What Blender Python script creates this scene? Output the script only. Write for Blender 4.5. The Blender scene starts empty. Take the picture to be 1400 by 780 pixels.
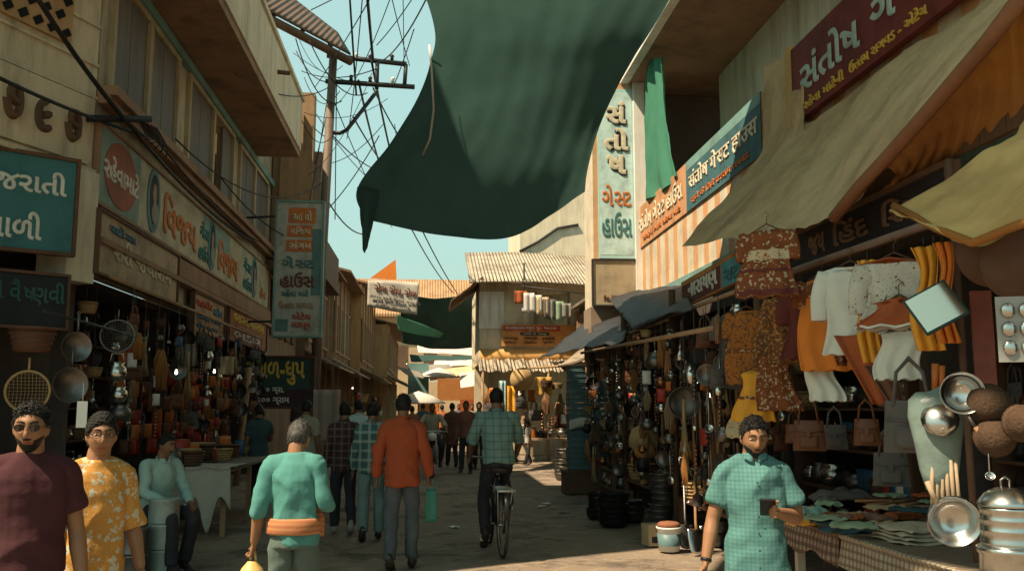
import bpy, math, random
import numpy as np
from mathutils import Vector, Matrix, Euler, noise as mnoise
R = math.radians
random.seed(7)
SC = bpy.context.scene
COL = SC.collection

# ------------------------------------------------------------------ camera, sky, sun, exposure
CAM_H, FPX, PITCH, YAW = 1.6, 1250.0, R(7.5), R(5.2)
cd = bpy.data.cameras.new('camera'); cam = bpy.data.objects.new('camera', cd); COL.objects.link(cam)
cam.location = (0, 0, CAM_H); cam.rotation_euler = (R(90) + PITCH, 0, -YAW)
cd.sensor_width = 36; cd.lens = FPX / 1400 * 36; cd.clip_end = 2000; cd.clip_start = 0.05
SC.camera = cam
SUN_EL, SUN_AZ = 55.0, 62.0          # light travels forward along the street and to the right
wd = bpy.data.worlds.new('World'); SC.world = wd; wd.use_nodes = True
nt = wd.node_tree; bg = nt.nodes['Background']
sky = nt.nodes.new('ShaderNodeTexSky'); sky.sky_type = 'NISHITA'; sky.sun_disc = False
sky.sun_elevation = R(SUN_EL); sky.sun_rotation = R(180 + SUN_AZ); sky.air_density = 1.6; sky.dust_density = 4.0; sky.ozone_density = 1.0
tint = nt.nodes.new('ShaderNodeMix'); tint.data_type = 'RGBA'; tint.blend_type = 'MULTIPLY'; tint.inputs[0].default_value = 1
tint.inputs[7].default_value = (0.94, 1.06, 0.90, 1)
nt.links.new(sky.outputs[0], tint.inputs[6])
# bright hazy horizon, deeper zenith
tc = nt.nodes.new('ShaderNodeTexCoord'); sx = nt.nodes.new('ShaderNodeSeparateXYZ'); mr = nt.nodes.new('ShaderNodeMapRange'); mr.interpolation_type = 'SMOOTHSTEP'
mr.inputs[1].default_value = 0.46; mr.inputs[2].default_value = 0.80; mr.inputs[3].default_value = 1.0; mr.inputs[4].default_value = 0.38
hz = nt.nodes.new('ShaderNodeMix'); hz.data_type = 'RGBA'; hz.blend_type = 'MULTIPLY'; hz.inputs[0].default_value = 1
nt.links.new(tc.outputs['Generated'], sx.inputs[0]); nt.links.new(sx.outputs[2], mr.inputs[0]); mint = nt.nodes.new('ShaderNodeMix'); mint.data_type = 'RGBA'; mint.inputs[0].default_value = .8; mint.inputs[7].default_value = (1.6, 2.5, 2.3, 1)   # pale milky haze over the blue
nt.links.new(tint.outputs[2], mint.inputs[6]); nt.links.new(mint.outputs[2], hz.inputs[6]); nt.links.new(mr.outputs[0], hz.inputs[7])
nt.links.new(hz.outputs[2], bg.inputs[0]); bg.inputs[1].default_value = 0.15
sd = bpy.data.lights.new('sun', 'SUN'); so = bpy.data.objects.new('sun', sd); COL.objects.link(so)
sd.energy = 5.0; sd.angle = R(0.6); sd.color = (1.0, 0.80, 0.56)
ldir = Vector((math.sin(R(SUN_AZ)) * math.cos(R(SUN_EL)), math.cos(R(SUN_AZ)) * math.cos(R(SUN_EL)), -math.sin(R(SUN_EL))))
so.rotation_euler = ldir.to_track_quat('-Z', 'Y').to_euler()
so.location = (-10, -20, 30)
vs = SC.view_settings; vs.view_transform = 'Standard'; vs.look = 'None'; vs.exposure = 0.92; vs.gamma = 1
SC.cycles.max_bounces = 6; SC.cycles.diffuse_bounces = 3; SC.cycles.transparent_max_bounces = 8
SC.cycles.use_denoising = True

# photograph pixel -> point, on a plane whose distance is known
_cp, _sp, _cy, _sy = math.cos(PITCH), math.sin(PITCH), math.cos(YAW), math.sin(YAW)
def ray(px, py):
    x, y, z = (px - 700) / FPX, 1.0, (390 - py) / FPX
    y, z = y * _cp - z * _sp, y * _sp + z * _cp
    return Vector((x * _cy + y * _sy, -x * _sy + y * _cy, z))
def atY(px, py, Y): d = ray(px, py); return d * (Y / d.y) + Vector((0, 0, CAM_H))
def atX(px, py, X): d = ray(px, py); return d * (X / d.x) + Vector((0, 0, CAM_H))
def atZ(px, py, Z=0): d = ray(px, py); return d * ((Z - CAM_H) / d.z) + Vector((0, 0, CAM_H))

# ------------------------------------------------------------------ materials
MATS = {}
def srgb(r, g, b):
    f = lambda c: (c / 255 / 12.92) if c / 255 <= .04045 else ((c / 255 + .055) / 1.055) ** 2.4
    return (f(r), f(g), f(b))
def newmat(name):
    m = bpy.data.materials.new(name); m.use_nodes = True
    return m, m.node_tree, m.node_tree.nodes['Principled BSDF']
def mixc(nt, fac, a, b, blend='MIX'):
    n = nt.nodes.new('ShaderNodeMix'); n.data_type = 'RGBA'; n.blend_type = blend
    for i, v in ((0, fac), (6, a), (7, b)):
        if isinstance(v, bpy.types.NodeSocket): nt.links.new(v, n.inputs[i])
        elif i == 0: n.inputs[0].default_value = v
        else: n.inputs[i].default_value = (*v[:3], 1)
    return n.outputs[2]
def math_(nt, op, a, b=None, c=None):
    n = nt.nodes.new('ShaderNodeMath'); n.operation = op
    for i, v in enumerate((a, b, c)):
        if v is None: continue
        if isinstance(v, bpy.types.NodeSocket): nt.links.new(v, n.inputs[i])
        else: n.inputs[i].default_value = v
    return n.outputs[0]
def ramp(nt, v, lo, hi):
    n = nt.nodes.new('ShaderNodeMapRange'); n.inputs[1].default_value = lo; n.inputs[2].default_value = hi; n.clamp = True
    nt.links.new(v, n.inputs[0]); return n.outputs[0]
def coords(nt, scale=(1, 1, 1), which='Object'):
    t = nt.nodes.new('ShaderNodeTexCoord'); mp = nt.nodes.new('ShaderNodeMapping'); mp.inputs[3].default_value = scale
    nt.links.new(t.outputs[which], mp.inputs[0]); return mp.outputs[0]
def noise_(nt, vec, scale, detail=5, rough=.6):
    n = nt.nodes.new('ShaderNodeTexNoise'); n.inputs['Scale'].default_value = scale; n.inputs['Detail'].default_value = detail
    n.inputs['Roughness'].default_value = rough; nt.links.new(vec, n.inputs['Vector']); return n.outputs[0]
def bump_(nt, bsdf, h, strength, dist=.01):
    b = nt.nodes.new('ShaderNodeBump'); b.inputs['Strength'].default_value = strength; b.inputs['Distance'].default_value = dist
    nt.links.new(h, b.inputs['Height']); nt.links.new(b.outputs[0], bsdf.inputs['Normal'])
def mat(name, c, rough=.8, var=.25, scale=6, metal=0., dirt=None, dirt_amt=.5, dirt_scale=1.2, bump=.25, bump_scale=40, streak=False, spec=.3, trans=0.):
    """plain procedural surface: fine tone variation, larger stains in `dirt`, fine bump"""
    if name in MATS: return MATS[name]
    m, nt, b = newmat(name)
    v = coords(nt)
    n1 = noise_(nt, v, scale, 6, .65)
    col = mixc(nt, n1, [x * (1 - var) for x in c], [min(1, x * (1 + var)) for x in c])
    if dirt is not None:
        vv = coords(nt, (1, 1, .18) if streak else (1, 1, 1))
        n2 = noise_(nt, vv, dirt_scale * (3 if streak else 1), 7, .7)
        col = mixc(nt, math_(nt, 'MULTIPLY', ramp(nt, n2, .45, .72), dirt_amt), col, dirt)
    nt.links.new(col, b.inputs['Base Color'])
    b.inputs['Roughness'].default_value = rough; b.inputs['Metallic'].default_value = metal
    b.inputs['Specular IOR Level'].default_value = spec
    if bump: bump_(nt, b, noise_(nt, v, bump_scale, 4, .6), bump, .01)
    if trans:
        t = nt.nodes.new('ShaderNodeBsdfTranslucent'); nt.links.new(col, t.inputs[0]); mx = nt.nodes.new('ShaderNodeMixShader'); mx.inputs[0].default_value = trans
        nt.links.new(b.outputs[0], mx.inputs[1]); nt.links.new(t.outputs[0], mx.inputs[2]); nt.links.new(mx.outputs[0], nt.nodes['Material Output'].inputs[0])
    MATS[name] = m; return m
def stripes(name, cols, axis, period, duty=.5, rough=.85, rnd=.2, wob=0, **kw):
    """bands along an object axis, e.g. painted wall stripes"""
    if name in MATS: return MATS[name]
    m, nt, b = newmat(name); v = coords(nt)
    s = nt.nodes.new('ShaderNodeSeparateXYZ'); nt.links.new(v, s.inputs[0])
    a = s.outputs[axis]
    if wob: a = math_(nt, 'ADD', a, math_(nt, 'MULTIPLY', noise_(nt, v, 2), wob))
    f = math_(nt, 'FRACT', math_(nt, 'DIVIDE', a, period))
    f = math_(nt, 'LESS_THAN', f, duty)
    col = mixc(nt, f, cols[0], cols[1])
    n = noise_(nt, v, 2.2, 8, .7)
    col = mixc(nt, math_(nt, 'MULTIPLY', ramp(nt, n, .35, .75), .55), col, kw.get('dirt', (.12, .10, .08)))
    nt.links.new(col, b.inputs['Base Color']); b.inputs['Roughness'].default_value = rough
    bump_(nt, b, noise_(nt, v, 30), .25)
    MATS[name] = m; return m
def plaid(name, base, line, period=.07, width=.12, line2=None, axes=(0, 2), rough=.9):
    if name in MATS: return MATS[name]
    m, nt, b = newmat(name); v = coords(nt)
    s = nt.nodes.new('ShaderNodeSeparateXYZ'); nt.links.new(v, s.inputs[0])
    col = mixc(nt, noise_(nt, v, 9), [x * .8 for x in base], [x * 1.2 for x in base])
    for k, ax in enumerate(axes):
        f = math_(nt, 'FRACT', math_(nt, 'DIVIDE', math_(nt, 'ADD', s.outputs[ax], 5.0), period))
        f = math_(nt, 'LESS_THAN', f, width)
        col = mixc(nt, math_(nt, 'MULTIPLY', f, .62), col, line if k == 0 or line2 is None else line2)
    nt.links.new(col, b.inputs['Base Color']); b.inputs['Roughness'].default_value = rough; b.inputs['Specular IOR Level'].default_value = .15
    bump_(nt, b, noise_(nt, v, 25), .35)
    MATS[name] = m; return m
def printed(name, base, spot, spot2, scale=14, thr=.33, rough=.9):
    """flower-like printed cloth: voronoi blobs of a second colour"""
    if name in MATS: return MATS[name]
    m, nt, b = newmat(name); v = coords(nt)
    vo = nt.nodes.new('ShaderNodeTexVoronoi'); vo.inputs['Scale'].default_value = scale
    wv = nt.nodes.new('ShaderNodeMix'); wv.data_type = 'VECTOR'; wv.inputs[0].default_value = .07
    nz = nt.nodes.new('ShaderNodeTexNoise'); nz.inputs['Scale'].default_value = 34; nt.links.new(v, nz.inputs['Vector'])
    nt.links.new(v, wv.inputs[4]); nt.links.new(nz.outputs[1], wv.inputs[5]); nt.links.new(wv.outputs[1], vo.inputs['Vector'])
    f = math_(nt, 'LESS_THAN', vo.outputs[0], thr); g = math_(nt, 'LESS_THAN', vo.outputs[0], thr * .35)
    col = mixc(nt, noise_(nt, v, 7), [x * .7 for x in base], [min(1, x * 1.25) for x in base])
    vo2 = nt.nodes.new('ShaderNodeTexVoronoi'); vo2.inputs['Scale'].default_value = scale * 3.1; nt.links.new(v, vo2.inputs['Vector'])
    col = mixc(nt, math_(nt, 'LESS_THAN', vo2.outputs[0], .22), col, spot2)
    col = mixc(nt, f, col, spot); col = mixc(nt, g, col, spot2)
    nt.links.new(col, b.inputs['Base Color']); b.inputs['Roughness'].default_value = rough; b.inputs['Specular IOR Level'].default_value = .1
    bump_(nt, b, noise_(nt, v, 30), .3)
    MATS[name] = m; return m

# ------------------------------------------------------------------ mesh builder
class MB:
    def __init__(s): s.v = []; s.f = []; s.mi = []; s.sm = []
    def add(s, vs, fs, mi=0, smooth=False, M=None):
        o = len(s.v)
        s.v += [tuple(M @ Vector(p)) if M is not None else tuple(p) for p in vs]
        s.f += [tuple(i + o for i in f) for f in fs]; s.mi += [mi] * len(fs); s.sm += [smooth] * len(fs)
        return s
    def box(s, c, d, rot=(0, 0, 0), mi=0, taper=1.0):
        M = Matrix.Translation(c) @ Euler(rot).to_matrix().to_4x4()
        x, y, z = d[0] / 2, d[1] / 2, d[2] / 2; t = taper
        vs = [(-x, -y, -z), (x, -y, -z), (x, y, -z), (-x, y, -z), (-x * t, -y * t, z), (x * t, -y * t, z), (x * t, y * t, z), (-x * t, y * t, z)]
        return s.add(vs, [(0, 3, 2, 1), (4, 5, 6, 7), (0, 1, 5, 4), (1, 2, 6, 5), (2, 3, 7, 6), (3, 0, 4, 7)], mi, False, M)
    def box2(s, a, b, mi=0):
        return s.box([(a[i] + b[i]) / 2 for i in range(3)], [abs(a[i] - b[i]) for i in range(3)], mi=mi)
    def tube(s, pts, r, n=8, mi=0, cap=True, closed=False):
        pts = [Vector(p) for p in pts]; k = len(pts)
        rs = r if isinstance(r, (list, tuple)) else [r] * k
        vs = []; prev = None
        for i, p in enumerate(pts):
            a = pts[(i - 1) % k] if closed or i > 0 else p; b = pts[(i + 1) % k] if closed or i < k - 1 else p
            t = (b - a).normalized()
            if prev is None:
                u = t.cross(Vector((0, 0, 1)));
                if u.length < .05: u = t.cross(Vector((0, 1, 0)))
            else: u = prev - t * prev.dot(t)
            u.normalize(); prev = u; w = t.cross(u)
            for j in range(n):
                th = 2 * math.pi * j / n; vs.append(p + (u * math.cos(th) + w * math.sin(th)) * rs[i])
        fs = []
        for i in range(k if closed else k - 1):
            for j in range(n):
                a = i * n; b = ((i + 1) % k) * n
                fs.append((a + j, a + (j + 1) % n, b + (j + 1) % n, b + j))
        if cap and not closed: fs.append(tuple(range(n - 1, -1, -1))); fs.append(tuple((k - 1) * n + j for j in range(n)))
        return s.add(vs, fs, mi, True)
    def lathe(s, prof, n=20, M=None, mi=0, smooth=True):
        """prof: list of (radius, z); r=0 ends close the surface"""
        vs = []; idx = []
        for r, z in prof:
            if r < 1e-6: idx.append([len(vs)]); vs.append((0, 0, z))
            else:
                idx.append(list(range(len(vs), len(vs) + n)))
                for j in range(n): th = 2 * math.pi * j / n; vs.append((r * math.cos(th), r * math.sin(th), z))
        fs = []
        for a, b in zip(idx[:-1], idx[1:]):
            for j in range(n):
                q = (j + 1) % n
                if len(a) == 1 and len(b) == 1: continue
                if len(a) == 1: fs.append((a[0], b[q], b[j]))
                elif len(b) == 1: fs.append((a[j], a[q], b[0]))
                else: fs.append((a[j], a[q], b[q], b[j]))
        return s.add(vs, fs, mi, smooth, M)
    def grid(s, fn, nu, nv, mi=0, smooth=True, thick=0.):
        vs = [Vector(fn(u / nu, v / nv)) for v in range(nv + 1) for u in range(nu + 1)]; W = nu + 1
        fs = [(v * W + u, v * W + u + 1, (v + 1) * W + u + 1, (v + 1) * W + u) for v in range(nv) for u in range(nu)]
        if thick:
            nr = [Vector((0, 0, 0)) for _ in vs]
            for f in fs:
                n = (vs[f[2]] - vs[f[0]]).cross(vs[f[3]] - vs[f[1]])
                for i in f: nr[i] += n
            N = len(vs); vs = vs + [p - (n.normalized() if n.length > 1e-9 else Vector((0, 0, 1))) * thick for p, n in zip(vs, nr)]
            fs2 = [tuple(i + N for i in reversed(f)) for f in fs]
            ed = [v * W for v in range(nv + 1)]
            rim = [u for u in range(nu + 1)] + [v * W + nu for v in range(1, nv + 1)] + [nv * W + u for u in range(nu - 1, -1, -1)] + [v * W for v in range(nv - 1, 0, -1)]
            fs2 += [(rim[i], rim[i] + N, rim[(i + 1) % len(rim)] + N, rim[(i + 1) % len(rim)]) for i in range(len(rim))]
            fs = fs + fs2
        return s.add(vs, fs, mi, smooth)
    def prism(s, poly, ax, lo, hi, mi=0):
        """2-D polygon (list of pairs) extruded along axis ax"""
        def P(a, h):
            q = list(a); q.insert(ax, h); return q
        n = len(poly); vs = [P(p, lo) for p in poly] + [P(p, hi) for p in poly]
        fs = [tuple(range(n - 1, -1, -1)), tuple(range(n, 2 * n))] + [(i, (i + 1) % n, n + (i + 1) % n, n + i) for i in range(n)]
        return s.add(vs, fs, mi)
    def sphere(s, c, r, n=14, mi=0, sc=(1, 1, 1), rot=(0, 0, 0)):
        k = n // 2; prof = [(math.sin(math.pi * i / k) if 0 < i < k else 0, -math.cos(math.pi * i / k)) for i in range(k + 1)]
        M = Matrix.Translation(c) @ Euler(rot).to_matrix().to_4x4() @ Matrix.Diagonal((r * sc[0], r * sc[1], r * sc[2], 1))
        return s.lathe(prof, n, M, mi)
    def mesh(s, name, mats):
        me = bpy.data.meshes.new(name); me.from_pydata(s.v, [], s.f)
        for m in (mats if isinstance(mats, (list, tuple)) else [mats]): me.materials.append(m)
        me.polygons.foreach_set('material_index', s.mi); me.polygons.foreach_set('use_smooth', s.sm); me.update()
        return me
    def build(s, name, mats, parent=None, recalc=True):
        me = s.mesh(name, mats)
        if recalc:
            import bmesh
            bm = bmesh.new(); bm.from_mesh(me); bmesh.ops.recalc_face_normals(bm, faces=bm.faces); bm.to_mesh(me); bm.free()
        return link(name, me, parent)
def link(name, data, parent=None):
    o = bpy.data.objects.new(name, data); COL.objects.link(o)
    if parent is not None: o.parent = parent
    return o
def tag(o, label=None, cat=None, group=None, kind=None):
    if label: o['label'] = label
    if cat: o['category'] = cat
    if group: o['group'] = group
    if kind: o['kind'] = kind
    return o
def thing(name, label, cat, loc=(0, 0, 0), rotz=0, group=None):
    o = link(name, None); o.location = loc; o.rotation_euler = (0, 0, rotz); o.empty_display_size = .1
    return tag(o, label, cat, group)
def copy_tree(o, parent=None):
    c = o.copy(); COL.objects.link(c)
    if parent is not None: c.parent = parent
    for ch in list(o.children): copy_tree(ch, c)
    return c
def dup(o, loc, rot=None, label=None, group=None, scale=None):
    c = copy_tree(o); c.location = loc
    if rot is not None: c.rotation_euler = rot
    if label: c['label'] = label
    if group: c['group'] = group
    if scale is not None: c.scale = (scale,) * 3 if not isinstance(scale, (tuple, list)) else scale
    return c
def remesh(mb, voxel, smooth_iter=2):
    me = mb.mesh('tmp', []); o = bpy.data.objects.new('tmp', me); COL.objects.link(o)
    md = o.modifiers.new('r', 'REMESH'); md.mode = 'VOXEL'; md.voxel_size = voxel; md.use_smooth_shade = True
    if smooth_iter:
        s = o.modifiers.new('s', 'SMOOTH'); s.iterations = smooth_iter; s.factor = .5
    dg = bpy.context.evaluated_depsgraph_get(); out = bpy.data.meshes.new_from_object(o.evaluated_get(dg))
    bpy.data.objects.remove(o); bpy.data.meshes.remove(me)
    return out

# ------------------------------------------------------------------ lettering
def glyphs(body, thick=0.012):
    c = bpy.data.curves.new('tmp', 'FONT'); c.body = body; c.size = 1; c.bevel_depth = thick; c.bevel_resolution = 0; c.resolution_u = 4
    o = bpy.data.objects.new('tmp', c); COL.objects.link(o)
    dg = bpy.context.evaluated_depsgraph_get(); me = bpy.data.meshes.new_from_object(o.evaluated_get(dg))
    bpy.data.objects.remove(o); bpy.data.curves.remove(c)
    return me
_half = {}
def text_geo(body, thick=.012):
    """vertices and faces of a line of writing; '~' after a letter drops its upright stroke (the joined half letter)"""
    import bmesh
    V, F, x = [], [], 0.
    pieces = []; cur = ''
    for i, ch in enumerate(body):
        if ch == '~':
            if cur[:-1]: pieces.append((cur[:-1], False))
            pieces.append((cur[-1], True)); cur = ''
        else: cur += ch
    if cur: pieces.append((cur, False))
    for t, half in pieces:
        me = glyphs(t, thick); bm = bmesh.new(); bm.from_mesh(me); bpy.data.meshes.remove(me)
        if not bm.verts: bm.free(); x += .3; continue
        x0 = min(v.co.x for v in bm.verts); x1 = max(v.co.x for v in bm.verts)
        if half:
            cut = x1 - .16 * (1 if (x1 - x0) > .3 else .6)
            bmesh.ops.bisect_plane(bm, geom=bm.verts[:] + bm.edges[:] + bm.faces[:], plane_co=(cut, 0, 0), plane_no=(1, 0, 0), clear_outer=True); x1 = cut
        bm.verts.index_update(); o = len(V)
        V += [(v.co.x - x0 + x, v.co.y, v.co.z) for v in bm.verts]; F += [tuple(o + v.index for v in f.verts) for f in bm.faces]
        x += x1 - x0 + (.0 if half else .05); bm.free()
    return V, F
def writing(lines, parent, m, origin, xdir, zdir, name='lettering', thick=.028, depth=.35):
    """lines: (text, x, z, width, height) in the sign's own plane; lettering stands slightly proud. One mesh."""
    xd = Vector(xdir).normalized(); zd = Vector(zdir).normalized(); nd = xd.cross(zd); O = Vector(origin); mb = MB()
    for (t, x, z, w, h) in lines:
        V, F = text_geo(t, thick)
        if not V: continue
        xs = [v[0] for v in V]; ys = [v[1] for v in V]; x0, x1, y0, y1 = min(xs), max(xs), min(ys), max(ys)
        sx = w / (x1 - x0); sy = h / (y1 - y0)
        mb.add([O + xd * (x + (a - x0) * sx) + zd * (z + (b - y0) * sy) + nd * (c * depth) for a, b, c in V], F)
    return mb.build(name, m, parent, recalc=False)
# ------------------------------------------------------------------ palette
cream = mat('cream_plaster', (.60, .51, .36), .9, .2, 3, dirt=(.16, .13, .09), dirt_amt=.75, dirt_scale=.9, streak=True)
cream2 = mat('pale_plaster', (.64, .58, .44), .9, .18, 3, dirt=(.24, .2, .14), dirt_amt=.6, dirt_scale=1.1, streak=True)
green_pl = mat('pale_green_plaster', (.50, .55, .46), .9, .18, 2.5, dirt=(.14, .14, .11), dirt_amt=.6, dirt_scale=.8, streak=True)
ochre = mat('ochre_plaster', (.44, .27, .13), .9, .22, 3, dirt=(.14, .09, .06), dirt_amt=.6, streak=True)
brown_wood = mat('brown_wood', (.12, .07, .04), .75, .35, 5, dirt=(.04, .03, .025), dirt_amt=.6, streak=True)
grey_wood = mat('grey_wood', (.20, .17, .14), .85, .3, 6, dirt=(.07, .05, .04), dirt_amt=.6, streak=True)
tan_wood = mat('tan_wood', (.34, .22, .12), .8, .3, 5, dirt=(.1, .06, .04), dirt_amt=.5, streak=True)
grey_paint = mat('grey_shutter_paint', (.135, .125, .11), .7, .2, 4, dirt=(.06, .05, .04), dirt_amt=.6, streak=True)
teal_paint = mat('teal_paint', (.16, .30, .28), .7, .2, 4, dirt=(.1, .09, .07), dirt_amt=.6)
rust = mat('rusty_iron', (.14, .075, .045), .8, .4, 9, dirt=(.05, .035, .03), dirt_amt=.7, metal=.2)
iron = mat('dark_iron', (.05, .05, .052), .55, .3, 12, metal=.6)
cable_m = mat('black_cable', (.015, .015, .017), .6, .1, 5, bump=0)
dark_in = mat('dark_interior', (.075, .06, .052), .95, .4, 3, dirt=(.015, .014, .014), dirt_amt=.7)  # dark brown with near-black mottling
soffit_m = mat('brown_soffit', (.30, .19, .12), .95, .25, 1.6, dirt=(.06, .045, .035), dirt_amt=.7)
concrete = mat('weathered_concrete', (.30, .27, .22), .95, .2, 3, dirt=(.09, .08, .07), dirt_amt=.8, streak=True)
maroon = mat('maroon_paint', (.11, .035, .035), .7, .2, 3)
white_p = mat('white_paint', (.72, .70, .64), .8, .1, 4, dirt=(.3, .26, .2), dirt_amt=.5, streak=True)
wallstripe = stripes('striped_wall_paint', [(.60, .53, .40), (.58, .30, .13)], 1, .62, .42, wob=.02)
wallstripe_x = stripes('striped_pillar_paint', [(.66, .58, .44), (.60, .34, .17)], 0, .5, .5, wob=.02)
def corrug(name, c, axis, period, rough=.6, metal=.3, dirt=(.12, .07, .04)):
    if name in MATS: return MATS[name]
    m = mat(name, c, rough, .25, 4, metal, dirt, .8, 1.3, bump=0)
    nt = m.node_tree; b = nt.nodes['Principled BSDF']; v = coords(nt)
    s = nt.nodes.new('ShaderNodeSeparateXYZ'); nt.links.new(v, s.inputs[0])
    bump_(nt, b, math_(nt, 'SINE', math_(nt, 'MULTIPLY', s.outputs[axis], 2 * math.pi / period)), .9, .03)
    return m
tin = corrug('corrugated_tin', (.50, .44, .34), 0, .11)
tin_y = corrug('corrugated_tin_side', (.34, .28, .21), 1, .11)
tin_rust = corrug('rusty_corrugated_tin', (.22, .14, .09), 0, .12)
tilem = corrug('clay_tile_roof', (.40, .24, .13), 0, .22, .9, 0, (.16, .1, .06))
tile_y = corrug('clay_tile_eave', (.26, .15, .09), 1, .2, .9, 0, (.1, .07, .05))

# ------------------------------------------------------------------ street
def ground_mat():
    m, nt, b = newmat('dusty_asphalt'); v = coords(nt)
    c = mixc(nt, noise_(nt, v, .5, 8, .65), (.135, .115, .10), (.35, .27, .195))
    c = mixc(nt, math_(nt, 'MULTIPLY', ramp(nt, noise_(nt, v, 3.2, 8, .75), .5, .68), .6), c, (.44, .33, .21))
    c = mixc(nt, math_(nt, 'MULTIPLY', ramp(nt, noise_(nt, v, .9, 8, .7), .53, .60), .7), c, (.085, .07, .056))
    c = mixc(nt, math_(nt, 'MULTIPLY', ramp(nt, noise_(nt, v, 26, 3, .6), .62, .7), .6), c, (.26, .23, .18))
    nt.links.new(c, b.inputs['Base Color']); b.inputs['Roughness'].default_value = .88; b.inputs['Specular IOR Level'].default_value = .25
    vo = nt.nodes.new('ShaderNodeTexVoronoi'); vo.feature = 'DISTANCE_TO_EDGE'; vo.inputs['Scale'].default_value = .55
    wv = nt.nodes.new('ShaderNodeMix'); wv.data_type = 'VECTOR'; wv.inputs[0].default_value = .5; n3 = nt.nodes.new('ShaderNodeTexNoise'); n3.inputs['Scale'].default_value = 1.6; n3.inputs['Detail'].default_value = 6
    nt.links.new(v, n3.inputs['Vector']); nt.links.new(v, wv.inputs[4]); nt.links.new(n3.outputs[1], wv.inputs[5]); nt.links.new(wv.outputs[1], vo.inputs['Vector'])
    crack = math_(nt, 'LESS_THAN', vo.outputs[0], .012); c = mixc(nt, math_(nt, 'MULTIPLY', crack, .3), c, (.03, .027, .024)); nt.links.new(c, b.inputs['Base Color'])
    h = math_(nt, 'ADD', noise_(nt, v, 60, 5, .7), math_(nt, 'MULTIPLY', noise_(nt, v, 6, 4, .6), 1.5))
    bump_(nt, b, h, .7, .02); return m
g = MB()
def gz(u, v):
    x = -9 + 18 * u; y = -6 + 90 * v
    return (x, y, .02 * mnoise.noise((x * .5, y * .4, 0)) - .015)
g.grid(gz, 60, 200)
tag(g.build('street', ground_mat()), kind='structure')
g = MB(); g.grid(lambda u, v: (-300 + 600 * u, -200 + 700 * v, -.06), 4, 4)
tag(g.build('ground', MATS.get('x') or mat('bare_earth', (.2, .16, .11), .95, .3, .3)), kind='structure')
# trodden strip of dust by the right-hand stalls, and loose litter
def shell_rooms(par, x0, x1, y0, y1, z0, z1, ny, name='shop_room'):
    """dark rooms behind an open shopfront: back wall, ceiling, floor slab, cross walls"""
    mb = MB(); mb.box2((x1, y0, z0), (x1 + (.12 if x1 > x0 else -.12), y1, z1)); mb.box2((x0, y0, z1), (x1, y1, z1 + .1)); mb.box2((x0, y0, z0), (x1, y1, z0 + .11))
    for i in range(ny + 1):
        y = y0 + (y1 - y0) * i / ny; mb.box2((x0, y - .08, z0 + .113), (x1, y + .08, z1 - .003))
    return mb.build(name, dark_in, par)

# ------------------------------------------------------------------ LEFT: chamfered corner house with the number panel
C1 = thing('corner_house', 'cream plastered corner house with relief numbers and pierced brick grille, at the left edge', 'house', (-4, 10.95, 0), R(-23.5))
# local frame: +Y runs along its face away from us, +X towards the street
def L1(parent, name, m, *boxes):
    mb = MB()
    for a, b in boxes: mb.box2(a, b)
    return mb.build(name, m, parent)
L1(C1, 'wall', cream, ((-.4, -2.6, 4.32), (0, 0, 12.5)))
mb = MB(); mb.box2((-8, -4.42, 0), (-1.05, -2.45, 17)); o = mb.build('added_shade_wing', cream, C1); o.rotation_euler = (0, 0, R(23.5)); o.location = (0, 0, 0)  # unseen wing, added and sized to keep sun off the street beyond
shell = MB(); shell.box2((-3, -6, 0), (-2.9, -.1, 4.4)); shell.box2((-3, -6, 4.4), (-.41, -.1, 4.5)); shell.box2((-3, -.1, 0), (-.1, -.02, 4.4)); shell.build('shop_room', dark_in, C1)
L1(C1, 'pilaster', cream2, ((-.3, -.42, 3.0), (.13, .0, 4.3)))
post = L1(C1, 'wooden_post', brown_wood, ((-.05, -1.75, 0), (.1, -1.58, 3.3)))
mb = MB()
for z in (5.22, 5.62, 6.1, 6.6, 7.2): mb.box2((0.002, -2.6, z), (.03, 0, z + .03))
for y in (-.06, -.55, -1.05): mb.box2((.003, y - .02, 4.44), (.028, y + .02, 5.215))
mb.box2((0.002, -2.6, 4.3), (.06, .02, 4.36)); mb.build('moulding', cream, C1)
gr = MB(); hol = MB()
gr.box2((.004, -2.5, 5.72), (.05, -.47, 7.05))
for i in range(6):
    for j in range(9):
        y = -.56 - j * .2 - (.1 if i % 2 else 0); z = 5.82 + i * .19
        if y > -2.42: hol.box((.0505, y, z), (.03, .12, .085), rot=(R(38), 0, 0))
grl = gr.build('pierced_grille', ochre, C1); hol.build('painted_grille_hole', mat('painted_hole_black', (.01, .01, .01), 1, .1, 3, bump=0), grl)  # black blocks on a solid panel; colour stands in for shade in holes
pn = MB(); pn.box2((.003, -2.5, 4.40), (.05, -.10, 5.20)); pnl = pn.build('number_panel', cream, C1)
writing([('૭', .0, .05, .24, .40), ('૯', .42, .03, .22, .40), ('૭', .84, .03, .22, .40)], pnl, brown_wood, (.052, -1.34, 4.56), (0, 1, 0), (0, 0, 1), 'relief_number', .04, 1.6)

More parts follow.
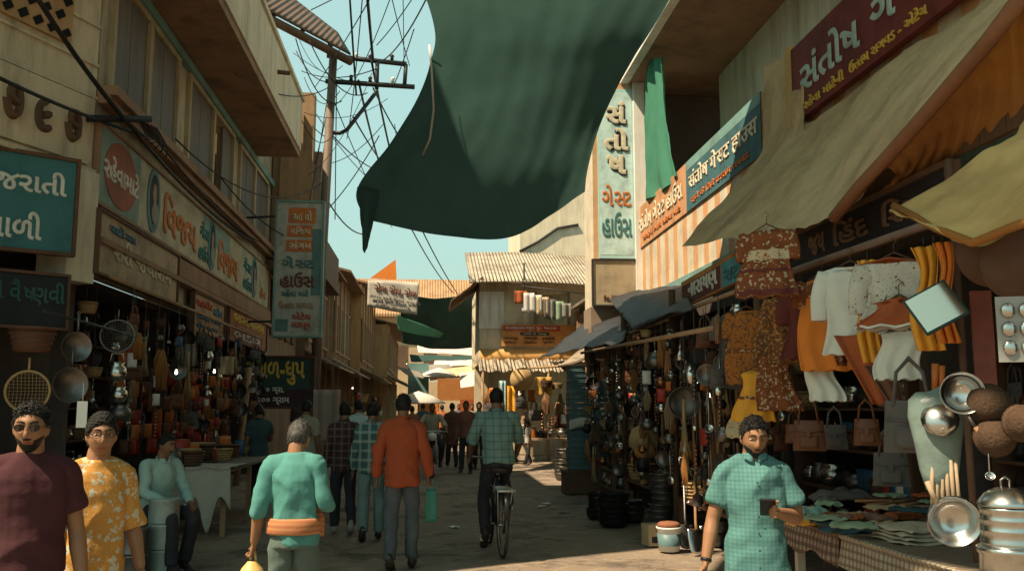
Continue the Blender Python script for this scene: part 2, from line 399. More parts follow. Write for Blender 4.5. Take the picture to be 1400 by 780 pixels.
# ------------------------------------------------------------------ LEFT: long guest house with shutters and balcony
L2 = thing('guest_house', 'long guest house with grey shuttered windows and a cream concrete balcony over the left shops', 'house', (-4, 11, 0))
def lb(parent, name, m, *boxes):   # world coordinates under a thing sitting at -4, 11
    mb = MB()
    for a, b in boxes: mb.box2((a[0] + 4, a[1] - 11, a[2]), (b[0] + 4, b[1] - 11, b[2]))
    return mb.build(name, m, parent)
WY = [(11.25, 14.25), (14.85, 18.35), (18.95, 22.3)]
lb(L2, 'wall', mat('faded_green_wall', (.42, .37, .26), .9, .2, 3, dirt=(.1, .08, .06), dirt_amt=.7, streak=True),
   ((-4.3, 11, 3.2), (-4.0, 22.9, 5.45)), ((-4.3, 11, 7.02), (-4, 22.9, 9.4)), ((-4.3, 11.0, 5.45), (-4, 11.25, 7.02)), ((-4.3, 14.25, 5.45), (-4, 14.85, 7.02)), ((-4.3, 18.35, 5.45), (-4, 18.95, 7.02)), ((-4.3, 22.3, 5.45), (-4, 22.9, 7.02)))
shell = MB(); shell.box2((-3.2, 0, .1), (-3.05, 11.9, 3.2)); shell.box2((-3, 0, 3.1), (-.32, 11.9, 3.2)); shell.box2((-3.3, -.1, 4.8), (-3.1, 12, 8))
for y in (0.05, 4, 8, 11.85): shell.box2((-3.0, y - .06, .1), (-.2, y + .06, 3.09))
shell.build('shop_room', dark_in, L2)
lb(L2, 'cornice', mat('brown_cornice', (.30, .18, .11), .85, .25, 3, dirt=(.1, .07, .05), dirt_amt=.6), ((-4, 10.98, 5.2), (-3.84, 22.95, 5.3)), ((-4, 10.97, 5.3), (-3.76, 22.97, 5.42)), ((-4, 10.98, 3.62), (-3.9, 22.95, 3.9)), ((-4, 10.98, 3.5), (-3.82, 22.96, 3.57)))
for k, (a, b) in enumerate(WY):
    fr = lb(L2, 'window', mat('cream_window_wood', (.40, .33, .21), .8, .3, 5, dirt=(.14, .1, .07), dirt_amt=.7, streak=True), ((-4.02, a, 5.45), (-3.93, a + .09, 7.02)), ((-4.02, b - .09, 5.45), (-3.93, b, 7.02)), ((-4.02, (a + b) / 2 - .07, 5.45), (-3.93, (a + b) / 2 + .07, 7.02)), ((-4.02, a + .09, 6.93), (-3.932, b - .09, 7.02)), ((-4.1, a, 5.42), (-3.88, b, 5.47)))
    n = 4; w = (b - a - .32) / n
    for j in range(n):
        y0 = a + .09 + j * w + (.14 if j >= 2 else 0)
        if k == 1 and j == 2:
            lb(fr, 'shutter', mat('lit_tone_orange_wood', (.36, .19, .08), .8, .2, 4), ((-4.2, y0, 5.49), (-4.16, y0 + w - .03, 6.92))); continue  # set-back leaf; its orange colour stands in for the lit room
        lb(fr, 'shutter', grey_paint, ((-4.04, y0 + .012, 5.49), (-3.985, y0 + w - .012, 6.92)))
# teal beam over the windows
lb(L2, 'lintel_beam', teal_paint, ((-4, 11, 7.03), (-3.9, 22.9, 7.17)))
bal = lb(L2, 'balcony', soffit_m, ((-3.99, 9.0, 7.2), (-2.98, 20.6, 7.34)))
lb(bal, 'balcony_parapet', cream2, ((-3.1, 9.0, 7.343), (-2.95, 20.6, 8.5)), ((-3.14, 8.98, 8.503), (-2.9, 20.62, 8.6)), ((-3.95, 20.45, 7.343), (-3.1, 20.6, 8.5)))
mb = MB()
for y in (10.2, 13.2, 17.2): mb.tube([(1.0, y - 11, 7.95), (1.28, y - 11, 7.93)], .045)
mb.build('rain_spout', rust, bal)
mb = MB(); mb.prism([(-5.6, 9.5), (.1, 9.3), (.1, 9.4), (-5.6, 9.6)], 1, -2, 11.5); mb.build('roof', tin_y, L2)
lb(L2, 'added_shade_storey', cream, ((-9, 9.0, 9.62), (-4.3, 14.5, 13.6)))  # unseen block behind the parapet, added to shade the right-hand utensil stalls

# ------------------------------------------------------------------ LEFT: old wooden house with tin roof behind it
L3 = thing('wooden_house', 'tall old timber house with a rusty corrugated roof jutting out behind the utility pole', 'house', (-4, 23, 0))
mb = MB(); mb.box2((-3, .02, 0), (-.02, 5.2, 10.3)); mb.build('wall', mat('brown_old_plaster', (.24, .16, .10), .9, .3, 2, dirt=(.07, .05, .04), dirt_amt=.8, streak=True), L3)
A, B_, C_, D_ = atY(330, -6, 19.5), atY(480, 74, 21.5), atY(462, 44, 23), atY(392, -10, 23)
off = Vector((4, -23, 0))
mb = MB(); mb.grid(lambda u, v: ((A + off) * (1 - u) + (B_ + off) * u) * (1 - v) + ((D_ + off) * (1 - u) + (C_ + off) * u) * v, 12, 4, thick=.04); mb.build('roof', corrug('ridged_brown_roof', (.13, .085, .06), 0, .11), L3)
mb = MB(); d = Vector((0, .1, -.16)); mb.tube([A + off + d, B_ + off + d], .1, 6); mb.tube([D_ + off + d * 2, C_ + off + d], .09, 6)
for t in (.2, .5, .8): p = (A + (B_ - A) * t) + off; q = (D_ + (C_ - D_) * t) + off; mb.tube([p + d, q + d], .06, 5)
mb.build('roof_beam', brown_wood, L3)
mb = MB(); mb.box2((.0, .1, 5.6), (1.0, .45, 9.6)); mb.box2((.2, -.02, 6.0), (.75, .1, 9.0)); mb.build('timber_column', tan_wood, L3)
mb = MB(); mb.box2((.0, -.6, 4.9), (1.3, 4.8, 5.1)); mb.box2((1.15, -.6, 5.1), (1.25, 4.8, 6.0)); mb.build('balcony', brown_wood, L3)
mb = MB(); mb.box2((.75, .3, 5.5), (1.2, .8, 8.1)); mb.build('brick_pillar', mat('grey_brick', (.28, .22, .18), .95, .4, 14, dirt=(.1, .08, .07), dirt_amt=.7), L3)
for i in range(4):
    mb = MB(); mb.box2((-.01, .5 + i * 1.15, 3.4), (.06, 1.25 + i * 1.15, 4.8)); mb.build('window', brown_wood, L3)

# ------------------------------------------------------------------ small houses further along both sides
def row_house(name, label, side, x, y0, y1, h, wallm, roofm, nwin, eave, par_z=3.1, post=True):
    t = thing(name, label, 'house', (x, y0, 0)); s = -1 if side == 'l' else 1; D = y1 - y0 - .06
    mb = MB(); mb.box2((s * .02, 0, par_z), (s * 4, D, h)); mb.box2((s * 3.2, 0, 0), (s * 3.9, D, par_z)); mb.box2((s * .3, 0, 0), (s * 3.19, .12, par_z - .003)); mb.box2((s * .3, D - .12, 0), (s * 3.19, D, par_z - .003)); mb.build('wall', wallm, t)
    mb = MB(); mb.prism([(s * 4, h + 1.0), (-s * eave, h - .1), (-s * eave, h - .02), (s * 4, h + 1.1)], 1, -.15, D + .1); mb.build('roof', roofm, t)
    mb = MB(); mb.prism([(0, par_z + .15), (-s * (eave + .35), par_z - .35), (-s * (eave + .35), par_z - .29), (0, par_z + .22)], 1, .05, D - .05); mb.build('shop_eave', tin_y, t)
    w = D / nwin
    for i in range(nwin):
        y = w * (i + .5); f = MB()
        zz0, zz1 = par_z + .55, min(h - .35, par_z + 2.3)
        f.box2((-s * .05, y - w * .36, zz0), (s * .05, y - w * .30, zz1)); f.box2((-s * .05, y + w * .30, zz0), (s * .05, y + w * .36, zz1)); f.box2((-s * .05, y - w * .36, zz1), (s * .05, y + w * .36, zz1 + .09)); f.box2((-s * .09, y - w * .4, zz0 - .08), (s * .05, y + w * .4, zz0))
        wn = f.build('window', tan_wood, t)
        f = MB(); f.box2((s * .01, y - w * .3, zz0), (-s * .012, y - .02, zz1)); f.box2((s * .01, y + .02, zz0), (-s * .012, y + w * .3, zz1)); f.build('shutter', random.choice([grey_paint, brown_wood, teal_paint, grey_wood]), wn)
    if post:
        n = max(2, int(D / 1.6))
        for i in range(n + 1): yy = .15 + (D - .3) * i / n; mb = MB(); mb.box2((-s * .02, yy - .07, par_z + .25), (-s * .1, yy + .07, h - .12)); mb.build('timber_post', tan_wood, t); mb = MB(); mb.box2((-s * .05, yy - .05, 0), (s * .06, yy + .05, par_z - .05)); mb.build('shop_post', tan_wood, t)
    return t
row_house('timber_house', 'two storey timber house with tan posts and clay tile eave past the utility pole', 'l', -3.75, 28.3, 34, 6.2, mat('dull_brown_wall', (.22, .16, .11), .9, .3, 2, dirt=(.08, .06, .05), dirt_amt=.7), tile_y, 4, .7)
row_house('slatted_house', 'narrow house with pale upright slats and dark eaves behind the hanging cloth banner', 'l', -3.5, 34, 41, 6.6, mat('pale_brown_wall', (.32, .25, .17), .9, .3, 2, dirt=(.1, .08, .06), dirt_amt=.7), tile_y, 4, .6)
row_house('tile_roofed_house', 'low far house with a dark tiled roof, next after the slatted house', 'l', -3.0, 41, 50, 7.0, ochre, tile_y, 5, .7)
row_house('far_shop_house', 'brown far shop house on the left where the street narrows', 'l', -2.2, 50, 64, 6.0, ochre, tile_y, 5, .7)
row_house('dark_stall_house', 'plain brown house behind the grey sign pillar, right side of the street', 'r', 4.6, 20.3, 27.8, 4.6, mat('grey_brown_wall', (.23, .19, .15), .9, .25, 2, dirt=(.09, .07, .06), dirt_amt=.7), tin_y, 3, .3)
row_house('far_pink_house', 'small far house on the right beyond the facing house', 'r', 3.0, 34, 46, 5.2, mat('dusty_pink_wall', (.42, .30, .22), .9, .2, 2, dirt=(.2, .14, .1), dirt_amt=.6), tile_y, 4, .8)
# end of the street: long tile roofed house across the view
E1 = thing('end_house', 'long low house with a sunlit clay tile roof closing the end of the street', 'house', (-6, 74, 0))
mb = MB(); mb.box2((0, 0, 0), (22, 6, 9.0)); mb.build('wall', mat('pale_ochre', (.45, .33, .2), .9, .2, 2, dirt=(.25, .16, .1), dirt_amt=.6), E1)  # paler ochre with brown mottling
mb = MB(); mb.prism([(-.8, 8.9), (3, 12.2), (7, 9), (7, 8.8), (3, 12.0), (-.8, 8.7)], 0, -.5, 22.5)
mb.build('roof', tilem, E1)
for i in range(9): mb = MB(); mb.box2((1 + i * 2.3, -.05, 4.6), (2 + i * 2.3, .05, 6.4)); mb.build('window', brown_wood, E1)
mb = MB(); mb.tube([(12.6, 2.6, 11.4), (12.6, 2.6, 13.6)], .14, 8); mb.build('chimney_pipe', iron, E1)

# ------------------------------------------------------------------ house facing up the street at the bend
FH = thing('facing_house', 'cream house with tin roof and laundry at the bend, facing up the street', 'house', (1.55, 28, 0))
mb = MB(); mb.box2((0, .02, 2.9), (1.75, .3, 5.4)); mb.box2((2.75, .02, 2.9), (4.2, .3, 5.4)); mb.box2((1.75, .02, 2.9), (2.75, .3, 3.9)); mb.box2((1.75, .02, 5.05), (2.75, .3, 5.4)); mb.box2((0, .3, 2.9), (.2, 5, 5.4)); mb.box2((0, 3, 0), (4.2, 3.2, 2.9)); mb.box2((0.2, 2, 2.91), (4.2, 2.1, 5.3)); mb.build('wall', cream, FH)
mb = MB(); mb.grid(lambda u, v: (-.35 + 4.9 * u, -.75 + 4 * v, 5.3 + 1.55 * v + .05 * math.sin(u * 5)), 30, 4, thick=.05); mb.build('roof', tin, FH)
mb = MB(); mb.grid(lambda u, v: (-.9 + .95 * u, -.6 + 3 * v, 4.75 + .75 * u), 3, 3, thick=.05); mb.build('side_eave', tile_y, FH)
mb = MB(); mb.box2((-.02, -.03, 3.95), (.75, .015, 5.1)); mb.box2((.05, -.06, 4.2), (.1, -.03, 4.9)); mb.box2((.33, -.06, 4.2), (.38, -.03, 4.9)); mb.box2((.62, -.06, 4.2), (.67, -.03, 4.9)); mb.build('shutter_panel', white_p, FH)
mb = MB(); mb.box2((1.72, -.04, 3.88), (2.78, .02, 3.95)); mb.box2((1.7, -.04, 3.95), (1.77, .02, 5.1)); mb.box2((2.73, -.04, 3.95), (2.8, .02, 5.1)); mb.build('window', grey_wood, FH)
mb = MB(); mb.tube([(1.2, -.7, 5.2), (3.9, -.7, 4.9)], .02, 6); mb.tube([(1.3, -.7, 5.9), (1.3, -.7, 4.4)], .03, 6); mb.build('drying_rail', iron, FH)
mb = MB(); mb.grid(lambda u, v: (-.05 + 3.9 * u, -.95 + .95 * v, 2.62 + .42 * v + .03 * math.sin(u * 60)), 60, 3, thick=.03); mb.build('tin_awning', tin, FH)
mb = MB(); mb.grid(lambda u, v: (.0 + 4.0 * u, -.06 + .03 * v, 2.95 + .38 * v), 6, 2, thick=.03); mb.build('fascia', mat('orange_fascia', (.60, .34, .12), .85, .2, 3), FH)
for x in (.05, 2.0, 3.9): mb = MB(); mb.tube([(x, -.9, 0), (x, -.9, 2.65)], .04, 8); mb.build('post', tan_wood, FH)

TB = thing('tall_cream_house', 'taller pale cream house rising behind the facing house, its top under the green cloth', 'house', (3.35, 33.5, 0))
mb = MB(); mb.box2((0, 0, 0), (6, 5, 10.6)); mb.build('wall', cream2, TB)
mb = MB(); mb.box2((-.1, -.12, 10.6), (6.1, 5.1, 10.8)); mb.build('roof', concrete, TB)
mb = MB(); mb.tube([(-.02, -.05, 7.3), (.7, -.06, 7.7), (1.4, -.06, 8.2), (2.2, -.06, 8.35)], .05, 5); mb.build('drain_pipe', iron, TB)
# ------------------------------------------------------------------ RIGHT: guest house with striped parapet and deep veranda
R1 = thing('striped_guest_house', 'tall guest house with orange striped parapet and deep open veranda on the right', 'house', (4.5, 0, 0))
def rb(parent, name, m, *boxes):
    mb = MB()
    for a, b in boxes: mb.box2((a[0] - 4.5, a[1], a[2]), (b[0] - 4.5, b[1], b[2]))
    return mb.build(name, m, parent)
rb(R1, 'parapet', wallstripe, ((4.5, 1, 3.85), (4.75, 19.9, 5.85)))
rb(R1, 'cornice', teal_paint, ((4.42, 1, 3.68), (4.75, 19.9, 3.85)), ((4.36, 1, 3.6), (4.75, 19.9, 3.675)))
rb(R1, 'veranda_floor', concrete, ((4.76, 1, 3.9), (7.6, 19.9, 4.05)))
rb(R1, 'upper_wall', green_pl, ((6.1, 1, 4.06), (6.4, 18.3, 8.58)))
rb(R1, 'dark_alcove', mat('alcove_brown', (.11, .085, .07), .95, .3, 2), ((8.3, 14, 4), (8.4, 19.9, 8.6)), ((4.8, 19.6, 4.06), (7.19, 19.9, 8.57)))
ar = MB(); pts = [(.95, 4.1), (1.4, 4.1), (1.4, 6.6)] + [(1.175 + .225 * math.cos(a), 6.6 + .3 * math.sin(a)) for a in [R(t) for t in range(20, 180, 20)]] + [(.95, 6.6)]
ar.prism([(a, b) for a, b in pts], 1, 19.5, 19.58); ar.build('arched_door', maroon, R1)
rb(R1, 'shuttered_window', maroon, ((6.02, 8.6, 5.9), (6.1, 10.2, 7.5)))
rb(R1, 'window_hood', maroon, ((5.6, 10.9, 6.35), (6.1, 12.0, 6.46)), ((5.62, 10.95, 6.0), (5.7, 11.05, 6.35)))
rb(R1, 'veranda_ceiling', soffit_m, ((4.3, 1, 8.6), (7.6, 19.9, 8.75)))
rb(R1, 'roof_edge', white_p, ((4.12, 1, 8.62), (4.3, 19.95, 8.95)), ((4.05, 1, 8.95), (4.3, 19.95, 9.05)))
rb(R1, 'roof_parapet', wallstripe, ((4.15, 1, 9.05), (4.4, 20, 11.0)))
pil = MB(); pil.box2((-1.02, 19.05, 3.7), (.05, 20.15, 11.2)); pil.build('sign_pillar', wallstripe_x, R1)
pil = MB(); pil.box2((-.12, 18.9, 3.7), (.12, 19.04, 8.6)); pil.build('corner_strip', white_p, R1)
pil = MB(); pil.box2((-1.06, 19.2, 2.6), (-.3, 20.1, 3.7)); pil.build('pillar_base', mat('brown_board', (.24, .18, .13), .9, .2, 3), R1)
sh = MB(); sh.box2((0.2, 1, 3.0), (3, 19.9, 3.1)); sh.box2((2.9, 1, .1), (3.0, 19.9, 3.0))
for y in (1.1, 4.6, 8.1, 11.6, 15.1, 19.8): sh.box2((.05, y - .08, .0), (2.89, y + .08, 2.99))
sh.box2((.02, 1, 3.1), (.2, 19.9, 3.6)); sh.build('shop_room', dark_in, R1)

# ------------------------------------------------------------------ utility pole
UP = thing('utility_pole', 'tall weathered utility pole with two cross arms and a diagonal brace on the left', 'pole', (-2.6, 22, 0))
o22 = Vector((2.6, -22, 0))
p0, p1 = Vector((-2.72, 22, 0)) + o22, atY(456, 72, 22) + o22
mb = MB(); mb.tube([p0, p1], [.13, .10], 12); mb.build('pole_shaft', mat('pole_steel', (.17, .13, .10), .7, .3, 5, .2, dirt=(.07, .05, .04), dirt_amt=.7, streak=True), UP)
mb = MB(); a, b = atY(447, 76, 22) + o22, atY(556, 88, 22) + o22; mb.tube([a, b], .065, 4); mb.build('cross_arm', iron, UP)
mb = MB(); a, b = atY(445, 111, 22) + o22, atY(567, 119, 22) + o22; mb.tube([a, b], .065, 4); mb.build('cross_arm', iron, UP)
mb = MB(); mb.tube([atY(555, 88, 22) + o22, atY(553, 118, 22) + o22], .05, 4); mb.tube([atY(516, 84, 22) + o22, atY(515, 122, 22) + o22], .05, 4); mb.build('arm_link', iron, UP)
mb = MB(); mb.tube([atY(445, 181, 22) + o22, atY(465, 182, 22) + o22, atY(474, 178, 22) + o22, atY(516, 124, 22) + o22], .05, 6); mb.build('brace', iron, UP)
for (a, b) in ((487, 80), (506, 82), (536, 82), (480, 110), (506, 112), (537, 113)):
    p = atY(a, b, 22) + o22; mb = MB(); mb.lathe([(0, 0), (.05, .01), (.035, .06), (.06, .09), (.035, .13), (0, .15)], 8, Matrix.Translation(p)); mb.build('insulator', white_p if a % 2 else iron, UP)
# ------------------------------------------------------------------ cloth sheets
def sheet(name, rows, m, nu=40, nv=30, wr=.03, wscale=1.5, thick=.012, fold=0., fold_n=8, seed=0, parent=None):
    """smooth cloth through a net of points; wrinkled along its own normal"""
    A = np.array([[tuple(p) for p in r] for r in rows], float)
    def interp(a, n):
        k = len(a); t = np.linspace(0, k - 1, n + 1); out = []
        for q in t:
            i = min(int(q), k - 2); f = q - i
            p0, p1, p2, p3 = a[max(i - 1, 0)], a[i], a[i + 1], a[min(i + 2, k - 1)]
            out.append(.5 * (2 * p1 + (p2 - p0) * f + (2 * p0 - 5 * p1 + 4 * p2 - p3) * f * f + (3 * p1 - p0 - 3 * p2 + p3) * f ** 3))
        return np.array(out)
    A = interp(A, nv); A = np.array([interp(r, nu) for r in A])
    du = np.gradient(A, axis=1); dv = np.gradient(A, axis=0); N = np.cross(du, dv); N /= (np.linalg.norm(N, axis=2, keepdims=True) + 1e-9)
    for j in range(nv + 1):
        for i in range(nu + 1):
            p = Vector(A[j, i]); e = min(i, nu - i) / nu
            h = wr * (mnoise.noise(p * wscale + Vector((seed, 0, 0))) + .5 * mnoise.noise(p * wscale * 2.7 + Vector((0, seed, 0))))
            if fold: h += fold * math.sin(i / nu * fold_n * 2 * math.pi + 2.5 * mnoise.noise(Vector((i * .05, j * .07, seed))))
            A[j, i] += N[j, i] * h
    mb = MB(); fs_u = nu
    mb.grid(lambda u, v: A[round(v * nv), round(u * nu)], nu, nv, thick=thick)
    return mb.build(name, m, parent)
green_net = mat('green_shade_cloth', (.054, .112, .098), .85, .22, 2.2, dirt=(.04, .08, .077), dirt_amt=.6, dirt_scale=.6, bump=.35, bump_scale=130, trans=.36)
cream_cl = mat('cream_canvas', (.70, .53, .32), .92, .2, 2.5, dirt=(.32, .22, .12), dirt_amt=.85, dirt_scale=1.1, bump=.3, bump_scale=90, trans=.15)
yellow_cl = mat('yellow_canvas', (.66, .48, .21), .92, .22, 3, dirt=(.36, .24, .1), dirt_amt=.8, dirt_scale=1.4, bump=.3, bump_scale=90, trans=.2)
orange_cl = mat('orange_cloth', (.36, .16, .04), .92, .25, 3, dirt=(.22, .1, .04), dirt_amt=.7, dirt_scale=1.2, bump=.3, trans=.15)
black_cl = mat('black_tarpaulin', (.022, .024, .028), .6, .3, 3, dirt=(.05, .045, .04), dirt_amt=.5)
grey_cl = mat('faded_grey_cloth', (.30, .28, .24), .92, .2, 3, dirt=(.15, .13, .1), dirt_amt=.6, trans=.2)
white_cl = mat('white_sheet_cloth', (.75, .72, .66), .9, .12, 3, dirt=(.4, .35, .3), dirt_amt=.4, trans=.25)
V3 = Vector
t = sheet('green_canopy', [
    [V3((-2.2, 1.2, 9.4)), V3((0, 1.2, 9.0)), V3((2.4, 1.2, 9.0)), V3((4.3, 1.2, 9.4))],  # three nearest rows are out of view, added to shade the right side
    [V3((-3.0, 5, 9.0)), V3((.4, 5, 8.5)), V3((2.4, 5, 8.5)), V3((4.3, 5, 9.2))],
    [V3((-1.5, 8.6, 8.5)), V3((1.0, 8.6, 8.1)), V3((2.4, 8.6, 8.1)), V3((4.0, 8.6, 8.6))],
    [atY(583, 0, 12), atY(690, 0, 12.3), atY(800, 0, 12.3), atY(915, 0, 12)],
    [atY(589, 92, 13), atY(685, 95, 13.3), atY(775, 95, 13.3), atY(862, 88, 12.8)],
    [atY(548, 175, 14), atY(655, 180, 14.3), atY(750, 185, 14.2), atY(822, 168, 13.6)],
    [atY(489, 255, 15), atY(620, 258, 15), atY(730, 250, 14.8), atY(806, 222, 14.4)],
    [atY(500, 300, 15.2), atY(608, 322, 15.1), atY(705, 322, 15), atY(800, 262, 15)]], green_net, 90, 110, .12, .5, 0., seed=3, fold=.007, fold_n=9)
tag(t, 'huge dark green shade cloth sagging across the top of the street', 'shade cloth')
t = sheet('cloth_tail', [[atY(488, 256, 15.02), atY(500, 252, 15.0), atY(520, 258, 15.05)], [atY(493, 300, 15.05), atY(501, 300, 14.95), atY(511, 300, 15.05)], [atY(496, 342, 15.1), atY(499, 346, 15), atY(502, 338, 15.1)]], green_net, 8, 14, .02, 4, 0., parent=t)
mb = MB(); mb.tube([atY(587, 62, 13), atY(590, 92, 12.95), atY(593, 150, 13.6), atY(588, 190, 14), atY(578, 212, 14.2)], .018, 6); mb.build('rope_end', white_cl, bpy.data.objects['green_canopy'])
# cream awning under the red sign
pts = [[(1042, 92, 4.4), (1099, 78, 4.38), (1103, 166, 4.36), (1220, 85, 4.42), (1330, 12, 4.42), (1420, -60, 4.42)],
       [(1040, 205, 4.38), (1085, 185, 4.25), (1115, 200, 4.1), (1220, 120, 4.0), (1330, 30, 3.9), (1420, -48, 3.9)],
       [(985, 275, 3.7), (1065, 250, 3.6), (1130, 245, 3.5), (1215, 165, 3.45), (1340, 45, 3.4), (1420, -20, 3.4)],
       [(933, 338, 3.1), (1050, 318, 3.05), (1140, 297, 3.0), (1212, 215, 3.0), (1300, 115, 3.0), (1400, -10, 3.0)]]
t = sheet('cream_awning', [[atX(*p) for p in r] for r in pts], cream_cl, 60, 30, .06, 1.6, 0., seed=5); tag(t, 'large cream canvas awning hung below the red sign over the clothes stall', 'awning')
# rolled hem along the free edge and the orange lining below
he = [atX(a, b, 2.98) for a, b in ((1140, 298), (1175, 255), (1212, 216), (1260, 162), (1300, 116), (1350, 58), (1400, -8))]
mb = MB(); mb.tube(he, .045, 8); mb.build('rolled_hem', mat('brown_hem', (.22, .10, .05), .9, .3, 8), t)
val = [[atX(*p) for p in r] for r in [[(1205, 224, 3.02), (1262, 165, 3.02), (1330, 85, 3.02), (1402, -2, 3.02)], [(1225, 240, 3.15), (1285, 180, 3.2), (1345, 125, 3.2), (1405, 70, 3.2)], [(1205, 262, 3.3), (1270, 230, 3.35), (1335, 195, 3.4), (1410, 160, 3.4)]]]
sheet('orange_lining', val, orange_cl, 30, 16, .03, 2, 0., fold=.02, fold_n=9, parent=t)
t = sheet('yellow_awning', [[atX(*p) for p in r] for r in [[(1395, 170, 3.2), (1420, 140, 3.3), (1480, 90, 3.6)], [(1345, 215, 2.9), (1400, 215, 2.9), (1480, 190, 3.0)], [(1222, 281, 2.55), (1345, 288, 2.6), (1450, 250, 2.6)], [(1230, 290, 2.5), (1330, 332, 2.45), (1450, 292, 2.45)]]], yellow_cl, 40, 40, .05, 2.5, 0., seed=9)
tag(t, 'faded yellow canvas awning of the nearest right-hand stall', 'awning')
mb = MB(); mb.tube([atX(1222, 281, 2.53), atX(1280, 312, 2.5), atX(1330, 332, 2.44), atX(1390, 308, 2.44), atX(1450, 290, 2.44)], .02, 6); mb.build('orange_piping', orange_cl, t)
# dark tarpaulins further down the right side
t = sheet('black_tarpaulin', [[atX(838, 405, 4.3), atX(885, 396, 4.3), atX(935, 390, 4.3)], [atX(836, 412, 3.5), atX(880, 405, 3.5), atX(940, 402, 3.5)], [atX(868, 452, 2.9), atX(910, 432, 2.9), atX(950, 425, 2.9)]], black_cl, 20, 14, .04, 2, seed=2); tag(t, 'stiff black tarpaulin over the utensil stall, below the striped parapet', 'tarpaulin')
t = sheet('black_tarpaulin', [[atX(795, 445, 4.2), atX(830, 432, 4.2), atX(870, 428, 4.2)], [atX(768, 468, 3.2), atX(810, 452, 3.2), atX(860, 450, 3.2)], [atX(735, 490, 2.7), atX(790, 478, 2.7), atX(850, 470, 2.7)]], black_cl, 20, 14, .05, 2, seed=4); tag(t, 'limp black tarpaulin drooping beside the orange notice of the facing house', 'tarpaulin')
for k, (a, b, c, d, lab) in enumerate(((690, 505, 800, 498, 'thin bamboo pole under the limp black tarpaulin'), (795, 482, 975, 448, 'long bamboo pole over the utensil stall on the right'))):
    mb = MB(); mb.tube([atX(a, b, 2.6), atX(c, d, 2.6)], .025, 7); o = mb.build('bamboo_pole', tan_wood); tag(o, lab, 'pole')
# veranda curtain
t = sheet('veranda_curtain', [[atX(884, 84, 4.45), atX(897, 80, 4.45), atX(906, 76, 4.45)], [atX(882, 180, 4.45), atX(900, 175, 4.45), atX(913, 165, 4.45)], [atX(880, 275, 4.45), atX(905, 262, 4.45), atX(926, 240, 4.45)]], mat('green_curtain', (.06, .23, .15), .9, .2, 3, trans=.2), 24, 24, .02, 2, 0., fold=.04, fold_n=3); tag(t, 'green cloth hanging from the veranda ceiling beside the sign pillar', 'curtain')
# far cloths across the street
t = sheet('far_green_canopy', [[atY(548, 405, 37), atY(600, 408, 37), atY(657, 396, 37)], [atY(548, 432, 38), atY(600, 440, 38), atY(655, 436, 38)], [atY(550, 468, 39), atY(600, 478, 39), atY(655, 474, 39)]], green_net, 24, 16, .2, .6, seed=6); tag(t, 'smaller dark green shade cloth across the far street', 'shade cloth')
t = sheet('far_green_strip', [[atY(540, 430, 34), atY(575, 442, 35), atY(606, 455, 36)], [atY(545, 452, 34), atY(575, 458, 35), atY(600, 461, 36)]], mat('mid_green_cloth', (.06, .2, .13), .9, .2, 2, trans=.2), 12, 6, .06, 1.5); tag(t, 'sagging strip of lighter green cloth below the banner', 'shade cloth')
for k, (q, m, lab) in enumerate((([(570, 471), (655, 476), (572, 482), (655, 486)], white_cl, 'long white sheet strung under the far green cloth'), ([(560, 484), (655, 488), (562, 494), (655, 492)], green_net, 'narrow green strip between two far white sheets'), ([(595, 491), (655, 490), (592, 500), (655, 500)], white_cl, 'lower short white sheet strung over the far stalls'))):
    Y0 = 44 + k * 2; t = sheet('strung_sheet', [[atY(*q[0], Y0), atY(*q[1], Y0)], [atY(*q[2], Y0 - .8), atY(*q[3], Y0 - .8)]], m, 16, 5, .08, .8); tag(t, lab, 'cloth')
for k, (q, Y0, m, lab) in enumerate((([(585, 508), (655, 498), (588, 520), (655, 508)], 40, cream_cl, 'pale canvas stall roof at the far left bend'), ([(628, 510), (656, 508), (630, 530), (656, 527)], 36, white_cl, 'white cloth hung by the edge of the facing house'), ([(540, 500), (575, 508), (556, 512), (580, 516)], 38, grey_cl, 'grey canvas stall roof on the far left'))):
    t = sheet('stall_canopy', [[atY(*q[0], Y0 + .8), atY(*q[1], Y0 + .8)], [atY(*q[2], Y0 - .6), atY(*q[3], Y0 - .6)]], m, 10, 5, .05, 1); tag(t, lab, 'awning')

